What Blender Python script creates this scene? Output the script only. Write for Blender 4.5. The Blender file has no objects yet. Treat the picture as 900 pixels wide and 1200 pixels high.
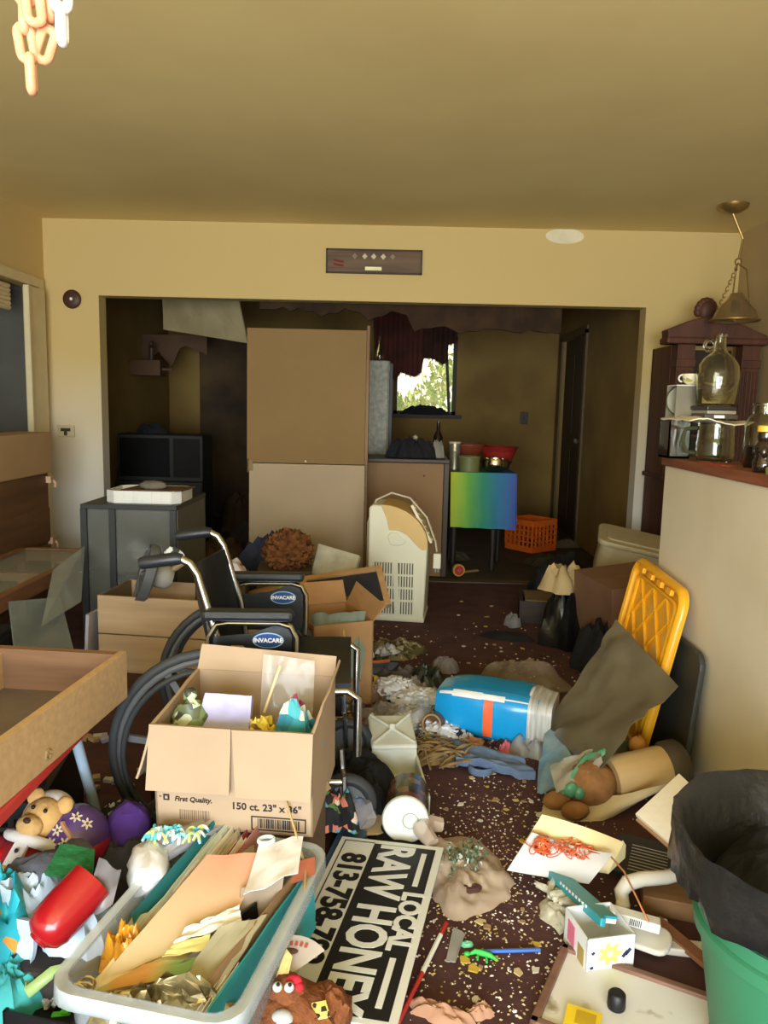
import bpy, bmesh, math, random
from mathutils import Vector, Matrix, Euler, noise
PI = math.pi
scene = bpy.context.scene
col = scene.collection

# ---------------------------------------------------------------- camera, world, daylight, exposure
PITCH, ROLL, YAW, FPX, CAMH = .1368, .0231, -.0063, 904.0, 1.237
_F = Vector((math.sin(YAW)*math.cos(PITCH), math.cos(YAW)*math.cos(PITCH), -math.sin(PITCH)))
_R = Vector((math.cos(YAW), -math.sin(YAW), 0)); _U = _R.cross(_F)
_R2 = _R*math.cos(ROLL) + _U*math.sin(ROLL); _U2 = -_R*math.sin(ROLL) + _U*math.cos(ROLL)
cam_d = bpy.data.cameras.new('camera'); cam = bpy.data.objects.new('camera', cam_d); col.objects.link(cam)
cam.matrix_world = Matrix(((_R2.x, _U2.x, -_F.x, 0), (_R2.y, _U2.y, -_F.y, 0), (_R2.z, _U2.z, -_F.z, CAMH), (0, 0, 0, 1)))
cam_d.sensor_fit = 'VERTICAL'; cam_d.sensor_height = 36; cam_d.lens = 36*FPX/1200
cam_d.clip_start = .05; cam_d.clip_end = 200
scene.camera = cam

world = bpy.data.worlds.new('sky'); scene.world = world; world.use_nodes = True
wn = world.node_tree.nodes; wl = world.node_tree.links
bg = wn['Background']; bg.inputs['Color'].default_value = (1.0, .93, .66, 1); bg.inputs['Strength'].default_value = 2.3

def area(name, loc, rot, sx, sy, power, color):
    d = bpy.data.lights.new(name, 'AREA'); d.shape = 'RECTANGLE'; d.size = sx; d.size_y = sy
    d.energy = power; d.color = color
    o = bpy.data.objects.new(name, d); col.objects.link(o); o.location = loc; o.rotation_euler = rot
    return o
# daylight entering through the wide patio doorway behind the photographer
area('doorway_daylight', (-.25, -2.66, 1.08), (math.radians(112), 0, 0), 3.2, 2.0, 385, (.80, .91, 1.0))

sun_d = bpy.data.lights.new('sun', 'SUN'); sun_d.energy = 4.0; sun_d.angle = .01; sun_d.color = (1, .95, .82)
sun = bpy.data.objects.new('sun', sun_d); col.objects.link(sun); sun.rotation_euler = Vector((-1, .03, -1.25)).to_track_quat('-Z', 'Y').to_euler()
vs = scene.view_settings
vs.view_transform = 'Standard'; vs.look = 'None'; vs.exposure = .08; vs.gamma = 1; vs.use_curve_mapping = False
scene.cycles.max_bounces = 8; scene.cycles.diffuse_bounces = 4; scene.cycles.transparent_max_bounces = 12
scene.cycles.transmission_bounces = 8; scene.cycles.caustics_reflective = False; scene.cycles.caustics_refractive = False
scene.cycles.use_denoising = True

# ---------------------------------------------------------------- helpers
def ray(x, y): return _F + _R2*((x-450)/FPX) - _U2*((y-600)/FPX)
def G(x, y, z=0.0):
    d = ray(x, y); t = (z-CAMH)/d.z; return Vector((d.x*t, d.y*t, z))
def A(x, y, Y):
    d = ray(x, y); t = Y/d.y; return Vector((d.x*t, Y, CAMH+d.z*t))

def lin(c):
    return tuple((v/255/12.92 if v/255 <= .04045 else ((v/255+.055)/1.055)**2.4) for v in c) + (1,)
_mats = {}
def mat(name, c, rough=.75, var=.12, scale=9, bump=0, metal=0, trans=0, alpha=1, c2=None, stretch=(1,1,1), ior=1.45, coat=0, detail=5, thresh=None):
    if name in _mats: return _mats[name]
    m = bpy.data.materials.new(name); m.use_nodes = True
    nt = m.node_tree; N = nt.nodes; L = nt.links; p = N['Principled BSDF']
    b = lin(c)
    tc = N.new('ShaderNodeTexCoord'); mp = N.new('ShaderNodeMapping'); mp.inputs['Scale'].default_value = stretch
    L.new(tc.outputs['Object'], mp.inputs['Vector'])
    no = N.new('ShaderNodeTexNoise'); no.inputs['Scale'].default_value = scale; no.inputs['Detail'].default_value = detail
    L.new(mp.outputs[0], no.inputs['Vector'])
    cr = N.new('ShaderNodeValToRGB')
    e = cr.color_ramp.elements
    if thresh: e[0].position, e[1].position = thresh
    else: e[0].position, e[1].position = .3, .7
    if c2: e[0].color = lin(c2); e[1].color = b
    else:
        e[0].color = tuple(max(0, v*(1-var)) for v in b[:3]) + (1,)
        e[1].color = tuple(min(1, v*(1+var)) for v in b[:3]) + (1,)
    L.new(no.outputs['Fac'], cr.inputs['Fac']); L.new(cr.outputs['Color'], p.inputs['Base Color'])
    p.inputs['Roughness'].default_value = rough; p.inputs['Metallic'].default_value = metal
    p.inputs['Transmission Weight'].default_value = trans; p.inputs['Alpha'].default_value = alpha; p.inputs['IOR'].default_value = ior
    p.inputs['Coat Weight'].default_value = coat
    if bump:
        n2 = N.new('ShaderNodeTexNoise'); n2.inputs['Scale'].default_value = scale*3; n2.inputs['Detail'].default_value = 6
        L.new(mp.outputs[0], n2.inputs['Vector'])
        bp = N.new('ShaderNodeBump'); bp.inputs['Strength'].default_value = bump; bp.inputs['Distance'].default_value = .01
        L.new(n2.outputs['Fac'], bp.inputs['Height']); L.new(bp.outputs[0], p.inputs['Normal'])
    _mats[name] = m; return m
def patt(name, cols, scale=30, rough=.8, alpha=1):
    if name in _mats: return _mats[name]
    m = bpy.data.materials.new(name); m.use_nodes = True
    nt = m.node_tree; N = nt.nodes; L = nt.links; p = N['Principled BSDF']
    tc = N.new('ShaderNodeTexCoord'); v = N.new('ShaderNodeTexVoronoi'); v.inputs['Scale'].default_value = scale
    L.new(tc.outputs['Object'], v.inputs['Vector'])
    s = N.new('ShaderNodeSeparateColor'); L.new(v.outputs['Color'], s.inputs[0])
    cr = N.new('ShaderNodeValToRGB'); cr.color_ramp.interpolation = 'CONSTANT'
    e = cr.color_ramp.elements
    while len(e) < len(cols): e.new(.5)
    for i, c in enumerate(cols): e[i].position = i/len(cols); e[i].color = lin(c)
    L.new(s.outputs[0], cr.inputs['Fac']); L.new(cr.outputs['Color'], p.inputs['Base Color'])
    p.inputs['Roughness'].default_value = rough; p.inputs['Alpha'].default_value = alpha
    _mats[name] = m; return m
def gradm(name, cols, axis=0, lo=-.5, hi=.5, rough=.8):
    m = bpy.data.materials.new(name); m.use_nodes = True
    nt = m.node_tree; N = nt.nodes; L = nt.links; p = N['Principled BSDF']
    tc = N.new('ShaderNodeTexCoord'); s = N.new('ShaderNodeSeparateXYZ'); L.new(tc.outputs['Object'], s.inputs[0])
    no = N.new('ShaderNodeTexNoise'); no.inputs['Scale'].default_value = 6
    L.new(tc.outputs['Object'], no.inputs['Vector'])
    ad = N.new('ShaderNodeMath'); ad.operation = 'MULTIPLY_ADD'; ad.inputs[1].default_value = .15*(hi-lo)
    L.new(no.outputs['Fac'], ad.inputs[0]); L.new(s.outputs[axis], ad.inputs[2])
    mr = N.new('ShaderNodeMapRange'); mr.inputs['From Min'].default_value = lo; mr.inputs['From Max'].default_value = hi
    L.new(ad.outputs[0], mr.inputs['Value'])
    cr = N.new('ShaderNodeValToRGB'); e = cr.color_ramp.elements
    while len(e) < len(cols): e.new(.5)
    for i, c in enumerate(cols): e[i].position = i/(len(cols)-1); e[i].color = lin(c)
    L.new(mr.outputs[0], cr.inputs['Fac']); L.new(cr.outputs['Color'], p.inputs['Base Color'])
    p.inputs['Roughness'].default_value = rough
    return m
def wood(name, c, c2, rough=.6, scale=4, axis=0):
    st = [7, 7, 7]; st[axis] = .7
    return mat(name, c, rough, c2=c2, scale=scale, stretch=tuple(st), bump=.12, detail=7)

class MB:
    def __init__(s): s.v = []; s.f = []
    def add(s, vs, fs):
        o = len(s.v); s.v += [Vector(p) for p in vs]; s.f += [tuple(i+o for i in f) for f in fs]; return s
    def box(s, c, d, rot=None):
        m = Euler(rot).to_matrix() if rot else Matrix.Identity(3)
        c = Vector(c)
        vs = [c + m @ Vector((x*d[0]/2, y*d[1]/2, z*d[2]/2)) for z in (-1, 1) for y in (-1, 1) for x in (-1, 1)]
        return s.add(vs, [(0,2,3,1), (4,5,7,6), (0,1,5,4), (2,6,7,3), (0,4,6,2), (1,3,7,5)])
    def bb(s, x0, x1, y0, y1, z0, z1): return s.box(((x0+x1)/2, (y0+y1)/2, (z0+z1)/2), (x1-x0, y1-y0, z1-z0))
    def beam(s, a, b, w, h, up=(0,0,1)):
        a = Vector(a); b = Vector(b); d = (b-a).normalized(); u = Vector(up)
        if abs(d.dot(u)) > .98: u = Vector((1, 0, 0))
        x = d.cross(u).normalized(); y = x.cross(d)
        vs = [p + x*(i*w/2) + y*(j*h/2) for p in (a, b) for j in (-1, 1) for i in (-1, 1)]
        return s.add(vs, [(0,1,3,2), (4,6,7,5), (0,4,5,1), (2,3,7,6), (0,2,6,4), (1,5,7,3)])
    def tube(s, pts, r, n=8, closed=False):
        pts = [Vector(p) for p in pts]; k = len(pts); rs = r if isinstance(r, (list, tuple)) else [r]*k
        o = len(s.v); prev = None
        for i, p in enumerate(pts):
            if closed: d = pts[(i+1) % k] - pts[i-1]
            else: d = pts[min(i+1, k-1)] - pts[max(i-1, 0)]
            d.normalize()
            if prev is None:
                u = Vector((0, 0, 1)) if abs(d.z) < .9 else Vector((1, 0, 0))
            else: u = prev
            x = (u - d*u.dot(d)).normalized(); y = d.cross(x); prev = x
            for j in range(n):
                a = 2*PI*j/n; s.v.append(p + x*(rs[i]*math.cos(a)) + y*(rs[i]*math.sin(a)))
        for i in range(k if closed else k-1):
            for j in range(n):
                a = o+i*n+j; b = o+i*n+(j+1) % n; c = o+((i+1) % k)*n+(j+1) % n; d = o+((i+1) % k)*n+j
                s.f.append((a, b, c, d))
        if not closed:
            s.f.append(tuple(o+j for j in reversed(range(n)))); s.f.append(tuple(o+(k-1)*n+j for j in range(n)))
        return s
    def lathe(s, prof, n=20, c=(0,0,0), axis='z'):
        o = len(s.v); c = Vector(c)
        for r, z in prof:
            for j in range(n):
                a = 2*PI*j/n; p = Vector((max(r, 1e-4)*math.cos(a), max(r, 1e-4)*math.sin(a), z))
                if axis == 'x': p = Vector((p.z, p.y, -p.x))
                elif axis == 'y': p = Vector((p.x, p.z, -p.y)); 
                s.v.append(c+p)
        for i in range(len(prof)-1):
            for j in range(n):
                a = o+i*n+j; b = o+i*n+(j+1) % n
                q = (a, b, b+n, a+n)
                s.f.append(q)
        s.f.append(tuple(o+j for j in reversed(range(n)))); s.f.append(tuple(o+(len(prof)-1)*n+j for j in range(n)))
        return s
    def prism(s, poly, h, mtx=None):
        n = len(poly); vs = [Vector((x, y, 0)) for x, y in poly] + [Vector((x, y, h)) for x, y in poly]
        if mtx: vs = [mtx @ v for v in vs]
        return s.add(vs, [tuple(reversed(range(n))), tuple(range(n, 2*n))] + [(i, (i+1) % n, n+(i+1) % n, n+i) for i in range(n)])
    def sphere(s, c, r, n=16, m=10, amp=0, freq=6, seed=0, ridge=False):
        c = Vector(c); r = Vector(r) if not isinstance(r, (int, float)) else Vector((r, r, r)); o = len(s.v)
        def pos(d):
            k = 1
            if amp:
                q = noise.noise(d*freq*.5 + Vector((seed*7.3, seed*3.1, seed)))
                q2 = noise.noise(d*freq*1.3 + Vector((seed*1.3, seed*9.1, seed)))
                q = (1-2*abs(q)) if ridge else q
                k = 1 + amp*(q+.5*q2)
            return c + Vector((d.x*r.x*k, d.y*r.y*k, d.z*r.z*k))
        s.v.append(pos(Vector((0, 0, -1))))
        for i in range(1, m):
            t = PI*i/m
            for j in range(n):
                a = 2*PI*j/n; s.v.append(pos(Vector((math.sin(t)*math.cos(a), math.sin(t)*math.sin(a), -math.cos(t)))))
        s.v.append(pos(Vector((0, 0, 1)))); top = len(s.v)-1
        for j in range(n): s.f.append((o, o+1+(j+1) % n, o+1+j)); s.f.append((top, o+1+(m-2)*n+j, o+1+(m-2)*n+(j+1) % n))
        for i in range(m-2):
            for j in range(n):
                a = o+1+i*n+j; b = o+1+i*n+(j+1) % n; s.f.append((a, b, b+n, a+n))
        return s
    def heap(s, w, d, h, seed=0, amp=.35, n=30, m=9, freq=2.6, sharp=.5, c=(0,0,0), edge=.35):
        # a crumpled mound with a flat underside: cloth, bags, rags
        o = len(s.v); c = Vector(c); sd = Vector((seed*5.17, seed*2.71, seed*1.37))
        for i in range(m+1):
            t = i/m
            for j in range(n):
                a = 2*PI*j/n; dr = Vector((math.cos(a), math.sin(a), 0))
                e = 1 + edge*noise.noise(dr*1.6+sd) + edge*.6*noise.noise(dr*4+sd)
                x, y = dr.x*w/2*e*t, dr.y*d/2*e*t
                q = Vector((x/max(w, .01), y/max(d, .01), 0))
                f1 = noise.noise(q*freq*2+sd); f2 = 1-2*abs(noise.noise(q*freq*3.3+sd*1.7)); f3 = noise.noise(q*freq*9+sd); f4 = 1-2*abs(noise.noise(q*freq*5.5+sd*2.3+Vector((f1, f2, 0))*.6))
                z = h*max(.06, (1-t**4.5)*(.62+amp*f1) + amp*sharp*f2*(1-t**4)*.8 + (.12*f3+.28*amp*f4)*(1-t**3))
                if i == m: z = h*.02
                s.v.append(c+Vector((x, y, z)))
        for i in range(m):
            for j in range(n):
                a = o+i*n+j; b = o+i*n+(j+1) % n; s.f.append((a, a+n, b+n, b))
        s.f.append(tuple(o+m*n+j for j in reversed(range(n))))
        return s
    def patch(s, c00, c10, c11, c01, nu=8, nv=8, amp=0, seed=0, th=.002, freq=3, fn=None):
        C = [Vector(p) for p in (c00, c10, c11, c01)]
        nrm = (C[1]-C[0]).cross(C[3]-C[0]).normalized(); o = len(s.v); sd = Vector((seed*3.7, seed*1.9, seed))
        tops = []
        for j in range(nv+1):
            for i in range(nu+1):
                u, v = i/nu, j/nv
                p = C[0]*(1-u)*(1-v)+C[1]*u*(1-v)+C[2]*u*v+C[3]*(1-u)*v
                k = amp*(noise.noise(Vector((u*freq, v*freq, 0))+sd) + .6*(1-2*abs(noise.noise(Vector((u*freq*1.7, v*freq*1.7, 3))+sd)))-.3) if amp else 0
                if fn: k += fn(u, v)
                tops.append(p+nrm*k)
        s.v += [p+nrm*th/2 for p in tops] + [p-nrm*th/2 for p in tops]
        K = (nu+1)*(nv+1); w = nu+1
        for j in range(nv):
            for i in range(nu):
                a = o+j*w+i; s.f.append((a, a+1, a+1+w, a+w)); b = a+K; s.f.append((b, b+w, b+w+1, b+1))
        ring = [i for i in range(w)] + [j*w+nu for j in range(1, nv+1)] + [nv*w+i for i in range(nu-1, -1, -1)] + [j*w for j in range(nv-1, 0, -1)]
        for q in range(len(ring)):
            a, b = o+ring[q], o+ring[(q+1) % len(ring)]; s.f.append((a, a+K, b+K, b))
        return s
    def shift(s, v):
        v = Vector(v); s.v = [p-v for p in s.v]; return s
    def rot(s, e, c=(0,0,0)):
        m = Euler(e).to_matrix(); c = Vector(c); s.v = [c+m@(p-c) for p in s.v]; return s
    def mesh(s, name, m, smooth=False):
        me = bpy.data.meshes.new(name); me.from_pydata([tuple(p) for p in s.v], [], s.f)
        bm = bmesh.new(); bm.from_mesh(me); bmesh.ops.recalc_face_normals(bm, faces=bm.faces); bm.to_mesh(me); bm.free()
        if m: me.materials.append(m)
        if smooth:
            me.shade_smooth(); me.set_sharp_from_angle(angle=math.radians(smooth if smooth is not True else 45))
        return me
def link(name, me, parent=None, loc=None, rot=None):
    o = bpy.data.objects.new(name, me); col.objects.link(o)
    if parent: o.parent = parent
    if loc is not None: o.location = loc
    if rot is not None: o.rotation_euler = rot
    return o
def bev(o, w, seg=2):
    b = o.modifiers.new('edge', 'BEVEL'); b.width = w; b.segments = seg; b.limit_method = 'ANGLE'; b.angle_limit = math.radians(40)
    return o
def thing(name, label, cat, loc=(0,0,0), rot=(0,0,0), group=None):
    o = link(name, None, None, loc, rot); o.empty_display_size = .05
    o['label'] = label; o['category'] = cat
    if group: o['group'] = group
    return o
def part(name, mb, m, parent, smooth=False, bevel=0, loc=None, rot=None, label=None):
    o = link(name, mb.mesh(name, m, smooth), parent, loc, rot)
    if bevel: bev(o, bevel)
    if label: o['label'] = label
    return o
def solo(name, label, cat, mb, m, loc=(0,0,0), rot=(0,0,0), group=None, smooth=False, bevel=0):
    o = link(name, mb.mesh(name, m, smooth), None, loc, rot); o['label'] = label; o['category'] = cat
    if group: o['group'] = group
    if bevel: bev(o, bevel)
    return o
def world_solo(name, label, cat, mb, m, group=None, smooth=False, bevel=0):
    # built at world coordinates; the origin moves to the base centre
    n = len(mb.v); c = sum(mb.v, Vector())/n; c.z = min(p.z for p in mb.v); mb.shift(c)
    return solo(name, label, cat, mb, m, c, (0,0,0), group, smooth, bevel)
def struct(name, mb, m, parent=None, bevel=0, smooth=False):
    o = link(name, mb.mesh(name, m, smooth), parent)
    if not parent: o['kind'] = 'structure'
    if bevel: bev(o, bevel)
    return o
def copy_tree(o, parent=None):
    c = o.copy(); col.objects.link(c); c.parent = parent
    for ch in list(o.children): copy_tree(ch, c)
    return c
def text(name, s, size, m, parent, loc, rot=(0,0,0), bold=0, sx=1, ext=.0004, align='CENTER', shear=0):
    cu = bpy.data.curves.new('lettering', 'FONT'); cu.body = s; cu.size = 1; cu.align_x = align; cu.align_y = 'CENTER'
    cu.offset = bold/size; cu.extrude = ext/size; cu.shear = shear; cu.resolution_u = 3
    t = bpy.data.objects.new('lettering', cu); col.objects.link(t)
    me = bpy.data.meshes.new_from_object(t.evaluated_get(bpy.context.evaluated_depsgraph_get()))
    bpy.data.objects.remove(t); bpy.data.curves.remove(cu)
    me.materials.clear(); me.materials.append(m)
    o = link(name, me, parent, loc, rot); o.scale = (sx*size, size, size)
    return o
def rr(w, h, r, k=4):
    pts = []
    for cx, cy, a0 in ((w/2-r, h/2-r, 0), (-w/2+r, h/2-r, 90), (-w/2+r, -h/2+r, 180), (w/2-r, -h/2+r, 270)):
        for i in range(k+1):
            a = math.radians(a0+90*i/k); pts.append((cx+r*math.cos(a), cy+r*math.sin(a)))
    return pts
def arc(c, r, a0, a1, n, plane='xz'):
    out = []
    for i in range(n+1):
        a = math.radians(a0+(a1-a0)*i/n); x, y = r*math.cos(a), r*math.sin(a)
        out.append(Vector(c)+(Vector((x, 0, y)) if plane == 'xz' else Vector((x, y, 0)) if plane == 'xy' else Vector((0, x, y))))
    return out

# ---------------------------------------------------------------- shared materials
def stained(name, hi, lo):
    # smoke-yellowed paint; the whiter lower part is neutral daylight put into the colour
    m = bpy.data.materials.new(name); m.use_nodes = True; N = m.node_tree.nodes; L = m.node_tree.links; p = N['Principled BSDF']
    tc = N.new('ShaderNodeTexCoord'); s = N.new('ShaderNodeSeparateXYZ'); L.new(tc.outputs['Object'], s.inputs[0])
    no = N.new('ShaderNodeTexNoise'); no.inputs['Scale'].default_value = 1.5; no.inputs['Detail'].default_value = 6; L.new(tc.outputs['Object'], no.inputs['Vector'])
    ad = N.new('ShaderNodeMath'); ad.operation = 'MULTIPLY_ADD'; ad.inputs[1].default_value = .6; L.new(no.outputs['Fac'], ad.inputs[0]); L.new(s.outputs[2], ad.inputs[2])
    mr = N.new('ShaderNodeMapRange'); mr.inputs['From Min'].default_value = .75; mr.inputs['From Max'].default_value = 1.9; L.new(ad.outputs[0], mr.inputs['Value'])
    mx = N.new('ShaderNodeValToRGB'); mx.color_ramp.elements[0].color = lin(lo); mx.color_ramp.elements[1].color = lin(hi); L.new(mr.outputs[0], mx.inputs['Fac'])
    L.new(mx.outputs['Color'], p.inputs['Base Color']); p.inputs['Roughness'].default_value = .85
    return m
WALL = stained('nicotine wall paint with daylight tint', (210, 182, 118), (222, 218, 208))  # nicotine yellow above, painted-in daylight tone below
WALLR = mat('dirty white wall paint', (224, 214, 190), .8, c2=(205, 192, 160), scale=1.5, bump=.04)
CEIL = mat('yellowed ceiling paint', (238, 214, 146), .9, c2=(226, 200, 134), scale=1.0, bump=.15)
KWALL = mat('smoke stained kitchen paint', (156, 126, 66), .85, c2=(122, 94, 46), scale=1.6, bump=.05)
CARD = mat('kraft cardboard', (172, 148, 122), .8, var=.07, scale=5)
CARDD = mat('worn brown cardboard', (158, 120, 84), .85, var=.12, scale=5)
BLACK = mat('black plastic', (22, 22, 24), .45, var=.1)
BLACKC = mat('black cloth', (24, 24, 28), .9, var=.3, scale=14, bump=.2)
WHITE = mat('white plastic', (226, 226, 220), .4, var=.05)
PAPER = mat('white paper', (232, 230, 224), .85, var=.05)
CREAM = mat('cream paper', (226, 206, 160), .85, var=.06)
CHROME = mat('chrome tube', (190, 188, 184), .22, var=.05, metal=1)
STEEL = mat('dull steel', (150, 150, 148), .4, var=.1, metal=.8)
GLASS = mat('clear glass', (236, 240, 228), .03, var=.0, trans=1, ior=1.45)
CLEAR = mat('clear film', (226, 228, 226), .18, var=.05, alpha=.28)
# ---------------------------------------------------------------- the room
D = 5.41; XL = -2.39; XR = 2.33; YB = -2.6; CZ = 2.44; KB = 8.37; KXR = 1.76
carpet = mat('maroon carpet', (86, 54, 54), .95, c2=(66, 40, 42), scale=7, bump=.5, detail=9)
vinyl = mat('dark dirty vinyl floor', (74, 62, 44), .7, c2=(48, 40, 30), scale=5, bump=.1)
struct('floor', MB().bb(XL-.9, XR+.1, YB-.1, D, -.1, 0), carpet)
struct('floor_kitchen', MB().bb(XL-.1, KXR+.2, D, KB+.15, -.1, -.004), vinyl)
struct('trim_1', MB().bb(-2.02, 1.72, D-.03, D+.06, -.02, .008), wood('threshold wood', (96, 76, 52), (70, 54, 38)))
struct('ceiling', MB().bb(XL-.95, XR+.12, YB-.12, D+.13, CZ, CZ+.1), CEIL)
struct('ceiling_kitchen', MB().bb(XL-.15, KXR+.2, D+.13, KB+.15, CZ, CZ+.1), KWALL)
OX0, OX1, OZ = -2.02, 1.72, 1.94
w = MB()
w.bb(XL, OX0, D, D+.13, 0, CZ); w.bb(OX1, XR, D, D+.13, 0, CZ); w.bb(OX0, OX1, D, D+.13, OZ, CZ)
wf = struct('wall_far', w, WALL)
struct('plaster_patch', MB().prism([(.13*math.cos(a), .05*math.sin(a)) for a in [2*PI*i/20 for i in range(20)]], .004, Matrix.Translation((1.14, D, 2.395)) @ Matrix.Rotation(PI/2, 4, 'X')), mat('fresh plaster', (232, 220, 184), .85), wf)
struct('wall_right', MB().bb(XR, XR+.1, YB, D+.13, 0, CZ), mat('dull tan plaster', (176, 152, 108), .85, var=.08, scale=2))  # right wall in a darker tan than the other walls
# left wall with the closet opening
CY0, CY1, CH = 2.6, 5.30, 1.97
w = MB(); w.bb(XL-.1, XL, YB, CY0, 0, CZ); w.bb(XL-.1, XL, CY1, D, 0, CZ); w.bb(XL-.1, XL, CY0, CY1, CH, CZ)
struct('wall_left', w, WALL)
trimw = mat('old cream trim paint', (216, 196, 148), .6, var=.06)
w = MB(); w.bb(XL, XL+.02, CY0-.07, CY1+.06, CH-.005, CH+.06); w.bb(XL, XL+.02, CY1-.005, CY1+.06, 0, CH); w.bb(XL, XL+.02, CY0-.07, CY0, 0, CH)
struct('trim_2', w, trimw, bevel=.004)
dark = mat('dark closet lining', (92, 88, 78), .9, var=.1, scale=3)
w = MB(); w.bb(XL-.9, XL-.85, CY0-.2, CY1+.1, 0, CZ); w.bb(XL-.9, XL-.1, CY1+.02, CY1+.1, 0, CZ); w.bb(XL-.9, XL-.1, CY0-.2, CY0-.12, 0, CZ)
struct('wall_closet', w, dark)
# back wall around the patio doorway the daylight comes through
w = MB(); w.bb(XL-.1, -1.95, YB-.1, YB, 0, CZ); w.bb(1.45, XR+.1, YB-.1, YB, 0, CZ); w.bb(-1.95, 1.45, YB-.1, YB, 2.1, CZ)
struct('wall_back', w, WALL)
# half wall with wooden cap
HX, HY = 1.06, 2.98
hw = struct('wall_half', MB().bb(HX, HX+.12, .3, HY, 0, 1.035), WALLR, bevel=.006)
struct('trim_3', MB().bb(HX-.012, HX+.17, .28, HY+.012, 1.035, 1.07), wood('reddish cap wood', (150, 92, 62), (112, 62, 42), axis=1), bevel=.005)
# kitchen shell
WX0, WX1, WZ0, WZ1 = .02, .69, 1.15, 1.98
w = MB()
w.bb(XL, WX0, KB, KB+.12, 0, CZ); w.bb(WX1, KXR+.02, KB, KB+.12, 0, CZ); w.bb(WX0, WX1, KB, KB+.12, 0, WZ0); w.bb(WX0, WX1, KB, KB+.12, WZ1, CZ)
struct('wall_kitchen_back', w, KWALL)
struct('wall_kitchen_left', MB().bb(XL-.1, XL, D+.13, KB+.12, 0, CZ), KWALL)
DY0, DY1, DH = 7.18, 8.12, 1.93
w = MB(); w.bb(KXR, KXR+.1, D+.13, DY0, 0, CZ); w.bb(KXR, KXR+.1, DY1, KB+.12, 0, CZ); w.bb(KXR, KXR+.1, DY0, DY1, DH, CZ)
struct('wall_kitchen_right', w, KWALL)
dk = mat('dark brown door', (52, 40, 28), .6, var=.15, scale=4)
d1 = struct('door_1', MB().bb(KXR+.03, KXR+.07, DY0, DY1, 0, DH), dk)
for z0, z1 in ((.15, .85), (1.0, 1.78)):
    for y0, y1 in ((DY0+.12, (DY0+DY1)/2-.05), ((DY0+DY1)/2+.05, DY1-.12)):
        struct('door_panel', MB().bb(KXR+.022, KXR+.032, y0, y1, z0, z1), dk, d1, bevel=.006)
struct('door_knob', MB().lathe([(.01, 0), (.012, .03), (.026, .045), (.026, .065), (.005, .075)], 12, (KXR+.03, DY0+.09, .95), axis='x').rot((0, 0, PI), (KXR+.03, DY0+.09, .95)), STEEL, d1, smooth=True)
w = MB(); 
for y in (DY0-.03, DY1+.03): w.bb(KXR-.02, KXR, y-.035, y+.035, 0, DH+.035)
w.bb(KXR-.02, KXR, DY0-.065, DY1+.065, DH, DH+.07)
struct('trim_4', w, mat('dark trim', (96, 76, 44), .6))
# dark brown mottled panel at the left of the kitchen's back wall
sc = mat('dark brown panel', (96, 72, 40), .8, c2=(46, 34, 20), scale=2.2, bump=.2)
struct('door_2', MB().bb(-2.05, -.62, KB-.05, KB-.002, 0, 1.98), sc)
# kitchen window
fr = mat('dark window frame', (58, 46, 30), .6)
w = MB(); w.bb(WX0, WX0+.04, KB+.02, KB+.07, WZ0, WZ1); w.bb(WX1-.04, WX1, KB+.02, KB+.07, WZ0, WZ1); w.bb(WX0, WX1, KB+.02, KB+.07, WZ0, WZ0+.04); w.bb(WX0, WX1, KB+.02, KB+.07, WZ1-.04, WZ1)
win = struct('window_1', w, fr)
struct('pane', MB().bb(WX0+.03, WX1-.03, KB+.04, KB+.045, WZ0+.03, WZ1-.03), mat('dusty pane', (236, 226, 190), .3, alpha=.22, var=.1), win)
struct('window_bar', MB().beam((.565, KB+.035, WZ1), (.625, KB+.035, WZ0), .03, .03), fr, win)
struct('window_sill', MB().bb(WX0-.06, WX1+.06, KB-.08, KB+.02, WZ0-.035, WZ0+.005), fr, win)
# garden outside the kitchen window
gr = mat('garden ground', (170, 170, 90), .9, c2=(120, 140, 60), scale=2)
struct('ground_outside', MB().bb(-6, 8, KB+.15, KB+14, -.5, -.3), gr)
lf = patt('sunlit leaves', [(150, 180, 60), (130, 160, 46), (190, 200, 96), (176, 176, 96)], 5)
for i, (x, y, h_, w_, l) in enumerate(((.1, 10.6, 1.7, 1.1, 'low yellow-green garden shrub outside the kitchen window, beside the taller one'), (1.15, 11.6, 2.4, 1.5, 'taller bright green garden bush outside the kitchen window'))):
    t = thing('garden_bush', l, 'bush', (x, y, -.3))
    part('stem', MB().tube([(0, 0, 0), (.02, 0, h_*.5)], .04), mat('bark', (96, 78, 54)), t)
    random.seed(40+i); m = MB()
    for k in range(1500):
        a = random.uniform(0, 2*PI); b = math.acos(random.uniform(-1, 1)); rr_ = random.uniform(.6, 1)
        p = Vector((math.cos(a)*math.sin(b)*w_*.6*rr_, math.sin(a)*math.sin(b)*w_*.6*rr_, h_*.6+math.cos(b)*h_*.42*rr_))
        q = Euler((random.uniform(0, 6), random.uniform(0, 6), random.uniform(0, 6))).to_matrix()
        m.add([p+q@Vector(c) for c in ((-.07, 0, 0), (0, -.03, .01), (.08, 0, 0), (0, .03, .01))], [(0, 1, 2, 3)])
    part('foliage', m, lf, t)['kind'] = 'stuff'
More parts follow.
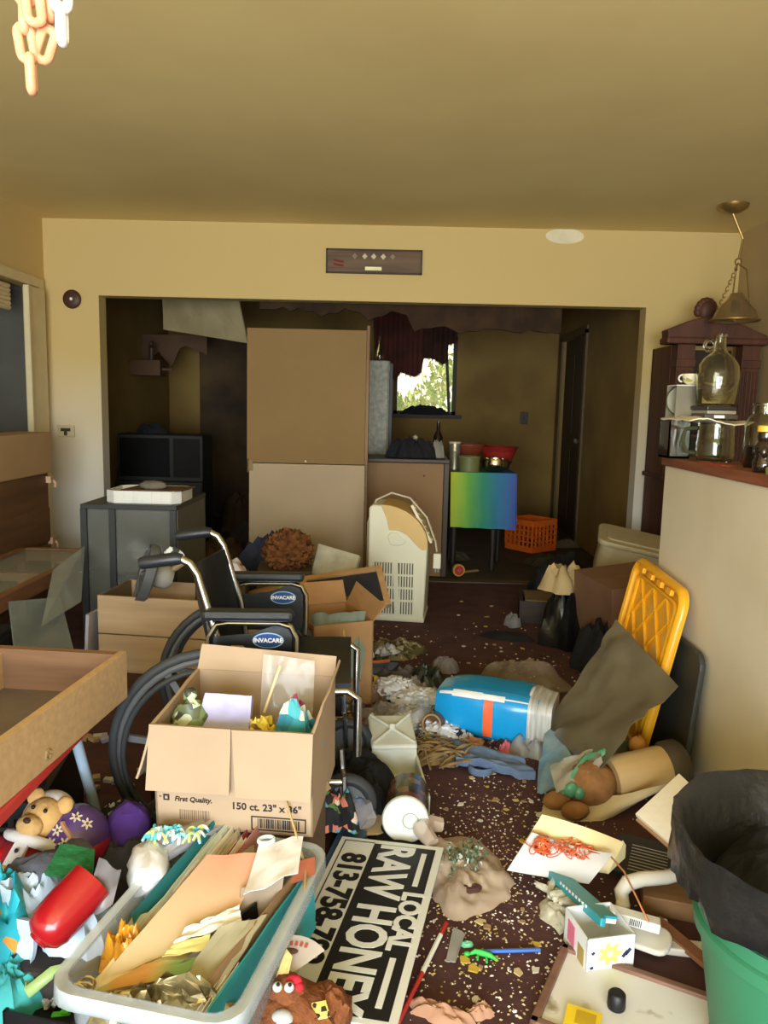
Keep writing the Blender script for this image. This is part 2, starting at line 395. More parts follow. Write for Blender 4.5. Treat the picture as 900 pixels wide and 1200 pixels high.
# bifold closet door panel, rolled shade
def closet():
    t = thing('bifold_door', 'cream bifold closet door panel folded against the closet jamb', 'door', (XL+.04, 5.04, 0), (0, 0, math.radians(1)))
    part('panel', MB().bb(-.015, .015, 0, .26, .02, CH-.02), mat('cream door paint', (222, 204, 160), .6, var=.05), t, bevel=.003)
    part('stile', MB().bb(.015, .022, 0, .03, .02, CH-.02), trimw, t)
    t = thing('roller_shade', 'pleated cream shade bunched at the top of the closet opening', 'shade', (XL-.05, 4.4, 1.80))
    for k in range(6): part('pleat', MB().lathe([(.016, -.55), (.016, .6)], 8, (0, 0, k*.027), axis='y'), trimw, t, smooth=True)
closet()
# ---------------------------------------------------------------- wall fittings, chains, lamp
def fittings():
    t = thing('wooden_plaque', 'dark wooden plaque with small diamond ornaments on the header wall', 'plaque', (-.14, D-.001, 2.2))
    part('board', MB().bb(-.325, .325, -.018, 0, -.08, .08), wood('plaque wood', (120, 92, 60), (82, 60, 38), scale=3), t)
    fm = mat('plaque border', (60, 40, 26), .6)
    for a in ((-.325, .325, .07, .08), (-.325, .325, -.08, -.07)): part('border', MB().bb(a[0], a[1], -.025, -.015, a[2], a[3]), fm, t)
    for a in ((-.325, -.315), (.315, .325)): part('border', MB().bb(a[0], a[1], -.025, -.015, -.08, .08), fm, t)
    orn = mat('pearl ornament', (206, 190, 150), .4)
    for x, c in ((-.13, 0), (-.063, 1), (-.003, 1), (.062, 1), (.125, 0)):
        part('ornament', MB().prism([(0, -.02), (.018, 0), (0, .02), (-.018, 0)], .006, Matrix.Translation((x, -.018, .032)) @ Matrix.Rotation(PI/2, 4, 'X')), orn if c else mat('dull ornament', (140, 126, 96)), t)
    part('paper_label', MB().bb(-.06, .052, -.021, -.017, -.058, -.035), mat('pale label', (250, 238, 180), .6), t)
    for z in (.0, -.026): part('painted_stroke', MB().box((-.24, -.019, z), (.07, .004, .014), (0, .15, 0)), mat('red paint', (120, 40, 28)), t)
    t = thing('door_chime', 'round dark brown wall disc with a small white centre', 'chime', (-2.2, D-.001, 1.91))
    part('disc', MB().lathe([(.06, 0), (.064, .008), (.055, .018), (.02, .022), (.0, .022)], 24, axis='y').rot((0, 0, PI)), mat('brown bakelite', (70, 42, 28), .5), t, smooth=True)
    part('button', MB().lathe([(.012, 0), (.01, .026), (0, .028)], 12, axis='y').rot((0, 0, PI)), WHITE, t)
    t = thing('thermostat', 'small beige wall thermostat with a dark lever beside the opening', 'thermostat', (-2.27, D-.001, 1.01))
    part('plate', MB().bb(-.06, .06, -.02, 0, -.04, .04), mat('beige plastic', (200, 186, 146), .5), t, bevel=.004)
    part('dial', MB().bb(-.03, .035, -.028, -.018, -.0, .022), mat('dial brown', (60, 50, 34)), t)
    part('lever', MB().bb(-.006, .012, -.032, -.018, -.028, .006), mat('dial brown', (60, 50, 34)), t)
    t = thing('wall_outlet', 'cream duplex outlet plate low on the half wall', 'outlet', (HX-.001, 2.63, .2))
    part('plate', MB().bb(-.006, 0, -.036, .036, -.058, .058), mat('beige plastic', (200, 186, 146), .5), t, bevel=.003)
    for z in (-.024, .024): part('socket', MB().bb(-.009, -.005, -.017, .017, z-.015, z+.015), mat('socket tan', (160, 144, 104)), t, bevel=.003)
    t = thing('light_switch', 'dark switch plate on the kitchen back wall', 'switch', tuple(A(614, 490, KB-.001)))
    part('plate', MB().bb(-.04, .04, -.008, 0, -.065, .065), mat('dark switch', (58, 42, 24), .5), t, bevel=.004)
    part('toggle', MB().bb(-.006, .006, -.02, -.006, -.015, .012), mat('dial brown', (60, 50, 34)), t)
fittings()
def linkmesh(name, m, L=.05, W=.027, r=.0058):
    a = (L-W)/2; rad = W/2-r
    pts = [Vector((rad*math.cos(math.radians(t)), 0, a+rad*math.sin(math.radians(t)))) for t in range(0, 181, 30)] + [Vector((rad*math.cos(math.radians(t)), 0, -a+rad*math.sin(math.radians(t)))) for t in range(180, 361, 30)]
    return MB().tube(pts, r, 8, True).mesh(name, m, True)
def chains():
    pm = mat('peach plastic', (242, 188, 140), .4, c2=(232, 150, 112), scale=30)
    me = linkmesh('link', pm)
    t = thing('plastic_chain', 'looped peach plastic chain hanging from the ceiling', 'chain', (-.44, 1.0, CZ))
    i = 0
    def run(pts):
        nonlocal i
        for a, b in zip(pts[:-1], pts[1:]):
            a = Vector(a); b = Vector(b); n = max(1, round((b-a).length/.036))
            for k in range(n):
                p = a+(b-a)*((k+.5)/n); d = (b-a).normalized()
                ay = math.atan2(d.x, d.z); link('link', me, t, p, (0, ay, math.radians(20 if i % 2 else 105))); i += 1
    run([(-.004, 0, -.006), (-.008, 0, -.70), (-.016, .0, -.76), (-.006, 0, -.83)])
    run([(.014, .012, -.02), (.010, .012, -.70), (.014, .012, -.75), (-.002, .006, -.80)])
    run([(.004, -.012, -.03), (.0, -.012, -.72), (.004, -.010, -.76)])
    part('ceiling_hook', MB().tube([(0, 0, 0), (0, 0, -.02), (.012, 0, -.03), (.022, 0, -.02)], .003, 6), STEEL, t)
    me2 = linkmesh('link', mat('bright white plastic', (250, 250, 246), .35, var=.02), .052, .028, .006)
    t = thing('plastic_chain', 'short white plastic chain hanging from the ceiling', 'chain', (-.409, 1.0, CZ))
    for k in range(21): link('link', me2, t, (0, 0, -.026-.0365*k if k else -.026), (0, 0, math.radians(0 if k % 2 else 90) + .15))
    part('ceiling_hook', MB().tube([(0, 0, 0), (0, 0, -.012), (.008, 0, -.016)], .003, 6), STEEL, t)
chains()
def pendant():
    br = mat('tarnished brass', (150, 120, 66), .4, metal=.7)
    cx, cy = 1.96, 4.70
    t = thing('pendant_lamp', 'hanging lamp with brass chain and clear glass bell shade', 'lamp', (cx, cy, CZ))
    part('canopy', MB().lathe([(.085, 0), (.08, -.02), (.04, -.045), (.008, -.05)], 20), br, t, smooth=True)
    part('rod', MB().tube([(0, 0, -.05), (.07, 0, -.19), (.055, 0, -.30)], .007, 8), br, t)
    part('ring', MB().tube(arc((.055, 0, -.32), .02, 0, 360, 12)[:-1], .005, 6, True), br, t)
    zt, zs = -.33, -.60
    for k, (dx, dy) in enumerate(((-.10, 0), (.1, .02), (.02, .1))):
        if k == 0:
            ch = MB()
            for j in range(14):
                u = (j+.5)/14; ch.tube([Vector((.055+dx*u, dy*u, zt+(zs-zt)*u)) + q for q in [Vector((.009*math.cos(a)*(j % 2), .009*math.cos(a)*((j+1) % 2), .013*math.sin(a))) for a in [2*PI*i/8 for i in range(8)]]], .003, 5, True)
            part('chain', ch, br, t)
        else: part('wire', MB().tube([(.055, 0, zt), (.055+dx*.55, dy*.55, zt-.03), (.055+dx, dy, zs)], .005, 6), br, t)
    part('shade', MB().lathe([(.035, -.5), (.05, -.53), (.11, -.6), (.135, -.66), (.13, -.66), (.105, -.6), (.045, -.535), (.03, -.505)], 24, (.06, 0, 0)), mat('amber glass', (214, 186, 130), .08, trans=.85, var=.0), t, smooth=True)
    part('fitter_ring', MB().tube(arc((.06, 0, -.655), .137, 0, 360, 24, 'xy')[:-1], .006, 6, True), br, t, smooth=True)
    part('bulb', MB().sphere((.06, 0, -.58), (.03, .03, .045)), mat('frosted bulb', (230, 220, 196), .3), t, smooth=True)
pendant()

# ---------------------------------------------------------------- left side furniture
def left_side():
    w1 = mat('tan drawer board', (186, 152, 108), .7, var=.06, scale=3); w2 = wood('walnut veneer', (126, 90, 58), (98, 68, 44), axis=1, scale=2)
    t = thing('wooden_chest', 'tall brown wooden chest with tan top box by the closet', 'chest', (-2.19, 3.9, 0))
    part('carcass', MB().bb(-.1, .08, -1.1, .83, 0, .78), w2, t, bevel=.004)
    part('top_box', MB().bb(-.1, .1, -1.1, .85, .782, 1.03), w1, t, bevel=.006)
    for z in (.33, .56): part('drawer_front', MB().bb(.08, .095, -1.08, .81, z-.2, z+.01), w2, t, bevel=.004)
    for z in (.74, .36): part('latch', MB().bb(.07, .11, .80, .86, z-.02, z+.02).tube([(.1, .84, z), (.12, .84, z-.02), (.12, .84, z-.05)], .008, 6), mat('latch ivory', (206, 170, 136), .5), t)
    # glass top table
    rail = wood('table rail oak', (140, 98, 62), (108, 72, 46), axis=1, scale=2)
    t = thing('glass_top_table', 'low wooden table frame with a dusty glass top beside the chest', 'table', (-1.8, 3.35, 0))
    part('rail', MB().bb(.19, .23, -1.0, .78, .36, .43), rail, t, bevel=.004); part('rail', MB().bb(-.19, .23, .74, .78, .36, .43), rail, t, bevel=.004); part('rail', MB().bb(-.2, -.16, -1.0, .78, .36, .43), rail, t, bevel=.004)
    part('cross_rail', MB().bb(-.16, .19, .18, .21, .38, .42), rail, t)
    for x, y in ((.21, .74), (.21, -.95), (-.18, .74), (-.18, -.95)): part('leg', MB().bb(x-.022, x+.022, y-.022, y+.022, 0, .36), rail, t, bevel=.004)
    part('glass_top', MB().bb(-.16, .19, -.98, .74, .415, .423), mat('dusty sheet glass', (196, 206, 200), .12, alpha=.3, var=.1), t)
    sg = mat('dusty sheet glass', (196, 206, 200)); 
    for i, (a, b, c, d, l) in enumerate((((20,790,2.9), (88,770,3.2), (70,700,3.4), (10,705,3.1), 'dusty loose glass pane leaning under the low table'), ((48,735,3.0), (95,705,3.35), (99,640,3.8), (62,668,3.5), 'smaller framed glass pane under the wooden table rail'))):
        c4 = [A(*q) for q in (a, b, c, d)]
        dz = min(p.z for p in c4)
        world_solo('glass_sheet', l, 'glass', MB().patch(*c4, 1, 1, th=.006), mat('grey loose glass', (150, 160, 156), .1, alpha=.45, var=.1))
    t = thing('storage_tote', 'dark grey plastic tote under the low glass table', 'tote', (-1.78, 3.05, 0), (0, 0, .1))
    tm = mat('charcoal tote', (58, 62, 62), .5); part('body', MB().bb(-.15, .15, -.2, .22, 0, .22), tm, t, bevel=.02); part('lid', MB().bb(-.16, .16, -.21, .23, .22, .245), tm, t, bevel=.006)
    # black glass cabinet with tray
    bl = mat('black cabinet frame', (40, 42, 42), .5, var=.1); sd = mat('grey cabinet panel', (98, 98, 90), .6, var=.08)
    t = thing('glass_cabinet', 'black-framed glass-fronted cabinet standing in front of the opening', 'cabinet', (-1.32, 4.17, 0))
    W, H, Dp = .49, .71, .62
    part('top', MB().bb(-W/2, W/2, -Dp/2, Dp/2, H-.025, H), bl, t, bevel=.003)
    part('base', MB().bb(-W/2, W/2, -Dp/2, Dp/2, 0, .06), bl, t)
    part('side_panel', MB().bb(W/2-.015, W/2, -Dp/2+.02, Dp/2, .06, H-.025), sd, t)
    part('side_panel', MB().bb(-W/2, -W/2+.015, -Dp/2+.02, Dp/2, .06, H-.025), bl, t)
    part('back_panel', MB().bb(-W/2, W/2, Dp/2-.015, Dp/2, .06, H-.025), sd, t)
    for x in (-W/2+.015, -.085, W/2-.02): part('post', MB().bb(x-.016, x+.016, -Dp/2, -Dp/2+.025, .06, H-.025), bl, t)
    part('shelf', MB().bb(-W/2+.02, W/2-.02, -Dp/2+.05, Dp/2-.02, .34, .352), bl, t)
    pane = mat('smoky cabinet glass', (120, 122, 116), .1, alpha=.5, var=.15)
    part('glass_door', MB().bb(-W/2+.03, -.1, -.296, -.29, .06, H-.025), pane, t); part('glass_door', MB().bb(-.07, W/2-.035, -.296, -.29, .06, H-.025), pane, t)
    t = thing('white_tray', 'white tray with fluted rim on top of the black cabinet', 'tray', (-1.27, 4.05, .71))
    oct_ = [(-.19, -.09), (-.14, -.13), (.15, -.13), (.19, -.09), (.19, .13), (.15, .17), (-.14, .17), (-.19, .13)]
    part('bottom', MB().prism(oct_, .01), WHITE, t)
    for i in range(8):
        a, b = oct_[i], oct_[(i+1) % 8]; n = max(1, round((Vector(b)-Vector(a)).length/.048))
        for k in range(n):
            p = Vector(a).lerp(Vector(b), k/n); q = Vector(a).lerp(Vector(b), (k+1)/n)
            part('rim_panel', MB().beam((p.x, p.y, .034), (q.x, q.y, .034), .008, .062), WHITE, t, bevel=.002)
    solo('magazine', 'brown magazine lying across the white tray', 'magazine', MB().patch((-.12, -.1, .064), (.2, -.12, .066), (.22, .1, .068), (-.1, .12, .064), 8, 4, .004, 3, .006), mat('brown magazine cover', (92, 66, 46), .5, var=.3, scale=14), (-1.27, 4.05, .71))
    solo('rag_bundle', 'small grey rolled rag bundle on the brown magazine', 'rag', MB().sphere((0, 0, .02), (.07, .04, .025), 18, 10, .2, 7, 3), mat('grey rag', (112, 106, 92), .9, var=.25, scale=20), (-1.24, 4.02, .776), smooth=True)
    # crate and fan
    cr1 = wood('pale crate wood', (196, 170, 136), (172, 144, 110), scale=2.4); cr2 = wood('crate side wood', (124, 108, 84), (100, 86, 66), axis=1, scale=2.4)
    t = thing('wooden_crate', 'pale wooden crate of wide boards holding the grey fan', 'crate', (-1.03, 3.52, 0), (0, 0, math.radians(-7)))
    for z0, z1 in ((.015, .18), (.185, .36)):
        part('board', MB().bb(-.26, .26, -.165, -.15, z0, z1), cr1, t, bevel=.002); part('board', MB().bb(-.26, .26, .15, .165, z0, z1), cr1, t, bevel=.002)
        part('board', MB().bb(-.26, -.245, -.15, .15, z0, z1), cr2, t, bevel=.002); part('board', MB().bb(.245, .26, -.15, .15, z0, z1), cr2, t, bevel=.002)
    part('bottom_board', MB().bb(-.25, .25, -.15, .15, 0, .015), cr1, t)
    part('inner_shelf', MB().bb(-.245, .245, -.15, .15, .25, .262), cr1, t)
    solo('grey_fibreboard', 'thin pale grey panel leaning on the crate side', 'panel', MB().box((0, 0, .14), (.015, .22, .28)), mat('pale grey board', (176, 176, 186), .6), (-1.345, 3.46, 0), (0, math.radians(4), math.radians(-7)))
    gry = mat('grey fan plastic', (92, 94, 96), .45, var=.15)
    t = thing('desk_fan', 'dusty grey electric fan lying in the wooden crate', 'fan', (-1.06, 3.42, .455), (math.radians(8), math.radians(-72), math.radians(12)))
    part('shroud', MB().lathe([(.115, .0), (.13, .01), (.132, .05), (.125, .05), (.11, .012)], 28), gry, t, smooth=True)
    for k in range(12):
        a = 2*PI*k/12; part('grille_wire', MB().tube([(.025*math.cos(a), .025*math.sin(a), .058), (.12*math.cos(a+.35), .12*math.sin(a+.35), .052)], .0035, 5), gry, t)
    part('front_cap', MB().lathe([(.035, .052), (.03, .066), (0, .068)], 16), gry, t, smooth=True)
    part('guard_disc', MB().lathe([(.12, .002), (.12, .006)], 28), mat('smoky fan guard', (140, 142, 140), .3, alpha=.6), t)
    for k in range(4):
        a = 2*PI*k/4; m = MB().patch((.02*math.cos(a), .02*math.sin(a), .015), (.1*math.cos(a), .1*math.sin(a), .014), (.1*math.cos(a+.8), .1*math.sin(a+.8), .034), (.02*math.cos(a+.9), .02*math.sin(a+.9), .03), 3, 3, th=.003); part('blade', m, mat('fan blade', (120, 122, 124), .4), t)
    part('motor', MB().lathe([(.055, -.0), (.055, -.06), (.035, -.085), (0, -.088)], 16), mat('pale motor housing', (168, 166, 156), .5), t, smooth=True)
    part('neck', MB().tube([(0, 0, -.03), (.06, 0, -.09), (.10, 0, -.12)], .014, 8), mat('old brass neck', (150, 130, 92), .5), t)
    solo('crumpled_paper', 'crumpled white striped paper stuck on the fan', 'paper', MB().sphere((0, 0, 0), (.04, .02, .035), 12, 8, .35, 6, 5), patt('striped paper', [(230, 232, 230), (60, 70, 70), (220, 224, 224), (200, 206, 206)], 30), (-.945, 3.335, .565), (0, .4, .2))
    # open drawer on the red table
    t = thing('red_folding_table', 'red child table with pale blue legs under the open drawer', 'table', (-1.0, 1.5, 0))
    red = mat('red laminate', (196, 62, 58), .5, var=.06); lb = mat('pale blue steel', (160, 182, 204), .4, var=.04)
    part('top', MB().bb(-.3, .285, -.55, .285, .435, .462), red, t, bevel=.004)
    for sx in (-1, 1):
        for sy in (-1, 1): part('leg', MB().tube([(sx*.25 if sx < 0 else .262, .25 if sy > 0 else -.5, .435), (sx*.28 if sx < 0 else .275, .42 if sy > 0 else -.53, 0)], .013, 10), lb, t, smooth=True)
    t = thing('open_drawer', 'open particle-board drawer with dark wood inside on the red table', 'drawer', (-.955, 1.66, .463), (0, 0, math.radians(-5)))
    pb = mat('particle board', (190, 158, 116), .75, var=.1, scale=60); dw = wood('drawer lining', (138, 104, 76), (108, 78, 56), scale=3)
    part('side', MB().bb(.235, .255, -.6, .3, 0, .125), pb, t, bevel=.001); part('side', MB().bb(-.24, -.22, -.6, .3, 0, .125), dw, t)
    part('back', MB().bb(-.22, .235, .275, .3, .005, .123), dw, t); part('bottom', MB().bb(-.22, .235, -.6, .275, .005, .015), mat('grey drawer bottom', (112, 98, 88), .8), t)
    part('front', MB().bb(-.24, .255, -.62, -.6, 0, .125), pb, t); part('divider', MB().bb(-.08, -.072, -.1, .275, .015, .11), pb, t)
    part('keyhole_plate', MB().tube(arc((.257, -.1, .028), .010, 0, 330, 8, 'yz'), .003, 5), mat('old brass neck', (150, 130, 92)), t)
    # black crate below
    t = thing('black_crate', 'black plastic lattice crate under the red table', 'crate', (-1.02, 1.9, 0), (0, 0, .15))
    for x in (-.17, .17): part('side_wall', MB().bb(x-.006, x+.006, -.2, .2, 0, .28), BLACK, t)
    for y in (-.2, .2):
        m = MB(); m.bb(-.17, .17, y-.006, y+.006, 0, .05); m.bb(-.17, .17, y-.006, y+.006, .24, .28)
        for k in range(8): m.bb(-.17+.045*k, -.155+.045*k, y-.005, y+.005, .05, .24)
        for k in range(4): m.bb(-.17, .17, y-.005, y+.005, .075+.045*k, .085+.045*k)
        part('lattice_wall', m, BLACK, t)
    part('bottom', MB().bb(-.17, .17, -.2, .2, 0, .01), BLACK, t)
    solo('brown_box', 'small dark brown box standing behind the pale blue table leg', 'box', MB().bb(-.08, .08, -.1, .1, 0, .14), mat('dark brown leather', (72, 48, 40), .6), (-.66, 2.33, 0), (0, 0, .3), bevel=.006)
left_side()

# ---------------------------------------------------------------- wheelchair (faces +x)
def wheelchair():
    t = thing('wheelchair', 'black folding wheelchair with chrome frame behind the large carton', 'wheelchair', (-.475, 2.28, 0), (0, 0, math.radians(3)))
    tyre = mat('grey black tyre', (54, 56, 58), .6, var=.1); rim = mat('grey wheel rim', (92, 94, 96), .5, var=.08)
    vin = mat('black vinyl', (30, 32, 36), .4, var=.25, scale=14, bump=.1)
    R = .29
    for y in (-.275, .275):
        w_ = part('rear_wheel', MB().tube(arc((0, 0, 0), R-.014, 0, 360, 40)[:-1], .014, 10, True), tyre, t, True, loc=(0, y, R))
        part('wheel_rim', MB().tube(arc((0, 0, 0), R-.033, 0, 360, 40)[:-1], .011, 8, True), rim, w_, True)
        part('hand_rim', MB().tube(arc((0, -.035 if y < 0 else .035, 0), R-.05, 0, 360, 40)[:-1], .008, 8, True), tyre, w_, True)
        part('hub', MB().lathe([(.03, -.03), (.035, -.02), (.035, .02), (.03, .03)], 16, axis='y'), rim, w_, True)
        for k in range(7):
            a = 2*PI*k/7+.3; part('spoke', MB().beam((.03*math.cos(a), 0, .03*math.sin(a)), ((R-.035)*math.cos(a), 0, (R-.035)*math.sin(a)), .018, .012, (0, 1, 0)), rim, w_)
    for y in (-.2, .2):
        w_ = part('caster_wheel', MB().tube(arc((0, 0, 0), .075, 0, 360, 24)[:-1], .018, 8, True), tyre, t, True, loc=(.36, y, .093))
        part('caster_hub', MB().lathe([(.06, -.01), (.06, .01)], 16, axis='y'), rim, w_)
        part('caster_fork', MB().tube([(.36, y-.03, .093), (.355, y-.03, .19), (.35, y, .2), (.345, y, .26)], .008, 6), CHROME, t)
    for y in (-.22, .22):
        # back post with push handle
        part('back_post', MB().tube([(.02, y, .12), (.02, y, .44), (.0, y, .58), (-.055, y, .77), (-.075, y, .80), (-.10, y, .812)], .0115, 10), CHROME, t, True)
        h = part('push_handle', MB().tube([(-.095, y, .812), (-.11, y, .813), (-.20, y, .80), (-.21, y, .797)], [.014, .018, .018, .014], 12), vin, t, True)
        part('seat_rail', MB().tube([(-.0, y, .43), (.36, y, .44), (.39, y, .42), (.39, y, .25)], .0115, 10), CHROME, t, True)
        part('lower_rail', MB().tube([(.02, y, .17), (.36, y, .17)], .0115, 10), CHROME, t, True)
        ya = y*1.08
        part('arm_frame', MB().tube([(-.02, ya, .44), (-.02, ya, .60), (.0, ya, .635), (.03, ya, .64), (.17, ya, .64), (.20, ya, .63), (.215, ya, .60), (.215, ya, .44)], .0095, 8), CHROME, t, True)
        m = MB().box((.085, ya, .663), (.25, .05, .03)); part('arm_pad', m, vin, t, bevel=.012)
        sk = part('side_panel', MB().prism([(-.01, .48), (.205, .48), (.205, .63), (.16, .635), (.09, .61), (-.01, .60)], .006, Matrix.Translation((0, ya+.003, 0)) @ Matrix.Rotation(PI/2, 4, 'X')), vin, t)
        yy = ya-.004
        part('logo_plate', MB().prism([(.043*math.cos(a), .022*math.sin(a)) for a in [2*PI*i/24 for i in range(24)]], .001, Matrix.Translation((.14, yy, .592)) @ Matrix.Rotation(PI/2, 4, 'X')), mat('pale logo ring', (150, 180, 214), .4), sk)
        part('logo_field', MB().prism([(.039*math.cos(a), .019*math.sin(a)) for a in [2*PI*i/24 for i in range(24)]], .0012, Matrix.Translation((.14, yy-.0006, .592)) @ Matrix.Rotation(PI/2, 4, 'X')), mat('logo blue', (34, 70, 140), .4), sk)
        text('lettering', 'INVACARE', .0165, mat('logo white', (236, 240, 244)), sk, (.14, yy-.0022, .592), (PI/2, 0, 0), bold=.0006)
    part('backrest', MB().patch((.0, -.215, .47), (.0, .215, .47), (-.05, .215, .76), (-.05, -.215, .76), 8, 6, .006, 2, .012, fn=lambda u, v: -.05*math.sin(PI*u)), vin, t, True)
    part('seat', MB().patch((-.0, -.22, .455), (.37, -.22, .455), (.37, .22, .455), (0, .22, .455), 6, 8, .004, 4, .014, fn=lambda u, v: -.03*math.sin(PI*v)), vin, t, True)
    part('cross_brace', MB().beam((.15, -.22, .17), (.15, .22, .43), .02, .012), CHROME, t); part('cross_brace', MB().beam((.19, .22, .17), (.19, -.22, .43), .02, .012), CHROME, t)
    part('axle_plate', MB().bb(-.03, .05, -.245, -.235, .2, .36), rim, t); part('axle_plate', MB().bb(-.03, .05, .235, .245, .2, .36), rim, t)
    part('brake_lever', MB().tube([(.1, -.245, .47), (.12, -.25, .53), (.07, -.25, .575), (.04, -.25, .575)], .005, 6), mat('tan lever', (170, 140, 96), .5), t)
wheelchair()

# ---------------------------------------------------------------- large printed carton with flaps
def carton():
    ink = mat('carton print', (38, 32, 30), .8)
    W, Dp, H, th = .36, .31, .25, .005
    t = thing('cardboard_carton', 'large open cardboard carton printed 150 ct. with hanging front flap', 'box', (-.318, 1.775, .29), (math.radians(4), 0, math.radians(-5)))
    m = MB(); m.bb(-W/2, W/2, -Dp/2, Dp/2, 0, th); m.bb(-W/2, W/2, -Dp/2, -Dp/2+th, 0, H); m.bb(-W/2, W/2, Dp/2-th, Dp/2, 0, H); m.bb(-W/2, -W/2+th, -Dp/2, Dp/2, 0, H); m.bb(W/2-th, W/2, -Dp/2, Dp/2, 0, H)
    part('body', m, CARD, t)
    yf = -Dp/2
    part('front_flap', MB().patch((-W/2-.004, yf-.002, H+.002), (0, yf-.004, H+.002), (-.003, yf-.018, H-.148), (-W/2-.012, yf-.022, H-.148), 6, 6, .003, 4, .005), CARD, t, True)
    part('front_flap', MB().patch((.002, yf-.004, H+.002), (W/2+.002, yf-.002, H+.002), (W/2+.0, yf-.022, H-.15), (.012, yf-.02, H-.15), 6, 6, .003, 5, .005), CARD, t, True)
    part('back_flap', MB().patch((-W/2, Dp/2-.003, H), (W/2, Dp/2-.003, H), (W/2+.0, Dp/2+.02, H+.045), (-W/2+.006, Dp/2+.02, H+.06), 6, 4, .003, 7, .005), CARD, t, True)
    part('side_flap', MB().patch((W/2-.002, -Dp/2, H), (W/2-.002, Dp/2, H), (W/2+.012, Dp/2-.002, H+.045), (W/2+.01, -Dp/2+.09, H+.03), 4, 4, .003, 8, .005), CARD, t, True)
    part('side_flap', MB().patch((-W/2, -Dp/2, H), (-W/2, Dp/2, H), (-W/2-.035, Dp/2, H-.13), (-W/2-.035, -Dp/2-.01, H-.13), 4, 4, .003, 9, .005), CARD, t, True)
    rx = (PI/2, 0, 0); yy = yf-.0006
    text('lettering', 'First Quality.', .0165, ink, t, (-.092, yy, .072), rx, bold=.0005, align='CENTER', shear=.2)
    text('lettering', 'by', .006, ink, t, (-.168, yy, .076), rx)
    part('logo_mark', MB().bb(-.161, -.147, yf-.001, yf, .067, .082), ink, t); part('logo_mark', MB().bb(-.157, -.151, yf-.0014, yf, .071, .078), CARD, t)
    text('lettering', '150 ct. 23" x 36"', .0235, ink, t, (.075, yy, .064), rx, bold=.0006)
    random.seed(3)
    def bars(x0, x1, z0, z1, nm, m_):
        m = MB(); x = x0
        while x < x1:
            w_ = random.choice((.0015, .002, .003)); m.bb(x, x+w_, yf-.0008, yf, z0, z1); x += w_+random.choice((.0012, .002, .003))
        part(nm, m, m_, t)
    bars(.055, .15, .014, .037, 'barcode', ink); bars(-.125, -.055, .022, .046, 'barcode', mat('faded print', (128, 104, 82), .8))
    m = MB()
    for a in ((.04, .165, .04, .043), (.04, .165, .008, .011)): m.bb(a[0], a[1], yf-.0008, yf, a[2], a[3])
    for x in (.04, .162): m.bb(x, x+.003, yf-.0008, yf, .008, .043)
    part('barcode_frame', m, ink, t)
    # support below
    solo('support_box', 'dark worn box underneath the large printed carton', 'box', MB().bb(-.16, .16, -.13, .13, 0, .285), mat('dim brown board', (104, 80, 58), .85), (-.318, 1.79, 0), (0, 0, math.radians(-5)), bevel=.004)
    # contents
    c = Vector((-.318, 1.775, .29)); Rz = Euler((math.radians(4), 0, math.radians(-5))).to_matrix()
    def at(x, y, z): return c + Rz@Vector((x, y, z))
    solo('packing_filler', 'crumpled brown packing paper filling the large carton', 'paper', MB().heap(.34, .27, .15, 3), mat('brown packing paper', (150, 122, 90), .9, var=.2), at(0, 0, .007), (0, 0, -.09))
    solo('toy_bag', 'knotted clear bag with green and dark bits in the large carton', 'bag', MB().sphere((0, 0, .05), (.042, .035, .055), 16, 10, .3, 6, 2).sphere((0, 0, .115), (.018, .014, .018), 10, 6, .3, 5, 3), patt('green bag bits', [(120, 140, 90), (60, 60, 50), (190, 200, 170), (90, 100, 70)], 40, .4), at(-.128, -.06, .16), smooth=True)
    solo('mask_pouch', 'pale lavender quilted pouch in the large carton', 'pouch', MB().patch((-.065, 0, 0), (.06, 0, -.005), (.06, .05, .085), (-.05, .05, .09), 8, 6, .008, 3, .03), mat('lavender fabric', (178, 176, 222), .8, var=.1, scale=25), at(-.045, -.075, .18), smooth=True)
    solo('yellow_wrapper', 'crumpled yellow wrapper in the large carton', 'wrapper', MB().heap(.10, .08, .06, 9, .5), patt('yellow wrapper print', [(226, 196, 50), (240, 220, 100), (120, 90, 40), (230, 200, 70)], 45, .4), at(.04, -.06, .17))
    solo('teal_cloth', 'teal patterned cloth bunched in the corner of the large carton', 'cloth', MB().heap(.15, .10, .11, 12, .6), patt('teal floral', [(50, 140, 150), (70, 160, 170), (130, 40, 60), (40, 120, 140), (200, 200, 180)], 32), at(.11, -.05, .15))
    tw = mat('clear torn film', (236, 236, 236), .06, alpha=.16)
    solo('torn_plastic_sleeve', 'torn clear plastic sleeve with tape strips inside the large carton', 'plastic', MB().patch((-.06, 0, -.12), (.075, 0, -.12), (.075, .045, .06), (-.055, .045, .075), 10, 10, .012, 4, .001), tw, at(.06, .08, .24), smooth=True)
    solo('wooden_skewer', 'cream stick leaning inside the large carton', 'stick', MB().tube([(0, 0, 0), (.035, .03, .11)], .004, 6), CREAM, at(.02, .05, .19))
carton()
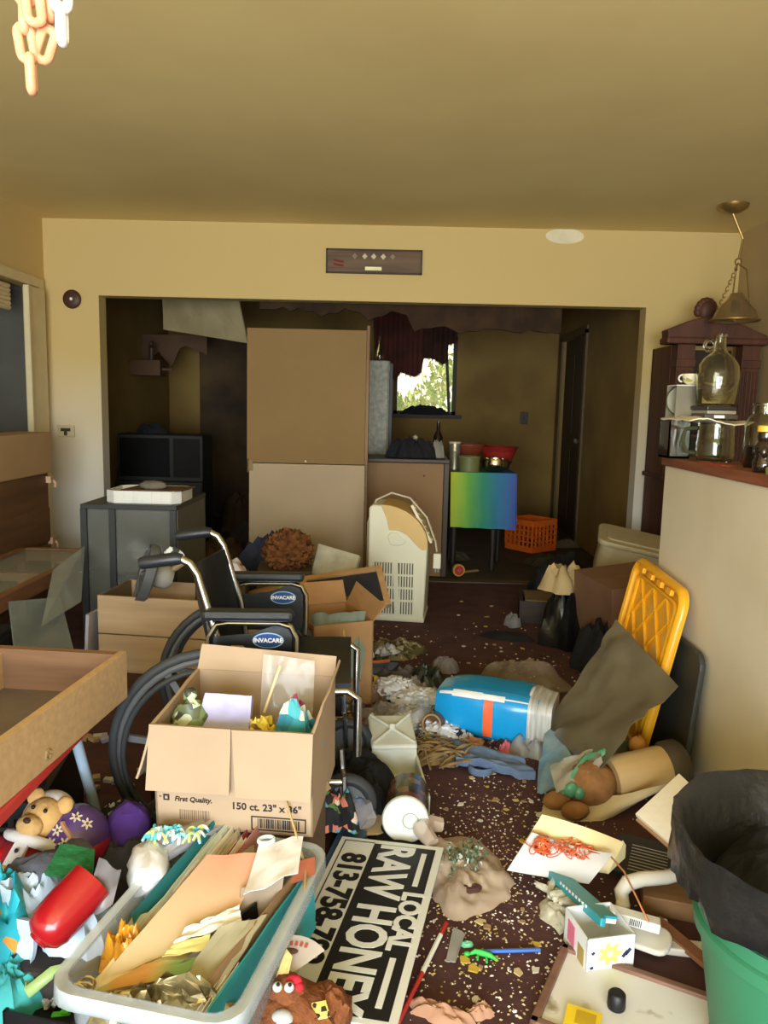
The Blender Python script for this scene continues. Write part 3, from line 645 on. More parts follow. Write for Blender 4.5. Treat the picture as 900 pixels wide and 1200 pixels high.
# ---------------------------------------------------------------- panel, air conditioner, kitchen
def panel_door():
    m1 = mat('tan panel', (134, 104, 56), .7, var=.05, scale=2); m2 = mat('daylight tinted lower leaf', (176, 154, 122), .7, var=.05, scale=2)  # darker yellow upper leaf, paler lower leaf: low neutral light painted into the colours
    t = thing('wardrobe_panel', 'tall tan wardrobe panel with a seam standing in the wide opening', 'panel', (-.55, 5.12, 0), (math.radians(-1), 0, math.radians(1)))
    part('upper_leaf', MB().bb(-.4, .38, -.02, .02, .845, 1.72), m1, t, bevel=.002); part('lower_leaf', MB().bb(-.385, .395, -.02, .02, 0, .84), m2, t, bevel=.002)
    part('side_post', MB().bb(.382, .40, -.02, .3, 0, 1.75), wood('post wood', (150, 112, 70), (120, 86, 52), axis=2), t)
    part('hinge', MB().bb(-.39, -.36, -.028, -.02, .79, .86).tube([(-.392, -.026, .78), (-.392, -.026, .87)], .006, 8), mat('old hinge', (110, 90, 54), .5, metal=.5), t)
    part('screw', MB().lathe([(.006, 0), (.006, .004), (0, .006)], 10, (-.01, -.02, .86), axis='y').rot((0, 0, PI), (-.01, -.02, .86)), WHITE, t)
panel_door()
def aircon():
    w_ = mat('aged white plastic', (226, 222, 196), .45, var=.04, scale=3); yl = mat('yellowed plastic', (214, 178, 108), .45, var=.08, scale=4); dg = mat('vent dark', (92, 92, 84), .7)
    t = thing('portable_air_conditioner', 'cream portable air conditioner with yellowed curved top and front grille', 'air conditioner', (.07, 4.52, 0), (0, 0, math.radians(-7)))
    # side profile seen from the front: flat left edge, curved right shoulder
    prof = [(-.165, .01), (.165, .01), (.178, .44)] + [(.178-.27*(1-math.cos(a)), .44+.235*math.sin(a)) for a in [math.radians(x) for x in range(10, 91, 10)]] + [(-.15, .675), (-.165, .655)]
    M_ = Matrix.Translation((0, .13, 0)) @ Matrix.Rotation(PI/2, 4, 'X')
    part('body', MB().prism(prof, .30, M_), w_, t, bevel=.012)
    sh = [(.18, .435)] + [(.18-.27*(1-math.cos(a)), .445+.235*math.sin(a)) for a in [math.radians(x) for x in range(0, 91, 10)]] + [(-.095, .68), (-.06, .6), (-.045, .535), (.01, .535), (.06, .51), (.12, .45), (.15, .425)]
    part('yellowed_shoulder', MB().prism(sh, .32, Matrix.Translation((0, .14, 0)) @ Matrix.Rotation(PI/2, 4, 'X')), yl, t, bevel=.008)
    part('display_cover', MB().prism([(-.055, .50), (-.03, .525), (.0, .52), (.055, .47), (.03, .45), (-.02, .445), (-.04, .455)], .012, Matrix.Translation((0, -.168, 0)) @ Matrix.Rotation(PI/2, 4, 'X')), w_, t, bevel=.004)
    part('grille_back', MB().bb(-.135, .1, -.172, -.168, .045, .345), dg, t)
    for k in range(16):
        x = -.133+k*.0155
        if -.012 < x-.0 < .012: continue
        part('grille_slat', MB().bb(x, x+.008, -.177, -.17, .045, .345), w_, t)
    for z in (.12, .195, .27): part('grille_rib', MB().box((-.018, -.176, z+.005), (.24, .006, .012)), w_, t)
    part('grille_rib', MB().beam((-.005, -.176, .36), (.012, -.176, .04), .03, .008, (0, 1, 0)), w_, t)
    part('base', MB().bb(-.17, .17, -.175, .135, 0, .028), w_, t, bevel=.006)
    part('louvre_panel', MB().beam((.075, -.02, .675), (.195, -.02, .46), .016, .20, (0, 1, 0)), w_, t, bevel=.003)
    for k in range(6): 
        p = Vector((.075, -.02, .675)).lerp(Vector((.195, -.02, .46)), (k+.5)/6); part('louvre', MB().box(p+Vector((.008, 0, .006)), (.02, .19, .006), (0, .5, 0)), yl, t)
    cable = mat('ivory cable', (200, 190, 162), .5)
    part('power_cord', MB().tube([(-.17, .0, .05), (-.24, .0, .12), (-.19, -.02, .3), (-.19, -.02, .55), (-.14, -.04, .69), (-.05, -.05, .735), (.06, -.06, .71), (.16, -.06, .6), (.215, -.06, .46), (.225, -.06, .40)], .006, 8), cable, t, True)
    part('plug', MB().box((.228, -.06, .345), (.045, .03, .09)), w_, t, bevel=.006)
    for x in (-.006, .01): part('plug_prong', MB().bb(.224+x, .228+x, -.066, -.054, .28, .302), STEEL, t)
aircon()
def kitchen():
    cb = mat('brown counter panel', (150, 116, 76), .7, var=.06, scale=2); dk2 = mat('dark counter edge', (70, 52, 34), .5)
    t = thing('kitchen_peninsula', 'brown kitchen peninsula counter with dark end post behind the air conditioner', 'counter', (.13, 5.78, 0))
    part('front_panel', MB().bb(-.30, .26, -.2, -.17, 0, .83), cb, t); part('body', MB().bb(-.30, .26, -.17, .2, 0, .83), dk2, t)
    part('end_post', MB().bb(.262, .30, -.22, .2, 0, .835), dk2, t, bevel=.004); part('worktop', MB().bb(-.32, .30, -.24, .24, .836, .862), dk2, t, bevel=.004)
    part('screw_head', MB().lathe([(.008, 0), (.006, .004), (0, .004)], 8, (.12, -.2, .74), axis='y').rot((0, 0, PI), (.12, -.2, .74)), dk2, t)
    t = thing('refrigerator', 'pale speckled refrigerator rising behind the peninsula counter', 'refrigerator', (-.23, 6.4, 0))
    fm = mat('speckled galvanised side', (196, 194, 176), .5, c2=(150, 150, 134), scale=30); part('body', MB().bb(-.36, .21, -.02, .6, 0, 1.60), fm, t, bevel=.008)
    part('door', MB().bb(-.36, .20, -.06, -.025, .5, 1.6), fm, t, bevel=.008); part('freezer_door', MB().bb(-.36, .20, -.06, -.025, .04, .49), fm, t, bevel=.008)
    part('side_gasket', MB().bb(.212, .235, .0, .55, .03, 1.58), BLACK, t)
    # glass bottles on refrigerator
    for i, x in enumerate((-.02, .12)):
        b = thing('glass_bottle', ['tall dark glass bottle on top of the refrigerator', 'short clear glass bottle on top of the refrigerator'][i], 'bottle', (-.23+x, 6.6, 1.6))
        part('glass', MB().lathe([(.03, 0), (.034, .01), (.034, .12-.03*i), (.012, .17-.03*i), (.012, .24-.05*i)], 14), mat('brown glass', (60, 46, 24), .1, trans=.4) if i == 0 else GLASS, b, True); part('cap', MB().lathe([(.014, .235-.05*i), (.014, .26-.05*i)], 12), dk2, b)
    # things on the peninsula
    Z = .862
    t = thing('lidded_pot', 'white pot with green lid on the peninsula counter', 'pot', (.19, 5.95, Z)); part('bowl', MB().lathe([(.05, 0), (.085, .03), (.09, .08)], 20), mat('pale enamel', (190, 186, 160), .4), t, True)
    part('lid', MB().lathe([(.095, .08), (.09, .095), (.06, .12), (.0, .13)], 20), mat('green enamel', (110, 128, 88), .4), t, True); part('knob', MB().lathe([(.01, .125), (.02, .145), (.0, .16)], 12), WHITE, t, True)
    solo('black_bag', 'black crumpled bag on the front of the peninsula counter', 'bag', MB().heap(.34, .2, .16, 4, .4), BLACKC, (.15, 5.72, Z))
    solo('white_bag', 'small grey white paper bag beside the black bag on the counter', 'bag', MB().heap(.1, .09, .16, 6, .3, 18, 7), mat('dull paper bag', (140, 134, 120), .8), (.36, 5.72, Z))
    t = thing('wine_bottle', 'dark narrow-necked bottle standing on the peninsula counter', 'bottle', (.36, 5.88, Z)); part('glass', MB().lathe([(.035, 0), (.037, .01), (.037, .15), (.014, .2), (.013, .27)], 14), mat('dark wine glass', (34, 22, 16), .15), t, True); part('label_band', MB().lathe([(.0375, .05), (.0375, .11)], 14), mat('dull label', (90, 70, 46)), t)
    solo('red_apron', 'small crumpled red cloth behind the white bag on the counter', 'cloth', MB().heap(.12, .1, .13, 8, .4, 18, 7), mat('dull red cloth', (110, 46, 34), .9), (.27, 5.9, Z))
    # table with tie-dye cloth
    tw = mat('dark table wood', (40, 32, 22), .6)
    t = thing('dining_table', 'small dark wooden table beneath the tie-dye cloth', 'table', (.69, 5.98, 0)); part('top', MB().bb(-.22, .24, -.2, .25, .725, .75), tw, t)
    for x in (-.19, .11, .2):
        for y in (-.15, .21):
            if x == .11 and y > 0 or x == .2 and y < 0: continue
            part('leg', MB().lathe([(.02, 0), (.024, .04), (.018, .1), (.026, .3), (.02, .4), (.028, .5), (.028, .725)], 12, (x, y, 0)), tw, t, True)
    part('apron', MB().bb(-.2, .22, -.17, -.15, .64, .725), tw, t)
    td = gradm('tie dye', [(196, 206, 60), (110, 176, 70), (50, 140, 110), (50, 120, 160), (70, 90, 170)], 0, -.2, .3)
    def drape(u, v): return .012*math.sin(u*19)*v
    m = MB().bb(-.235, .255, -.215, .26, .752, .758); m.patch((-.235, -.222, .758), (.255, -.222, .758), (.265, -.24, .335), (-.225, -.235, .345), 26, 6, .006, 2, .005, 3, drape); m.patch((.258, -.22, .758), (.258, .26, .758), (.275, .26, .36), (.275, -.22, .36), 16, 4, .006, 4, .005, 3, drape)
    solo('tie_dye_cloth', 'yellow green and blue tie-dye cloth hanging over the small table', 'tablecloth', m, td, (.69, 5.98, 0), smooth=True)
    Z2 = .76
    t = thing('steel_pot', 'shiny round steel pot on the tie-dye cloth', 'pot', (.80, 5.88, Z2)); part('body', MB().lathe([(.06, 0), (.09, .02), (.1, .06), (.09, .1), (.085, .1), (.08, .03), (0, .01)], 22), mat('polished steel', (200, 190, 160), .15, metal=1), t, True)
    for s_ in (-1, 1): part('handle', MB().tube([(s_*.095, -.02, .07), (s_*.125, 0, .075), (s_*.095, .02, .07)], .006, 6), BLACK, t)
    t = thing('red_basin', 'dark red plastic basin behind the steel pot', 'basin', (.86, 6.13, Z2)); part('bowl', MB().lathe([(.1, .06), (.15, .18), (.16, .18), (.15, .172), (.095, .066), (0, .064)], 22), mat('dull red plastic', (150, 40, 34), .5), t, True); part('foot', MB().lathe([(.08, 0), (.1, .06)], 22), tw, t, True)
    t = thing('orange_bowl', 'brownish red mixing bowl stacked beside the basin', 'bowl', (.62, 6.14, Z2)); part('bowl', MB().lathe([(.06, .0), (.09, .1), (.14, .19), (.145, .19), (.09, .1), (0, .02)], 22), mat('brick red bowl', (132, 60, 36), .5), t, True); part('rim', MB().tube(arc((0, 0, .19), .143, 0, 360, 22, 'xy')[:-1], .006, 6, True), mat('brick red bowl', (132, 60, 36)), t)
    t = thing('green_canister', 'olive green canister at the front of the small table', 'canister', (.6, 5.86, Z2)); part('body', MB().lathe([(.08, .0), (.085, .11), (.08, .11), (0, .1)], 20), mat('olive green', (110, 112, 66), .5), t, True); part('rim', MB().tube(arc((0, 0, .11), .083, 0, 360, 20, 'xy')[:-1], .006, 6, True), mat('olive rim', (130, 128, 84)), t)
    t = thing('tin_can', 'tall ribbed tin on the small table beside the counter', 'tin', (.50, 6.0, Z2)); part('body', MB().lathe([(.045, 0), (.045, .14), (.048, .15), (.045, .16), (.045, .2), (0, .2)], 16), mat('dull tin', (160, 150, 124), .35, metal=.6), t, True); part('lid', MB().lathe([(.048, .2), (.048, .215), (0, .215)], 16), mat('pale tin lid', (190, 180, 150), .4), t, True)
    # milk crate
    orr = mat('orange plastic', (226, 106, 34), .5, var=.06)
    t = thing('milk_crate', 'bright orange lattice milk crate on the kitchen floor', 'crate', (1.27, 6.8, 0), (0, 0, math.radians(38)))
    s_ = .155
    for x, y, r in ((0, -s_, 0), (0, s_, 0), (-s_, 0, 1), (s_, 0, 1)):
        m = MB()
        def bx(u0, u1, z0, z1):
            if r: m.bb(x-.007, x+.007, u0, u1, z0, z1)
            else: m.bb(u0, u1, y-.007, y+.007, z0, z1)
        bx(-s_, s_, 0, .05); bx(-s_, s_, .23, .27)
        for k in range(7): bx(-s_+k*.0493-.006, -s_+k*.0493+.007, .05, .23)
        for z in (.09, .14, .19): bx(-s_, s_, z-.005, z+.005)
        part('lattice_wall', m, orr, t)
    part('bottom', MB().bb(-s_, s_, -s_, s_, 0, .012), orr, t); part('rim', MB().tube([(-s_, -s_, .27), (s_, -s_, .27), (s_, s_, .27), (-s_, s_, .27)], .010, 6, True), orr, t)
    # ragged curtain at the window
    random.seed(5)
    cm = mat('burgundy curtain', (84, 46, 34), .9, c2=(52, 32, 24), scale=5); cm2 = mat('maroon curtain', (106, 52, 42), .9, c2=(70, 40, 32), scale=5)
    def ragged(pts, nm, lab, m_, yv):
        m = MB(); top = 2.3; n = len(pts)-1; K = 6
        for i in range(n):
            (x0, z0), (x1, z1) = pts[i], pts[i+1]
            for k in range(K):
                u0, u1 = k/K, (k+1)/K; xa, xb = x0+(x1-x0)*u0, x0+(x1-x0)*u1; za = z0+(z1-z0)*u0; zb = z0+(z1-z0)*u1; zt = min(za, zb)-random.uniform(0, .035)
                ya = yv+.02*math.sin(xa*60); yb = yv+.02*math.sin(xb*60)
                m.add([(xa, ya, top), (xb, yb, top), (xb, yb, zb), ((xa+xb)/2, (ya+yb)/2, zt), (xa, ya, za), (xa, ya+.006, top), (xb, yb+.006, top), (xb, yb+.006, zb), ((xa+xb)/2, (ya+yb)/2+.006, zt), (xa, ya+.006, za)], [(0, 4, 3, 2, 1), (5, 6, 7, 8, 9), (4, 9, 8, 3), (3, 8, 7, 2), (0, 1, 6, 5)])
        world_solo(nm, lab, 'curtain', m, m_)
    P_ = lambda x, y: (A(x, y, 8.2).x, A(x, y, 8.2).z)
    ragged([P_(438, 372), P_(440, 440), P_(459, 440), P_(463, 446), P_(470, 436), P_(480, 440), P_(487, 441), P_(494, 436), P_(496, 422)], 'ragged_curtain', 'torn dark maroon curtain hanging over the left of the kitchen window', cm2, 8.205)
    ragged([P_(491, 424), P_(498, 419), P_(510, 421), P_(519, 427), P_(524, 424), P_(526, 404), P_(533, 402), P_(536, 398)], 'ragged_curtain', 'shorter torn brown curtain over the right of the kitchen window', cm, 8.235)
    solo('curtain_rod', 'dark curtain rod above the kitchen window', 'rod', MB().tube([(-.2, KB, 2.29), (-.2, 8.22, 2.29), (.85, 8.22, 2.29), (.85, KB, 2.29)], .018, 8), fr)
    solo('sill_clutter', 'dark lump of rags along the kitchen window sill', 'rags', MB().heap(.55, .1, .11, 9, .4), BLACKC, (.36, 8.32, 1.15))
    # hanging drywall and damaged soffit
    dw_ = mat('dirty drywall', (176, 160, 120), .9, c2=(146, 128, 88), scale=3)
    c = [A(190, 352, 6.3), A(268, 350, 6.1), A(290, 402, 6.15), A(192, 386, 6.4)]
    t0 = [Vector((p.x, p.y, p.z)) for p in c]
    c[0].z = CZ; c[1].z = CZ
    world_solo('hanging_drywall', 'pale sheet of drywall hanging down from the kitchen ceiling', 'drywall', MB().patch(*c, 8, 6, .015, 3, .014), dw_)
    random.seed(8); m = MB(); xs = [-.95+i*.055 for i in range(40)]
    def zb(x): return 1.92-.14*abs(noise.noise(Vector((x*3, 0, 1))))-.09*abs(noise.noise(Vector((x*9, 3, 1))))-(.10 if x > .1 else 0)
    for a, b in zip(xs[:-1], xs[1:]):
        m.add([(a, 5.62, 2.44), (b, 5.62, 2.44), (b, 5.62, zb(b)), (a, 5.62, zb(a)), (a, 5.66, 2.44), (b, 5.66, 2.44), (b, 5.66, zb(b)), (a, 5.66, zb(a))], [(0, 3, 2, 1), (4, 5, 6, 7), (3, 7, 6, 2), (0, 1, 5, 4), (0, 4, 7, 3), (1, 2, 6, 5)])
    for v in m.v: v.y += .05*noise.noise(Vector((v.x*4, v.z*4, 0)))
    m.v = [v for v in m.v]
    world_solo('sagging_insulation', 'torn dark brown insulation sagging from the kitchen ceiling', 'insulation', m, mat('burnt insulation', (70, 48, 26), .95, c2=(44, 30, 18), scale=6))
    # scalloped shelf valance on the left kitchen wall
    vm = mat('brown shelf wood', (92, 62, 34), .7, var=.15)
    t = thing('scalloped_shelf', 'brown scalloped wooden shelf on the left kitchen wall', 'shelf', (-2.27, 7.6, 1.66))
    sc_ = [(-.12, .18), (.5, .18), (.5, .02)] + [(.42-.06*i, .02+.08*math.sin(i*.8)) for i in range(1, 4)] + [(.16, -.10), (.10, -.04), (.04, .04), (-.03, -.02), (-.08, -.10), (-.12, -.06)]
    part('valance', MB().prism(sc_, .02, Matrix.Translation((0, -.1, 0)) @ Matrix.Rotation(PI/2, 4, 'X')), vm, t); part('shelf_board', MB().bb(-.12, .5, -.12, .08, .18, .2), vm, t)
    t = thing('wall_shelf', 'small brown box shelf below the scalloped shelf', 'shelf', (-2.30, 7.15, 1.46)); part('box', MB().bb(-.08, .2, -.08, .09, 0, .14), vm, t, bevel=.004); part('peg', MB().bb(.2, .3, -.02, .0, .05, .07), vm, t)
    t = thing('figurine', 'tiny dark figurine standing on the small wall shelf', 'figurine', (-2.2, 7.15, 1.60)); part('body', MB().lathe([(.03, 0), (.02, .06), (.03, .11), (.012, .13)], 10), dk2, t, True); part('head', MB().sphere((0, 0, .15), .022, 10, 8), dk2, t, True)
    # black television set and cabinet at left
    t = thing('television_cabinet', 'black cabinet against the left kitchen wall', 'cabinet', (-1.98, 6.75, 0)); part('body', MB().bb(-.36, .38, -.2, .2, 0, .55), mat('dull black', (38, 36, 32), .6), t, bevel=.006)
    part('door', MB().bb(-.35, .0, -.215, -.2, .04, .53), mat('dull black', (38, 36, 32)), t, bevel=.004); part('door', MB().bb(.01, .37, -.215, -.2, .04, .53), mat('dull black', (38, 36, 32)), t, bevel=.004)
    t = thing('old_television', 'old black television on the cabinet in the kitchen', 'television', (-1.98, 6.75, .55)); part('case', MB().bb(-.35, .38, -.18, .18, 0, .4), mat('dull black', (38, 36, 32)), t, bevel=.01); part('screen', MB().bb(-.33, .1, -.187, -.178, .04, .37), mat('dead screen', (24, 24, 24), .2), t, bevel=.004); part('speaker', MB().bb(.13, .36, -.185, -.178, .04, .37), mat('speaker cloth', (30, 28, 26), .9), t)
    solo('crumpled_hat', 'dark crumpled cap on top of the old television', 'cap', MB().heap(.26, .16, .10, 5, .3, 20, 7), BLACKC, (-2.08, 6.72, .95))
    # dark junk on kitchen floor at left
    random.seed(17)
    jm = [mat('junk a', (70, 52, 34), .9, var=.3), mat('junk b', (48, 40, 32), .9, var=.3), mat('junk c', (92, 70, 46), .9, var=.3)]
    for i, (x, y, s_, h_, l) in enumerate(((-1.35, 7.5, .7, .38, 'tallest dark brown rubbish heap on the left of the kitchen floor'), (-1.1, 6.5, .55, .26, 'dark rubbish heap beside the television cabinet'), (-1.35, 5.9, .5, .18, 'low rubbish heap near the cabinet just inside the opening'), (-.5, 7.7, .4, .24, 'dark rubbish heap in front of the dark brown panel'))):
        solo('rubbish_heap', l, 'rubbish', MB().heap(s_, s_*.8, h_, 20+i, .5), jm[i % 3], (x, y, -.004))
    t = thing('ring_chain', 'chain of small metal rings lying on the dark rubbish', 'chain', (-1.08, 6.4, .2))
    for k in range(9): part('ring', MB().tube(arc((.02*math.sin(k*2), .005*k, .012+.028*k), .016, 0, 360, 10, 'xz' if k % 2 else 'yz')[:-1], .004, 5, True), STEEL, t)
    # small kitchen floor things
    t = thing('tape_measure', 'small red round tape reel near the table leg', 'tape reel', tuple(G(537, 675)+Vector((0, 0, .045))), (0, 0, .2)); part('disc', MB().lathe([(.045, -.015), (.045, .015)], 20, axis='y'), mat('tape yellow', (206, 170, 80), .5), t, True); part('face', MB().lathe([(.036, -.018), (.036, .018)], 20, axis='y'), mat('tape red', (190, 50, 36), .5), t, True); part('hub', MB().lathe([(.012, -.021), (.012, .021)], 10, axis='y'), STEEL, t)
    solo('tan_dowel', 'short tan stick lying by the red tape reel', 'stick', MB().tube([G(541, 672)+Vector((0, 0, .01)), G(560, 670)+Vector((0, 0, .01))], .01, 6).shift(G(550, 671)), mat('stick tan', (150, 120, 70)), G(550, 671))
    for i, (px, py, c_, w_) in enumerate(((528, 655, (70, 64, 46), .3), (640, 660, (64, 56, 40), .4), (660, 640, (92, 84, 62), .3), (620, 640, (80, 72, 52), .22), (676, 618, (70, 66, 52), .3))):
        solo('floor_rag', ['grey rag lying under the small table', 'dark rag in front of the orange crate', 'pale grey rag beside the orange crate', 'small rag between the crate and the table', 'rag by the dark kitchen door'][i], 'rag', MB().heap(w_, w_*.6, .07, 30+i, .5, 20, 6), mat('rag %d' % i, c_, .9, var=.2), G(px, py)-Vector((0, 0, .003)))
    # tan skirting plywood
kitchen()
# ---------------------------------------------------------------- half wall glassware, hutch
def glassware():
    Z = 1.07
    def shell(prof, th=.003):   # outer profile bottom to top, returned as a closed glass wall
        inner = [(max(r-th, .001), z+(th if i == 0 else 0)) for i, (r, z) in enumerate(prof)]
        return [(0, prof[0][1])] + prof + inner[::-1] + [(0, prof[0][1]+th)]
    gl = mat('greenish bottle glass', (236, 238, 222), .04, var=0, trans=1, ior=1.45)
    t = thing('rectangular_vase', 'square clear glass vase at the end of the half wall cap', 'vase', (1.06, 2.90, Z))
    m = MB()
    for a in ((-.04, -.036, -.05, .05), (.036, .04, -.05, .05), (-.04, .04, -.05, -.046), (-.04, .04, .046, .05)): m.bb(*a, 0, .135)
    part('walls', m, GLASS, t); part('base', MB().bb(-.04, .04, -.05, .05, 0, .008), GLASS, t)
    t = thing('glass_pitcher', 'ridged clear glass mug pitcher with a loop handle on the half wall cap', 'pitcher', (1.145, 2.74, Z))
    prof = [(.058, 0), (.06, .01)] + [(.062+(.003 if k % 2 else 0), .015+.009*k) for k in range(7)] + [(.061, .085), (.06, .135)]
    part('body', MB().lathe(shell(prof), 28), gl, t, True); part('handle', MB().tube([(-.058, .02, .115), (-.095, .03, .11), (-.105, .03, .07), (-.09, .03, .03), (-.058, .02, .025)], .008, 8), mat('dark glass handle', (70, 70, 50), .15), t, True)
    wp = mat('creased white paper', (226, 216, 186), .8, var=.05)
    world_solo('paper_sheet', 'creased cream paper laid over the vase and the pitcher', 'paper', MB().patch((1.02, 2.95, 1.212), (1.02, 2.66, 1.212), (1.215, 2.62, 1.208), (1.215, 2.88, 1.208), 8, 14, .006, 2, .004, 4, lambda u, v: .010*math.sin(v*7)-.012*max(0, v-.7)), wp, smooth=True)
    bx = [(72, 64, 60), (150, 140, 120), (46, 40, 40), (176, 168, 150)]
    z = 1.218
    for i, (w_, d_, h_, l) in enumerate(((.11, .18, .016, 'dark flat package with a barcode under the glass jug'), (.10, .17, .012, 'grey plastic-wrapped disc case above the barcode package'), (.105, .16, .014, 'black disc case beneath the glass jug'))):
        t = thing('disc_case', l, 'case', (1.135, 2.76+.005*i, z)); part('case', MB().box((0, 0, h_/2), (w_, d_, h_), (0, 0, .06*(i-1))), mat('case %d' % i, bx[i], .3), t, bevel=.002)
        if i == 0:
            part('label_patch', MB().bb(-.0558, -.055, -.07, -.03, .003, .013), PAPER, t)
            m = MB()
            for k in range(7): m.bb(-.0562, -.0558, -.066+.005*k, -.064+.005*k, .004, .012)
            part('barcode', m, BLACK, t)
            m = MB(); m.bb(-.03, .05, -.0905, -.089, .003, .013); part('label_patch', m, PAPER, t)
        z += h_+.001
    # jug
    t = thing('glass_jug', 'large clear glass jug with a ring handle on the stacked cases', 'jug', (1.14, 2.75, z))
    prof = [(.064, 0), (.07, .008), (.071, .11), (.066, .14), (.05, .165), (.03, .182), (.02, .196), (.018, .235), (.022, .238), (.022, .246)]
    part('body', MB().lathe(shell(prof, .0035), 30), gl, t, True); part('handle', MB().tube(arc((-.036, 0, .208), .018, 0, 360, 14)[:-1], .007, 8, True), gl, t, True)
    # round plate and floral card behind
    t = thing('glass_plate', 'round glass plate leaning behind the jug', 'plate', (1.07, 2.87, 1.222), (math.radians(80), 0, math.radians(-20)))
    part('disc', MB().lathe([(0, .0), (.03, .0), (.058, .01), (.058, .013), (.03, .004), (0, .004)], 26, (0, .058, 0)), mat('smoky plate', (176, 176, 156), .1, alpha=.55), t, True); part('rim', MB().tube(arc((0, .058, .012), .058, 0, 360, 26, 'xy')[:-1], .002, 6, True), gl, t, True)
    t = thing('floral_cup', 'cream floral teacup on top of the leaning plate stack', 'cup', (1.085, 2.84, 1.336)); 
    part('bowl', MB().lathe(shell([(.016, 0), (.03, .012), (.036, .04)]), 18), patt('cream floral', [(226, 214, 180), (216, 204, 160), (170, 160, 90), (226, 214, 180)], 60), t, True); part('handle', MB().tube(arc((-.036, 0, .024), .012, 90, 270, 8), .003, 6), WHITE, t)
    t = thing('cardboard_sleeve', 'small dark open carton holding the plate and teacup', 'box', (1.065, 2.87, 1.218)); m = MB(); m.bb(-.04, .05, -.05, -.046, 0, .115); m.bb(-.04, .05, .046, .05, 0, .118); m.bb(.046, .05, -.05, .05, 0, .118); part('walls', m, mat('grey sleeve', (120, 112, 92), .7), t); part('top', MB().bb(-.04, .05, -.05, .05, .115, .118), PAPER, t)
    t = thing('glass_jar', 'large clear wide-mouthed glass jar on the half wall cap', 'jar', (1.178, 2.45, Z)); t.scale = (.8, .8, .95)
    part('body', MB().lathe(shell([(.07, 0), (.076, .01), (.076, .14), (.066, .165), (.05, .178), (.05, .205), (.054, .207), (.054, .213)]), 28), gl, t, True)
    part('contents', MB().lathe([(0, .004), (.071, .005), (.072, .07), (0, .075)], 24), mat('dark syrup', (52, 38, 26), .3), t, True)
    t = thing('honey_bottle', 'dark bear-shaped plastic bottle with a yellow cap on the half wall cap', 'bottle', (1.085, 2.25, Z))
    hb = mat('dark syrup plastic', (36, 24, 16), .12, var=.2, coat=.5)
    part('body', MB().lathe([(.026, 0), (.03, .006), (.031, .03), (.024, .045), (.028, .06), (.029, .075), (.02, .09), (.023, .1), (.022, .115), (.014, .12)], 20), hb, t, True)
    for s in (-1, 1): part('arm', MB().sphere((-.012, s*.026, .06), (.012, .008, .018), 10, 8), hb, t, True); part('ear', MB().sphere((0, s*.018, .116), (.006, .007, .007), 8, 6), hb, t, True)
    part('cap', MB().lathe([(.024, .118), (.024, .134), (.02, .136), (0, .136)], 20), mat('yellow cap', (236, 190, 60), .4), t, True)
    solo('jar_cover', 'olive green jar lid beside the bear-shaped bottle', 'lid', MB().lathe([(0, 0), (.03, 0), (.032, .018), (.028, .022), (0, .022)], 20), mat('olive lid', (128, 130, 60), .5), (1.085, 2.165, Z), smooth=True)
    solo('red_card', 'flat red card lying under the glass jar edge', 'card', MB().bb(-.02, .02, -.08, .08, 0, .003), mat('red card', (170, 56, 40), .6), (1.075, 2.56, Z), (0, 0, .05))
glassware()
def hutch():
    hw_ = wood('carved dark wood', (98, 56, 34), (64, 36, 24), axis=2, scale=2); x0, x1, y0, y1 = 1.775, 2.30, 4.93, 5.38
    t = thing('china_hutch', 'dark carved wooden hutch with arched pediment behind the half wall', 'hutch', (2.0, 5.15, 0))
    L_ = x0-2.0; R_ = x1-2.0; F_ = y0-5.15; B_ = y1-5.15
    part('base_cabinet', MB().bb(L_, R_, F_-.0, B_, 0, .8), hw_, t, bevel=.006); part('counter_slab', MB().bb(L_-.02, R_, F_-.03, B_, .8, .83), hw_, t, bevel=.006)
    for x in (L_+.14, R_-.14): part('cupboard_door', MB().bb(x-.12, x+.12, F_-.015, F_, .08, .74), hw_, t, bevel=.006)
    for x in (L_+.06, R_-.06):
        c = part('column', MB().bb(x-.055, x+.055, F_, F_+.1, .83, 1.66), hw_, t)
        for k in range(4): part('flute', MB().lathe([(.009, .86), (.009, 1.5)], 8, (x-.036+.024*k, F_, 0)), hw_, c, True)
        part('capital', MB().bb(x-.06, x+.06, F_-.012, F_+.1, 1.52, 1.57), hw_, c, bevel=.004)
    part('back_panel', MB().bb(L_, R_, B_-.02, B_, .83, 1.66), mat('dark hutch back', (60, 44, 30), .7), t)
    part('side_panel', MB().bb(L_, L_+.02, F_+.1, B_, .83, 1.66), hw_, t)
    for z in (1.08, 1.34): part('shelf', MB().bb(L_+.02, R_-.02, F_+.05, B_-.02, z, z+.02), hw_, t)
    part('mirror', MB().bb(L_+.12, R_-.12, B_-.03, B_-.02, .85, 1.5), mat('old mirror', (110, 104, 84), .15, metal=.6), t)
    ped = [(L_-.07, 1.66), (R_+.02, 1.66), (R_+.02, 1.72), (.12, 1.80), (.06, 1.83), (-.06, 1.83), (-.14, 1.81), (-.30, 1.745), (L_-.07, 1.72)]
    part('pediment', MB().prism(ped, .12, Matrix.Translation((0, F_+.09, 0)) @ Matrix.Rotation(PI/2, 4, 'X')), hw_, t, bevel=.006)
    part('cornice', MB().bb(L_-.08, R_+.02, F_-.05, F_+.1, 1.66, 1.70), hw_, t, bevel=.01)
    m = MB()
    for k in range(9):
        a = PI*k/8; m.sphere((-.05+.05*math.cos(a), F_+.03, 1.86+.065*math.sin(a)), (.028, .022, .028), 10, 8)
    m.sphere((-.05, F_+.02, 1.87), (.05, .03, .06), 14, 10, .1, 8, 1); part('carved_crest', m, hw_, t, True)
hutch()
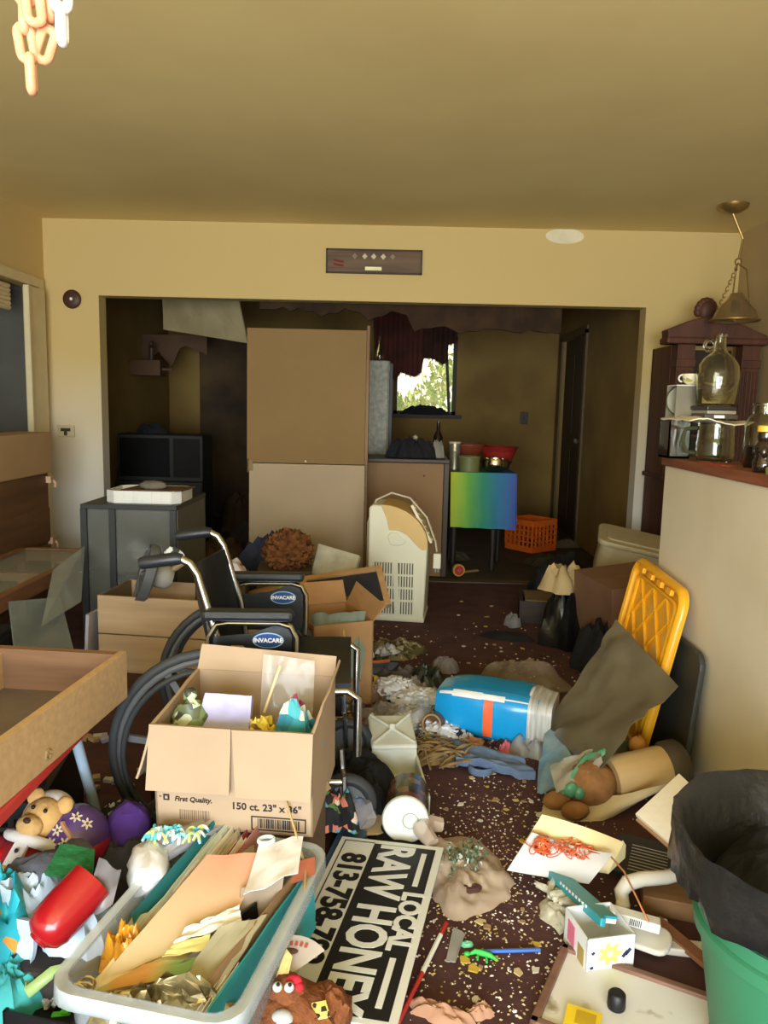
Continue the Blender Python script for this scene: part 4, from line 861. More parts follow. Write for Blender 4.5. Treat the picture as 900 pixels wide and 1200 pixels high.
solo('white_pole', 'thin pale pole leaning in the corner beside the hutch', 'pole', MB().tube([(2.245, 3.9, 0), (2.31, 4.6, 1.9)], .012, 8).shift((2.245, 3.9, 0)), mat('pale pole', (190, 180, 150), .5), (2.245, 3.9, 0))

# ---------------------------------------------------------------- pile by the end of the half wall
def right_pile():
    t = thing('plastic_tote', 'dirty white plastic tote tipped on the pile beside the opening', 'tote', (1.50, 4.72, .22), (math.radians(10), math.radians(10), math.radians(-14)))
    wm = mat('dirty white tote', (178, 166, 132), .5, var=.08); W, Dp, H = .44, .32, .22
    part('body', MB().prism(rr(W, Dp, .05), H), wm, t, True, bevel=.012); part('lid', MB().prism(rr(W+.04, Dp+.04, .06), .03, Matrix.Translation((0, 0, H))), wm, t, bevel=.008); part('lid_panel', MB().prism(rr(W-.06, Dp-.06, .04), .012, Matrix.Translation((0, 0, H+.028))), wm, t, bevel=.005)
    solo('tote_support', 'dark cardboard box under the tipped white tote', 'box', MB().bb(-.2, .2, -.16, .16, 0, .21), mat('dim box', (74, 58, 40), .9), (1.50, 4.74, 0), (0, 0, -.2), bevel=.004)
    t = thing('brown_carton', 'closed brown cardboard carton leaning at the end of the half wall', 'box', (1.24, 3.85, 0), (math.radians(3), math.radians(-5), math.radians(16)))
    bm_ = mat('dull brown carton', (116, 84, 60), .85, var=.08); part('body', MB().bb(-.2, .2, -.18, .18, 0, .42), bm_, t, bevel=.004); part('flap', MB().bb(-.2, .2, -.18, -.002, .42, .426), bm_, t); part('flap', MB().bb(-.2, .2, .002, .18, .42, .426), bm_, t)
    def heap(n, l, c, px, py, w, d, h, s, m, z=0, amp=.45, rz=0, n_=36): return solo(n, l, c, MB().heap(w, d, h, s, amp, n_, 12), m, G(px, py, z), (0, 0, rz), smooth=60)
    heap('black_bin_bag', 'large black bin bag slumped by the half wall end', 'bag', 668, 752, .32, .34, .32, 3, mat('black bag film', (16, 16, 18), .3, var=.3, scale=10, bump=.3))
    heap('black_coat', 'black coat heaped behind the dark drawer', 'coat', 652, 704, .40, .40, .30, 5, BLACKC)
    heap('tan_garment', 'tan and black garment draped over the black coat', 'garment', 660, 690, .26, .30, .14, 8, mat('tan garment cloth', (178, 154, 110), .9, var=.12, scale=5), .28)
    heap('black_blanket', 'black blanket bundled between the bin bag and the yellow lid', 'blanket', 706, 782, .30, .32, .24, 14, BLACKC)
    heap('cream_rag', 'pale cream rag tossed at the left edge of the pile', 'rag', 632, 700, .2, .26, .08, 12, mat('pale rag cloth', (156, 136, 92), .9), 0)
    t = thing('loose_wooden_drawer', 'dark brown wooden drawer lying on the carpet in front of the coat', 'drawer', tuple(G(655, 732)), (0, 0, math.radians(-8)))
    dm = wood('dark drawer wood', (58, 42, 30), (40, 28, 22)); 
    for a in ((-.22, .22, -.01, .01), (-.22, .22, .28, .3)): part('wall', MB().bb(*a, 0, .13), dm, t)
    for a in ((-.23, -.21, 0, .3), (.21, .23, 0, .3)): part('wall', MB().bb(*a, 0, .13), dm, t)
    part('bottom', MB().bb(-.22, .22, 0, .3, .005, .015), dm, t); part('flap_panel', MB().bb(-.2, .02, .0, .25, .13, .136), mat('drawer top board', (110, 92, 62), .7), t)
    solo('grey_sock', 'grey striped sock on the carpet near the dark drawer', 'sock', MB().heap(.09, .16, .07, 4, .4, 20, 8), mat('grey sock knit', (150, 148, 150), .9, c2=(110, 110, 118), scale=20), G(600, 732), smooth=60)
    solo('black_slipper', 'flat black slipper lying on the carpet behind the sock', 'slipper', MB().heap(.26, .12, .04, 7, .25, 24, 7), BLACKC, G(595, 748), (0, 0, -.2), smooth=60)
    t = thing('wire_hanger', 'bent wire hanger at the foot of the black bin bag', 'hanger', tuple(G(672, 745)+Vector((0, -.12, .01)))); part('wire', MB().tube([(-.05, 0, .03), (.02, 0, .06), (.06, 0, .02), (-.02, -.02, .0), (-.05, 0, .03)], .004, 6), CHROME, t); part('hook', MB().tube([(.0, 0, .05), (.02, .01, .09), (.04, .01, .10), (.05, .01, .08)], .004, 6), CHROME, t)
    # yellow lid: rounded tray with lattice ribs, leaning on the half wall
    yl = mat('yellow plastic', (240, 172, 34), .4, var=.05, coat=.3)
    t = thing('yellow_tote_cover', 'yellow plastic lid with diamond ribs leaning against the half wall', 'lid', (.90, 2.82, .0), (0, 0, 0))
    # local frame: u along the wall (y), v up the lid
    e_v = Vector((.13, 0, .63)).normalized(); e_u = Vector((0, 1, .05)).normalized(); e_n = e_u.cross(e_v).normalized()   # e_n points at the wall side
    if e_n.x > 0: e_n = -e_n
    def P3(u, v, n): return e_u*u + e_v*v + e_n*n
    Wl, Hl = .54, .66
    def slab(poly, n0, n1):
        k = len(poly); return MB().add([P3(u, v, n0) for u, v in poly]+[P3(u, v, n1) for u, v in poly], [tuple(reversed(range(k))), tuple(range(k, 2*k))]+[(i, (i+1) % k, k+(i+1) % k, k+i) for i in range(k)])
    o_ = [(x, y+Hl/2) for x, y in rr(Wl, Hl, .07, 5)]
    part('plate', slab(o_, 0, .006), yl, t)
    rim_pts = [P3(x, y+Hl/2, .012) for x, y in rr(Wl-.03, Hl-.03, .06, 5)]
    part('rim', MB().tube(rim_pts, .018, 8, True), yl, t, True)
    part('inner_frame', MB().tube([P3(x, y+Hl/2, .012) for x, y in rr(Wl-.13, Hl-.13, .03, 3)], .008, 6, True), yl, t, True)
    for k in range(-3, 5):
        for sgn in (-1, 1):
            u0, v0 = -.2, .07+k*.14; u1 = .2; v1 = v0+sgn*.4
            if sgn < 0: v0 += .2; v1 = v0-.4
            # clip to frame
            a, b = (u0, v0), (u1, v1); ts = [0, 1]
            for lim, up in ((.07, False), (Hl-.07, True)):
                dv = v1-v0
                tt = (lim-v0)/dv
                if (dv > 0) == up: ts[1] = min(ts[1], tt)
                else: ts[0] = max(ts[0], tt)
            if ts[1]-ts[0] < .1: continue
            q = [P3(u0+(u1-u0)*x, v0+(v1-v0)*x, .009) for x in ts]; part('rib', MB().tube(q, .006, 5), yl, t, True)
    for k in range(4): part('clip', slab([(-.15+.1*k-.02, Hl-.045), (-.15+.1*k+.02, Hl-.045), (-.15+.1*k+.02, Hl-.025), (-.15+.1*k-.02, Hl-.025)], .02, .035), yl, t)
    solo('charcoal_tote_cover', 'charcoal plastic lid standing between the yellow lid and the half wall', 'lid', MB().prism(rr(.4, .46, .05), .02, Matrix.Translation((0, 0, .23)) @ Matrix.Rotation(PI/2, 4, 'Y') @ Matrix.Rotation(PI/2, 4, 'Z')), mat('charcoal lid', (58, 60, 56), .5), (.985, 2.62, .0), (0, math.radians(5), 0), bevel=.006)
    # smoky plastic sheet draped over the lid
    c = [A(640, 850, 2.72), A(722, 726, 2.86), A(797, 806, 2.40), A(690, 905, 2.25)]
    world_solo('plastic_sheet', 'large smoky translucent plastic sheet leaning on the yellow lid', 'plastic sheet', MB().patch(*c, 16, 16, .022, 6, .002, 3), mat('smoky plastic film', (112, 104, 84), .28, var=.2, alpha=.82, scale=4), smooth=True)
    c = [G(628, 925, .02), A(640, 850, 2.72), A(690, 905, 2.25), G(645, 930, .03)]
    world_solo('blue_plastic_bag', 'bluish clear plastic hanging at the foot of the smoky sheet', 'plastic sheet', MB().patch(*c, 8, 8, .02, 8, .002, 3), mat('bluish film', (130, 160, 176), .15, var=.4, alpha=.8, scale=8), smooth=True)
    solo('orange_toy', 'small orange plush foot showing under the yellow lid', 'toy', MB().sphere((0, 0, .03), (.03, .03, .035), 14, 10, .15, 8, 2), mat('orange plush', (206, 140, 60), .9), A(746, 884, 2.47), smooth=True)
    # things in front
    solo('green_cushion', 'flat olive green cushion under the smoky sheet', 'cushion', MB().heap(.36, .3, .16, 4, .15, 30, 9), mat('olive cushion', (96, 100, 62), .9, var=.1), G(700, 905), (0, 0, .2), smooth=60)
    t = thing('cork_drum', 'pale wooden drum lying on its side with a dark end by the outlet', 'drum', (.83, 2.33, .10), (0, math.radians(-8), math.radians(12)))
    part('barrel', MB().lathe([(.0, -.11), (.062, -.11), (.07, -.1), (.07, .07), (0, .07)], 26, axis='x'), wood('pale drum wood', (204, 176, 128), (184, 152, 104), axis=0, scale=2), t, True); part('end_cap', MB().lathe([(.074, .07), (.08, .08), (.08, .125), (.07, .135), (0, .137)], 26, axis='x'), mat('dark drum cap', (70, 62, 52), .6), t, True)
    # teddy lying with green ribbon
    fur = mat('worn brown plush', (158, 114, 70), .95, c2=(126, 86, 52), scale=20, bump=.4)
    t = thing('teddy_bear', 'brown teddy bear with a green ribbon lying under clear wrap', 'teddy bear', tuple(G(690, 945)+Vector((0, 0, .0))), (0, 0, .2))
    part('body', MB().sphere((0, 0, .075), (.085, .07, .07), 20, 14, .06, 8, 1).sphere((.09, .06, .11), (.045, .045, .045), 14, 10, .05, 8, 2).sphere((-.11, -.01, .035), (.05, .03, .03), 14, 10, .05, 8, 3).sphere((-.08, -.07, .03), (.045, .03, .028), 14, 10, .05, 8, 4), fur, t, True)
    part('ribbon', MB().tube([(-.10, -.02, .06), (-.06, -.01, .12), (.0, .04, .145), (.07, .05, .15)], .010, 6).sphere((-.085, -.045, .085), (.022, .014, .024), 10, 8).sphere((-.06, -.05, .075), (.018, .014, .02), 10, 8).sphere((.06, .03, .155), (.025, .02, .02), 10, 8), mat('green satin', (86, 150, 116), .3), t, True)
    part('clear_wrap', MB().patch((-.13, -.04, .075), (.03, -.02, .15), (.06, .07, .16), (-.10, .09, .10), 10, 8, .02, 2, .002), mat('crinkled film', (196, 190, 176), .15, alpha=.5), t, True)
    wb = mat('soiled ivory board', (196, 180, 144), .7, var=.08)
    c = [G(632, 962, .02), G(760, 925, .10), G(800, 905, .16), G(640, 925, .06)]
    world_solo('curled_board', 'curled ivory cardboard sheet under the teddy bear', 'cardboard', MB().patch(G(632, 965, .01), G(735, 948, .03), G(795, 915, .16), G(640, 930, .015), 12, 8, .006, 2, .004, 3, lambda u, v: -.03*math.sin(PI*u)), wb, smooth=True)
    # cream scoop with orange ribbon
    Q = [G(597, 1022, .05), G(700, 1038, .05), G(735, 975, .16), G(636, 952, .17)]
    cr_ = mat('cream moulded card', (232, 212, 158), .7, var=.05); wh_ = mat('pale greyish paper', (206, 202, 198), .8, var=.05)
    t = thing('paper_cone', 'curved cream paper funnel with a pale paper lining on the clutter', 'paper', tuple(G(660, 1025)))
    O = G(660, 1025)
    def ov(u, v): return .05*((2*u-1)**2)*(.3+v)-.02
    def roundc(p): return p
    part('cream_layer', MB().patch(*[q-O for q in (G(600, 1010, .05), G(712, 1024, .06), G(730, 985, .17), G(636, 953, .17))], 14, 10, .004, 2, .003, 3, ov).patch(*[q-O for q in (G(712, 1024, .06), G(732, 1005, .09), G(733, 990, .15), G(730, 985, .17))], 3, 3, th=.003), cr_, t, True)
    part('pale_layer', MB().patch(*[q-O for q in (G(594, 1020, .045), G(690, 1036, .05), G(718, 1003, .13), G(625, 978, .125))], 14, 10, .004, 4, .003, 3, lambda u, v: ov(u, v)+.006), wh_, t, True)
    random.seed(21); orb = mat('orange metallic ribbon', (232, 112, 66), .3, metal=.3)
    t = thing('curly_ribbon', 'tangle of shiny orange curling ribbon on the cream funnel', 'ribbon', tuple(G(655, 1000, .105)))
    for k in range(22):
        pts = []; x, y = random.uniform(-.06, .07), random.uniform(-.03, .04); r_ = random.uniform(.006, .016); dx, dy = random.uniform(-.03, .05), random.uniform(-.03, .03)
        for i in range(18): a = i*.8; pts.append((x+dx*i/17+r_*math.cos(a), y+dy*i/17+r_*math.sin(a), .012+.012*math.sin(i*.5+k)+.003*i/17))
        part('curl', MB().tube(pts, .0016, 4), orb, t)
    m = MB()
    for k in range(14):
        a0 = random.uniform(0, 6); m.tube([Vector((-.045, .0, .02))+Euler((a0, k, k*2)).to_matrix()@Vector((.022*math.cos(i*.7), .022*math.sin(i*.7), 0)) for i in range(9)], .0022, 4, True)
    part('knot', m, orb, t)
    part('tail', MB().tube([(.07, -.02, .02), (.11, -.07, .04), (.13, -.12, .03), (.14, -.18, .01), (.16, -.22, -.03)], .0025, 5), mat('copper ribbon', (196, 132, 92), .3, metal=.5), t, True)
    # white notebook
    t = thing('spiral_pad', 'blank white drawing pad with a tan backing propped near the bin', 'pad', (0, 0, 0))
    c = [G(745, 955, .20), G(815, 1015, .16), G(850, 960, .26), G(796, 908, .28)]
    o0 = c[0].copy(); t.location = o0
    part('pages', MB().patch(*[q-o0 for q in c], 6, 6, .002, 3, .012), mat('off white pad', (232, 222, 204), .85, var=.03), t); part('backing', MB().patch(*[q-o0-Vector((0.0, .004, .012)) for q in c], 4, 4, 0, 3, .006), CARDD, t)
    t = thing('dark_book', 'dark book with lines of white text lying under the drawing pad', 'book', tuple(G(756, 1015, .03)), (math.radians(14), 0, math.radians(-25)))
    part('cover', MB().bb(-.08, .1, -.06, .08, 0, .02), mat('dark book cover', (44, 42, 40), .5, var=.2), t, bevel=.003)
    m = MB()
    for k in range(9): m.bb(-.04, .055, -.045+.011*k, -.0425+.011*k, .02, .0206)
    part('text_lines', m, mat('dim print', (170, 166, 156)), t); part('cover_art', MB().sphere((-.062, .0, .02), (.012, .03, .0015), 12, 6), mat('dull green art', (96, 110, 60)), t)
    t = thing('bentwood_frame', 'white curved plastic chair arm lying in the clutter', 'plastic part', tuple(G(735, 1055, .02)))
    wpl = mat('scuffed white plastic', (214, 208, 194), .5, var=.08); base = G(735, 1055, .02)
    part('arm', MB().tube([q-base for q in (G(730, 1058, .03), G(728, 1045, .05), G(735, 1035, .07), G(752, 1030, .08), (G(780, 1028, .08)), G(810, 1020, .09))], [.016, .018, .019, .018, .017, .016], 10), wpl, t, True); part('end_cap', MB().sphere(G(730, 1060, .03)-base, (.018, .018, .014), 10, 8), wpl, t, True)
    solo('wood_block', 'brown wooden plank end lying beside the green bin', 'plank', MB().box((0, 0, .025), (.2, .1, .05)), wood('brown plank', (140, 104, 66), (110, 78, 48), scale=3), G(800, 1066), (0, 0, math.radians(-15)), bevel=.003)
    solo('wood_strip', 'long thin reddish wooden strip slanting towards the green bin', 'strip', MB().beam(G(768, 1078, .02)-G(805, 1110), G(842, 1140, .015)-G(805, 1110), .03, .012), wood('strip wood', (146, 96, 66), (114, 72, 50), scale=3), G(805, 1110))
    # teal book, white box spine
    t = thing('teal_book', 'slim teal book tipped across the paper box', 'book', (0, 0, 0)); a, b = G(650, 1020, .045), G(712, 1075, .095)
    t.location = a; d = b-a
    part('cover', MB().beam((0, 0, 0), d, .05, .006, (.25, -.1, 1)), mat('teal cover', (46, 146, 160), .4), t); part('spine', MB().beam(Vector((-.015, -.02, .0)), d+Vector((-.015, -.02, .0)), .014, .02, (.25, -.1, 1)), mat('teal cover', (46, 146, 160)), t, bevel=.003); part('pages', MB().beam(Vector((0, 0, -.009)), d+Vector((0, 0, -.009)), .045, .010, (.25, -.1, 1)), PAPER, t)
    for k in range(9): part('spine_print', MB().beam(d*(.22+.06*k)+Vector((-.019, -.026, .009)), d*(.25+.06*k)+Vector((-.019, -.026, .009)), .002, .006, (.25, -.1, 1)), WHITE, t)
    t = thing('pill_carton', 'narrow white carton with a barcode beyond the teal book', 'box', tuple(G(742, 1082, .05)), (0, math.radians(6), math.radians(-16))); part('body', MB().box((0, 0, .012), (.115, .03, .024)), PAPER, t, bevel=.002)
    m = MB()
    for k in range(7): m.bb(-.01+.004*k, -.008+.004*k, -.0156, -.015, .004, .02)
    part('barcode', m, BLACK, t)
    solo('white_mug_shard', 'curved white plastic lid piece under the narrow carton', 'lid', MB().prism(rr(.12, .08, .03), .015), wpl, G(755, 1100, .02), (math.radians(10), 0, math.radians(-30)), bevel=.005)
    solo('corner_trim', 'white L-shaped corner strip on the carpet by the bin', 'trim piece', MB().bb(0, .15, -.02, .02, 0, .018).bb(0, .03, .02, .09, 0, .018), wpl, G(775, 1112), (0, 0, math.radians(-8)), bevel=.003)
    # white glove cluster
    random.seed(4); m = MB()
    for k in range(26):
        a = random.uniform(0, 6.28); r_ = random.uniform(0, .045); p = Vector((r_*math.cos(a)*.8, r_*math.sin(a)*1.5, .02+random.uniform(0, .03))); dd = Vector((random.uniform(-1, 1), random.uniform(-1, 1), random.uniform(-.2, .6))).normalized()*.024
        m.tube([p-dd, p, p+dd], [.007, .0095, .005], 7)
    t = thing('glove_bundle', 'bundle of white knitted glove fingers on the carpet', 'gloves', tuple(G(655, 1068))); part('fingers', m, mat('off white knit', (212, 208, 188), .9, c2=(150, 146, 126), scale=50), t, True); part('palm', MB().heap(.09, .15, .03, 3, .3, 20, 7), mat('off white knit', (212, 208, 188)), t, True)
    # white paper box with flower sticker
    t = thing('paper_box', 'small open white paper box with a yellow flower drawing', 'box', tuple(G(700, 1118)+Vector((0, .0, 0))), (0, 0, math.radians(12)))
    pm = mat('bright white card', (230, 232, 234), .7, var=.03); W, Dp, H = .115, .115, .085
    m = MB(); m.bb(-W/2, W/2, -Dp/2, Dp/2, 0, .003)
    for a in ((-W/2, W/2, -Dp/2, -Dp/2+.003), (-W/2, W/2, Dp/2-.003, Dp/2), (-W/2, -W/2+.003, -Dp/2, Dp/2), (W/2-.003, W/2, -Dp/2, Dp/2)): m.bb(*a, 0, H)
    part('body', m, pm, t); fl = part('flower_drawing', MB().prism([((.024+.006*math.cos(7*a))*math.cos(a), (.022+.006*math.cos(7*a))*math.sin(a)) for a in [2*PI*i/56 for i in range(56)]], .0008, Matrix.Translation((-.002, -Dp/2-.0002, .045)) @ Matrix.Rotation(PI/2, 4, 'X')), mat('flower yellow green', (210, 220, 110), .7), t)
    part('flower_centre', MB().prism([(.008*math.cos(a), .008*math.sin(a)) for a in [2*PI*i/16 for i in range(16)]], .0004, Matrix.Translation((-.002, -Dp/2-.0010, .045)) @ Matrix.Rotation(PI/2, 4, 'X')), mat('flower pale', (236, 236, 170)), fl)
    nv = mat('marker navy', (40, 50, 80))
    for x, z, r in ((-.042, .05, .6), (-.044, .015, .3), (.035, .04, -.7), (.042, .045, -.7)): part('marker_stroke', MB().box((x, -Dp/2-.0004, z), (.008, .0008, .018 if x > 0 else .006), (0, -r, 0)), nv, t)
    part('pink_sticker', MB().box((-W/2-.0005, .02, .045), (.001, .035, .05)), mat('sticker pink', (222, 120, 150)), t); part('tan_sticker', MB().box((-W/2-.0005, -.03, .03), (.001, .03, .04)), mat('sticker olive', (170, 150, 90)), t)
    # clipboard like picture frame
    t = thing('picture_frame', 'flat framed board of papers with stains on the carpet', 'frame', tuple(G(735, 1190)), (0, 0, math.radians(-27)))
    fm = wood('frame wood', (140, 104, 88), (110, 78, 66)); W, H = .34, .26
    part('backing', MB().bb(-W/2, W/2, -H/2, H/2, 0, .008), fm, t)
    for a in ((-W/2, W/2, H/2-.018, H/2), (-W/2, W/2, -H/2, -H/2+.018), (-W/2, -W/2+.018, -H/2, H/2), (W/2-.018, W/2, -H/2, H/2)): part('moulding', MB().bb(*a, .006, .018), fm, t, bevel=.003)
    part('paper_insert', MB().bb(-W/2+.018, W/2-.018, -H/2+.018, H/2-.018, .008, .0095), mat('stained paper', (226, 224, 222), .8, c2=(150, 138, 110), scale=9, thresh=(.32, .4)), t)
    solo('bottle_stopper', 'small round black plastic bottle cap on the framed papers', 'cap', MB().lathe([(.018, 0), (.019, .004), (.018, .03), (.014, .034), (0, .034)], 20), BLACK, G(722, 1180, .012), smooth=True)
    t = thing('yellow_card', 'yellow printed card on the framed papers', 'card', tuple(G(683, 1195, .019)), (0, 0, math.radians(-22))); part('card', MB().bb(-.035, .035, -.03, .03, 0, .002), mat('card yellow', (238, 208, 40), .6), t); part('print_block', MB().bb(-.015, .025, -.018, .02, .002, .0026), mat('card print', (196, 160, 30)), t)
    # trash can
    g = mat('green bin plastic', (62, 132, 96), .5, var=.08, scale=3)
    t = thing('trash_can', 'tall green plastic trash can beside the half wall', 'trash can', (.81, 1.33, 0)); 
    part('body', MB().lathe([(0, 0), (.15, 0), (.155, .01), (.206, .325), (.199, .325), (.148, .02), (0, .015)], 48), g, t, True); part('band', MB().lathe([(.196, .26), (.206, .265), (.209, .29), (.201, .295)], 48), g, t, True); part('base_ring', MB().tube(arc((0, 0, .012), .152, 0, 360, 48, 'xy')[:-1], .008, 6, True), g, t, True)
    # bag liner folded over the rim
    n = 72; m = MB(); rows = 9; o = 0
    for i in range(rows):
        for j in range(n):
            a = 2*PI*j/n; w1 = noise.noise(Vector((math.cos(a)*3, math.sin(a)*3, i*.25))); w2 = noise.noise(Vector((math.cos(a)*9, math.sin(a)*9, i*.5)))
            if i < 3: r = .165+.035*i; z = .20+.14*i
            else: r = .258+.0*(i-3)+.008*w1*(i-3)/3+.006*w2; z = .475-.021*(i-3)-(.03*w1+.012*w2)*(i-3)/5
            if i == 2: r = .245+.004*w2; z = .468+.008*w1
            if i == 3: z = .475+.008*w1
            m.v.append(Vector((r*math.cos(a), r*math.sin(a), z)))
    for i in range(rows-1):
        for j in range(n): a = i*n+j; b = i*n+(j+1) % n; m.f.append((a, b, b+n, a+n))
    lo = solo('bin_liner', 'black bin liner folded over the rim of the green can', 'bin liner', m, mat('black liner film', (34, 33, 32), .35, var=.25, scale=12, bump=.4), (.81, 1.33, 0), smooth=70)
    so = lo.modifiers.new('film', 'SOLIDIFY'); so.thickness = .002
    solo('bin_rubbish', 'dark rubbish filling the lined green can', 'rubbish', MB().heap(.34, .34, .1, 6, .4), BLACKC, (.81, 1.33, .33))
right_pile()
# ---------------------------------------------------------------- storage bin with papers
def bin_and_papers():
    rz = math.radians(-12); c0 = Vector((-.335, 1.375, 0)); W, L, H = .325, .50, .265
    Rz = Matrix.Rotation(rz, 3, 'Z')
    def at(x, y, z): return c0 + Rz@Vector((x*.9, y, z-.028))
    cl = mat('milky clear plastic', (206, 216, 222), .2, var=.03, alpha=.30)
    rimm = mat('milky rim plastic', (220, 230, 236), .25, var=.03, alpha=.42)
    t = thing('storage_bin', 'milky clear plastic storage bin crammed with papers', 'storage bin', c0, (0, 0, rz))
    def ring(w, l, z, r): return [Vector((x, y, z)) for x, y in rr(w, l, r, 4)]
    def tubewall(rings):
        m = MB(); k = len(rings[0])
        for r in rings: m.v += r
        for i in range(len(rings)-1):
            for j in range(k): a = i*k+j; b = i*k+(j+1) % k; m.f.append((a, b, b+k, a+k))
        return m, k
    m, k = tubewall([ring(W-.05, L-.05, .004, .04), ring(W-.02, L-.02, H-.05, .045), ring(W-.012, L-.012, H-.045, .045), ring(W-.012, L-.012, H, .045)])
    m.f.append(tuple(reversed(range(k))))
    b = part('body', m, cl, t, True); s = b.modifiers.new('wall', 'SOLIDIFY'); s.thickness = .003; s.offset = -1
    m, k = tubewall([ring(W-.012, L-.012, H, .045), ring(W+.025, L+.025, H+.002, .055), ring(W+.028, L+.028, H-.028, .055)])
    b = part('rim', m, rimm, t, True); s = b.modifiers.new('wall', 'SOLIDIFY'); s.thickness = .003
    for x in (-.1, 0, .1): part('rim_rib', MB().bb(x-.003, x+.003, -L/2-.012, -L/2+.004, H-.028, H), rimm, t)
    def sheet(nm, lab, cat, p, m_, amp=.004, seed=1, th=.003, fn=None, nu=8): 
        return world_solo(nm, lab, cat, MB().patch(*[at(*q) for q in p], nu, 8, amp, seed, th, 3, fn), m_, smooth=50)
    # each sheet stands on edge along the bin, leaning left; corners: near-bottom, far-bottom, far-top, near-top
    solo('paper_stack', 'bulk of mixed papers lying in the lower half of the storage bin', 'papers', MB().heap(.28, .42, .17, 4, .25), mat('mixed papers', (196, 188, 168), .9, c2=(150, 134, 110), scale=18), at(0, 0, .012), (0, 0, rz))
    folders = [
        ('teal_folder', 'teal green folder leaning at the left side of the bin', (36, 112, 116), -.125, -.03, .235, .33, -.15),
        ('pale_green_folder', 'pale sage folder just inside the teal folder', (190, 200, 176), -.10, -.05, .24, .325, -.12),
        ('white_folder', 'thin off-white folder in the bin between sage and maroon ones', (220, 212, 190), -.085, -.08, .24, .32, -.10),
        ('grey_folder', 'light grey file folder in the bin beside the white folder', (176, 166, 146), -.07, -.09, .24, .318, -.085),
        ('maroon_folder', 'maroon edged folder in the middle of the bin', (150, 60, 70), -.055, -.10, .25, .315, -.065),
        ('pink_folder', 'dusty pink folder sticking up at the rear of the bin', (190, 130, 122), -.03, .06, .29, .335, -.03)]
    for i, (n, l, c, x, y0, y1, z, xt) in enumerate(folders):
        sheet(n, l, 'folder', [(x+.03, y0-.04, .13), (x+.06, y1-.02, .15), (xt+.045, y1, z), (xt-.01, y0, z-.055)], mat(n, c, .7, var=.06), .004, i)
    sheet('manila_envelope', 'large tan manila envelope with a coral corner across the bin', 'envelope', [(-.13, -.19, .255), (.06, -.02, .275), (.075, .15, .325), (-.05, .10, .335)], gradm('manila coral', [(206, 184, 142), (206, 184, 146), (208, 156, 126), (212, 120, 100)], 1, -.2, .25), .005, 5, .004)
    sheet('cream_envelope', 'cream envelope layered under the tan manila envelope', 'envelope', [(-.145, -.205, .25), (.07, -.055, .255), (.09, .0, .27), (-.12, -.10, .275)], CREAM, .004, 7, .004)
    sheet('beige_folder', 'beige folder edge lying below the cream envelope', 'folder', [(-.15, -.215, .24), (.05, -.10, .245), (.08, -.04, .255), (-.13, -.15, .258)], mat('beige folder', (206, 176, 140), .8), .003, 8, .004)
    sheet('white_letter', 'torn white letter with ragged edge at the rear of the bin', 'letter', [(.075, .02, .315), (.165, .11, .32), (.14, .21, .34), (.05, .16, .338)], mat('white letter paper', (222, 218, 216), .8, var=.04), .009, 9, .002)
    sheet('torn_paper', 'torn white paper scrap in the middle of the bin', 'paper', [(-.02, -.10, .285), (.09, -.02, .29), (.07, .01, .30), (-.01, -.06, .295)], PAPER, .010, 10, .002)
    sheet('yellow_card', 'pale yellow card below the torn white scrap', 'card', [(-.03, -.125, .277), (.05, -.09, .278), (.04, -.06, .284), (-.02, -.09, .282)], mat('pale yellow card', (232, 222, 150), .8), .004, 11, .002)
    sheet('orange_green_print', 'orange and green printed leaflet at the front of the bin', 'leaflet', [(-.13, -.225, .262), (.03, -.145, .268), (.045, -.105, .275), (-.06, -.145, .272)], gradm('leaflet print', [(130, 166, 100), (196, 146, 76), (196, 140, 70), (130, 166, 104), (120, 160, 96)], 0, -.09, .09), .003, 12, .002)
    sheet('charcoal_card', 'dark grey card under the torn white scrap', 'card', [(.01, -.13, .272), (.085, -.07, .276), (.10, .0, .285), (.05, -.05, .284)], mat('charcoal card', (112, 104, 104), .7), .003, 13, .003)
    sheet('taupe_folder', 'taupe folder standing at the right rear of the bin', 'folder', [(.06, -.01, .20), (.13, .06, .20), (.135, .10, .315), (.055, .05, .31)], mat('taupe folder', (146, 130, 112), .7), .004, 14, .003)
    sheet('brown_folder', 'brown kraft folder along the right wall of the bin', 'folder', [(.10, -.22, .17), (.165, .19, .18), (.155, .2, .30), (.085, -.17, .275)], mat('brown folder', (146, 114, 82), .7), .004, 15, .004)
    sheet('turquoise_folder', 'turquoise folder against the right wall of the bin', 'folder', [(.125, -.23, .12), (.172, .21, .13), (.166, .2, .29), (.115, -.21, .27)], mat('turquoise folder', (44, 146, 156), .6), .003, 16, .004)
    sheet('dark_folder', 'black notebook edge between the folders in the bin', 'notebook', [(.04, -.12, .2), (.10, .05, .2), (.09, .05, .285), (.03, -.09, .275)], BLACK, .003, 17, .006)
    sheet('khaki_pouch', 'creased khaki paper pouch at the front right of the bin', 'pouch', [(.01, -.225, .245), (.10, -.19, .25), (.13, .02, .285), (.06, -.06, .30)], mat('khaki pouch', (160, 152, 124), .85, var=.12), .012, 18, .004)
    for i in range(4): sheet('paper_slip', 'thin white paper slip tucked beside the khaki pouch', 'paper', [(.085+.008*i, -.235, .235), (.10+.008*i, -.09, .24), (.10+.008*i, -.09, .265), (.085+.008*i, -.23, .257)], PAPER, .003, 20+i, .0015)['group'] = 'paper slips beside the khaki pouch'
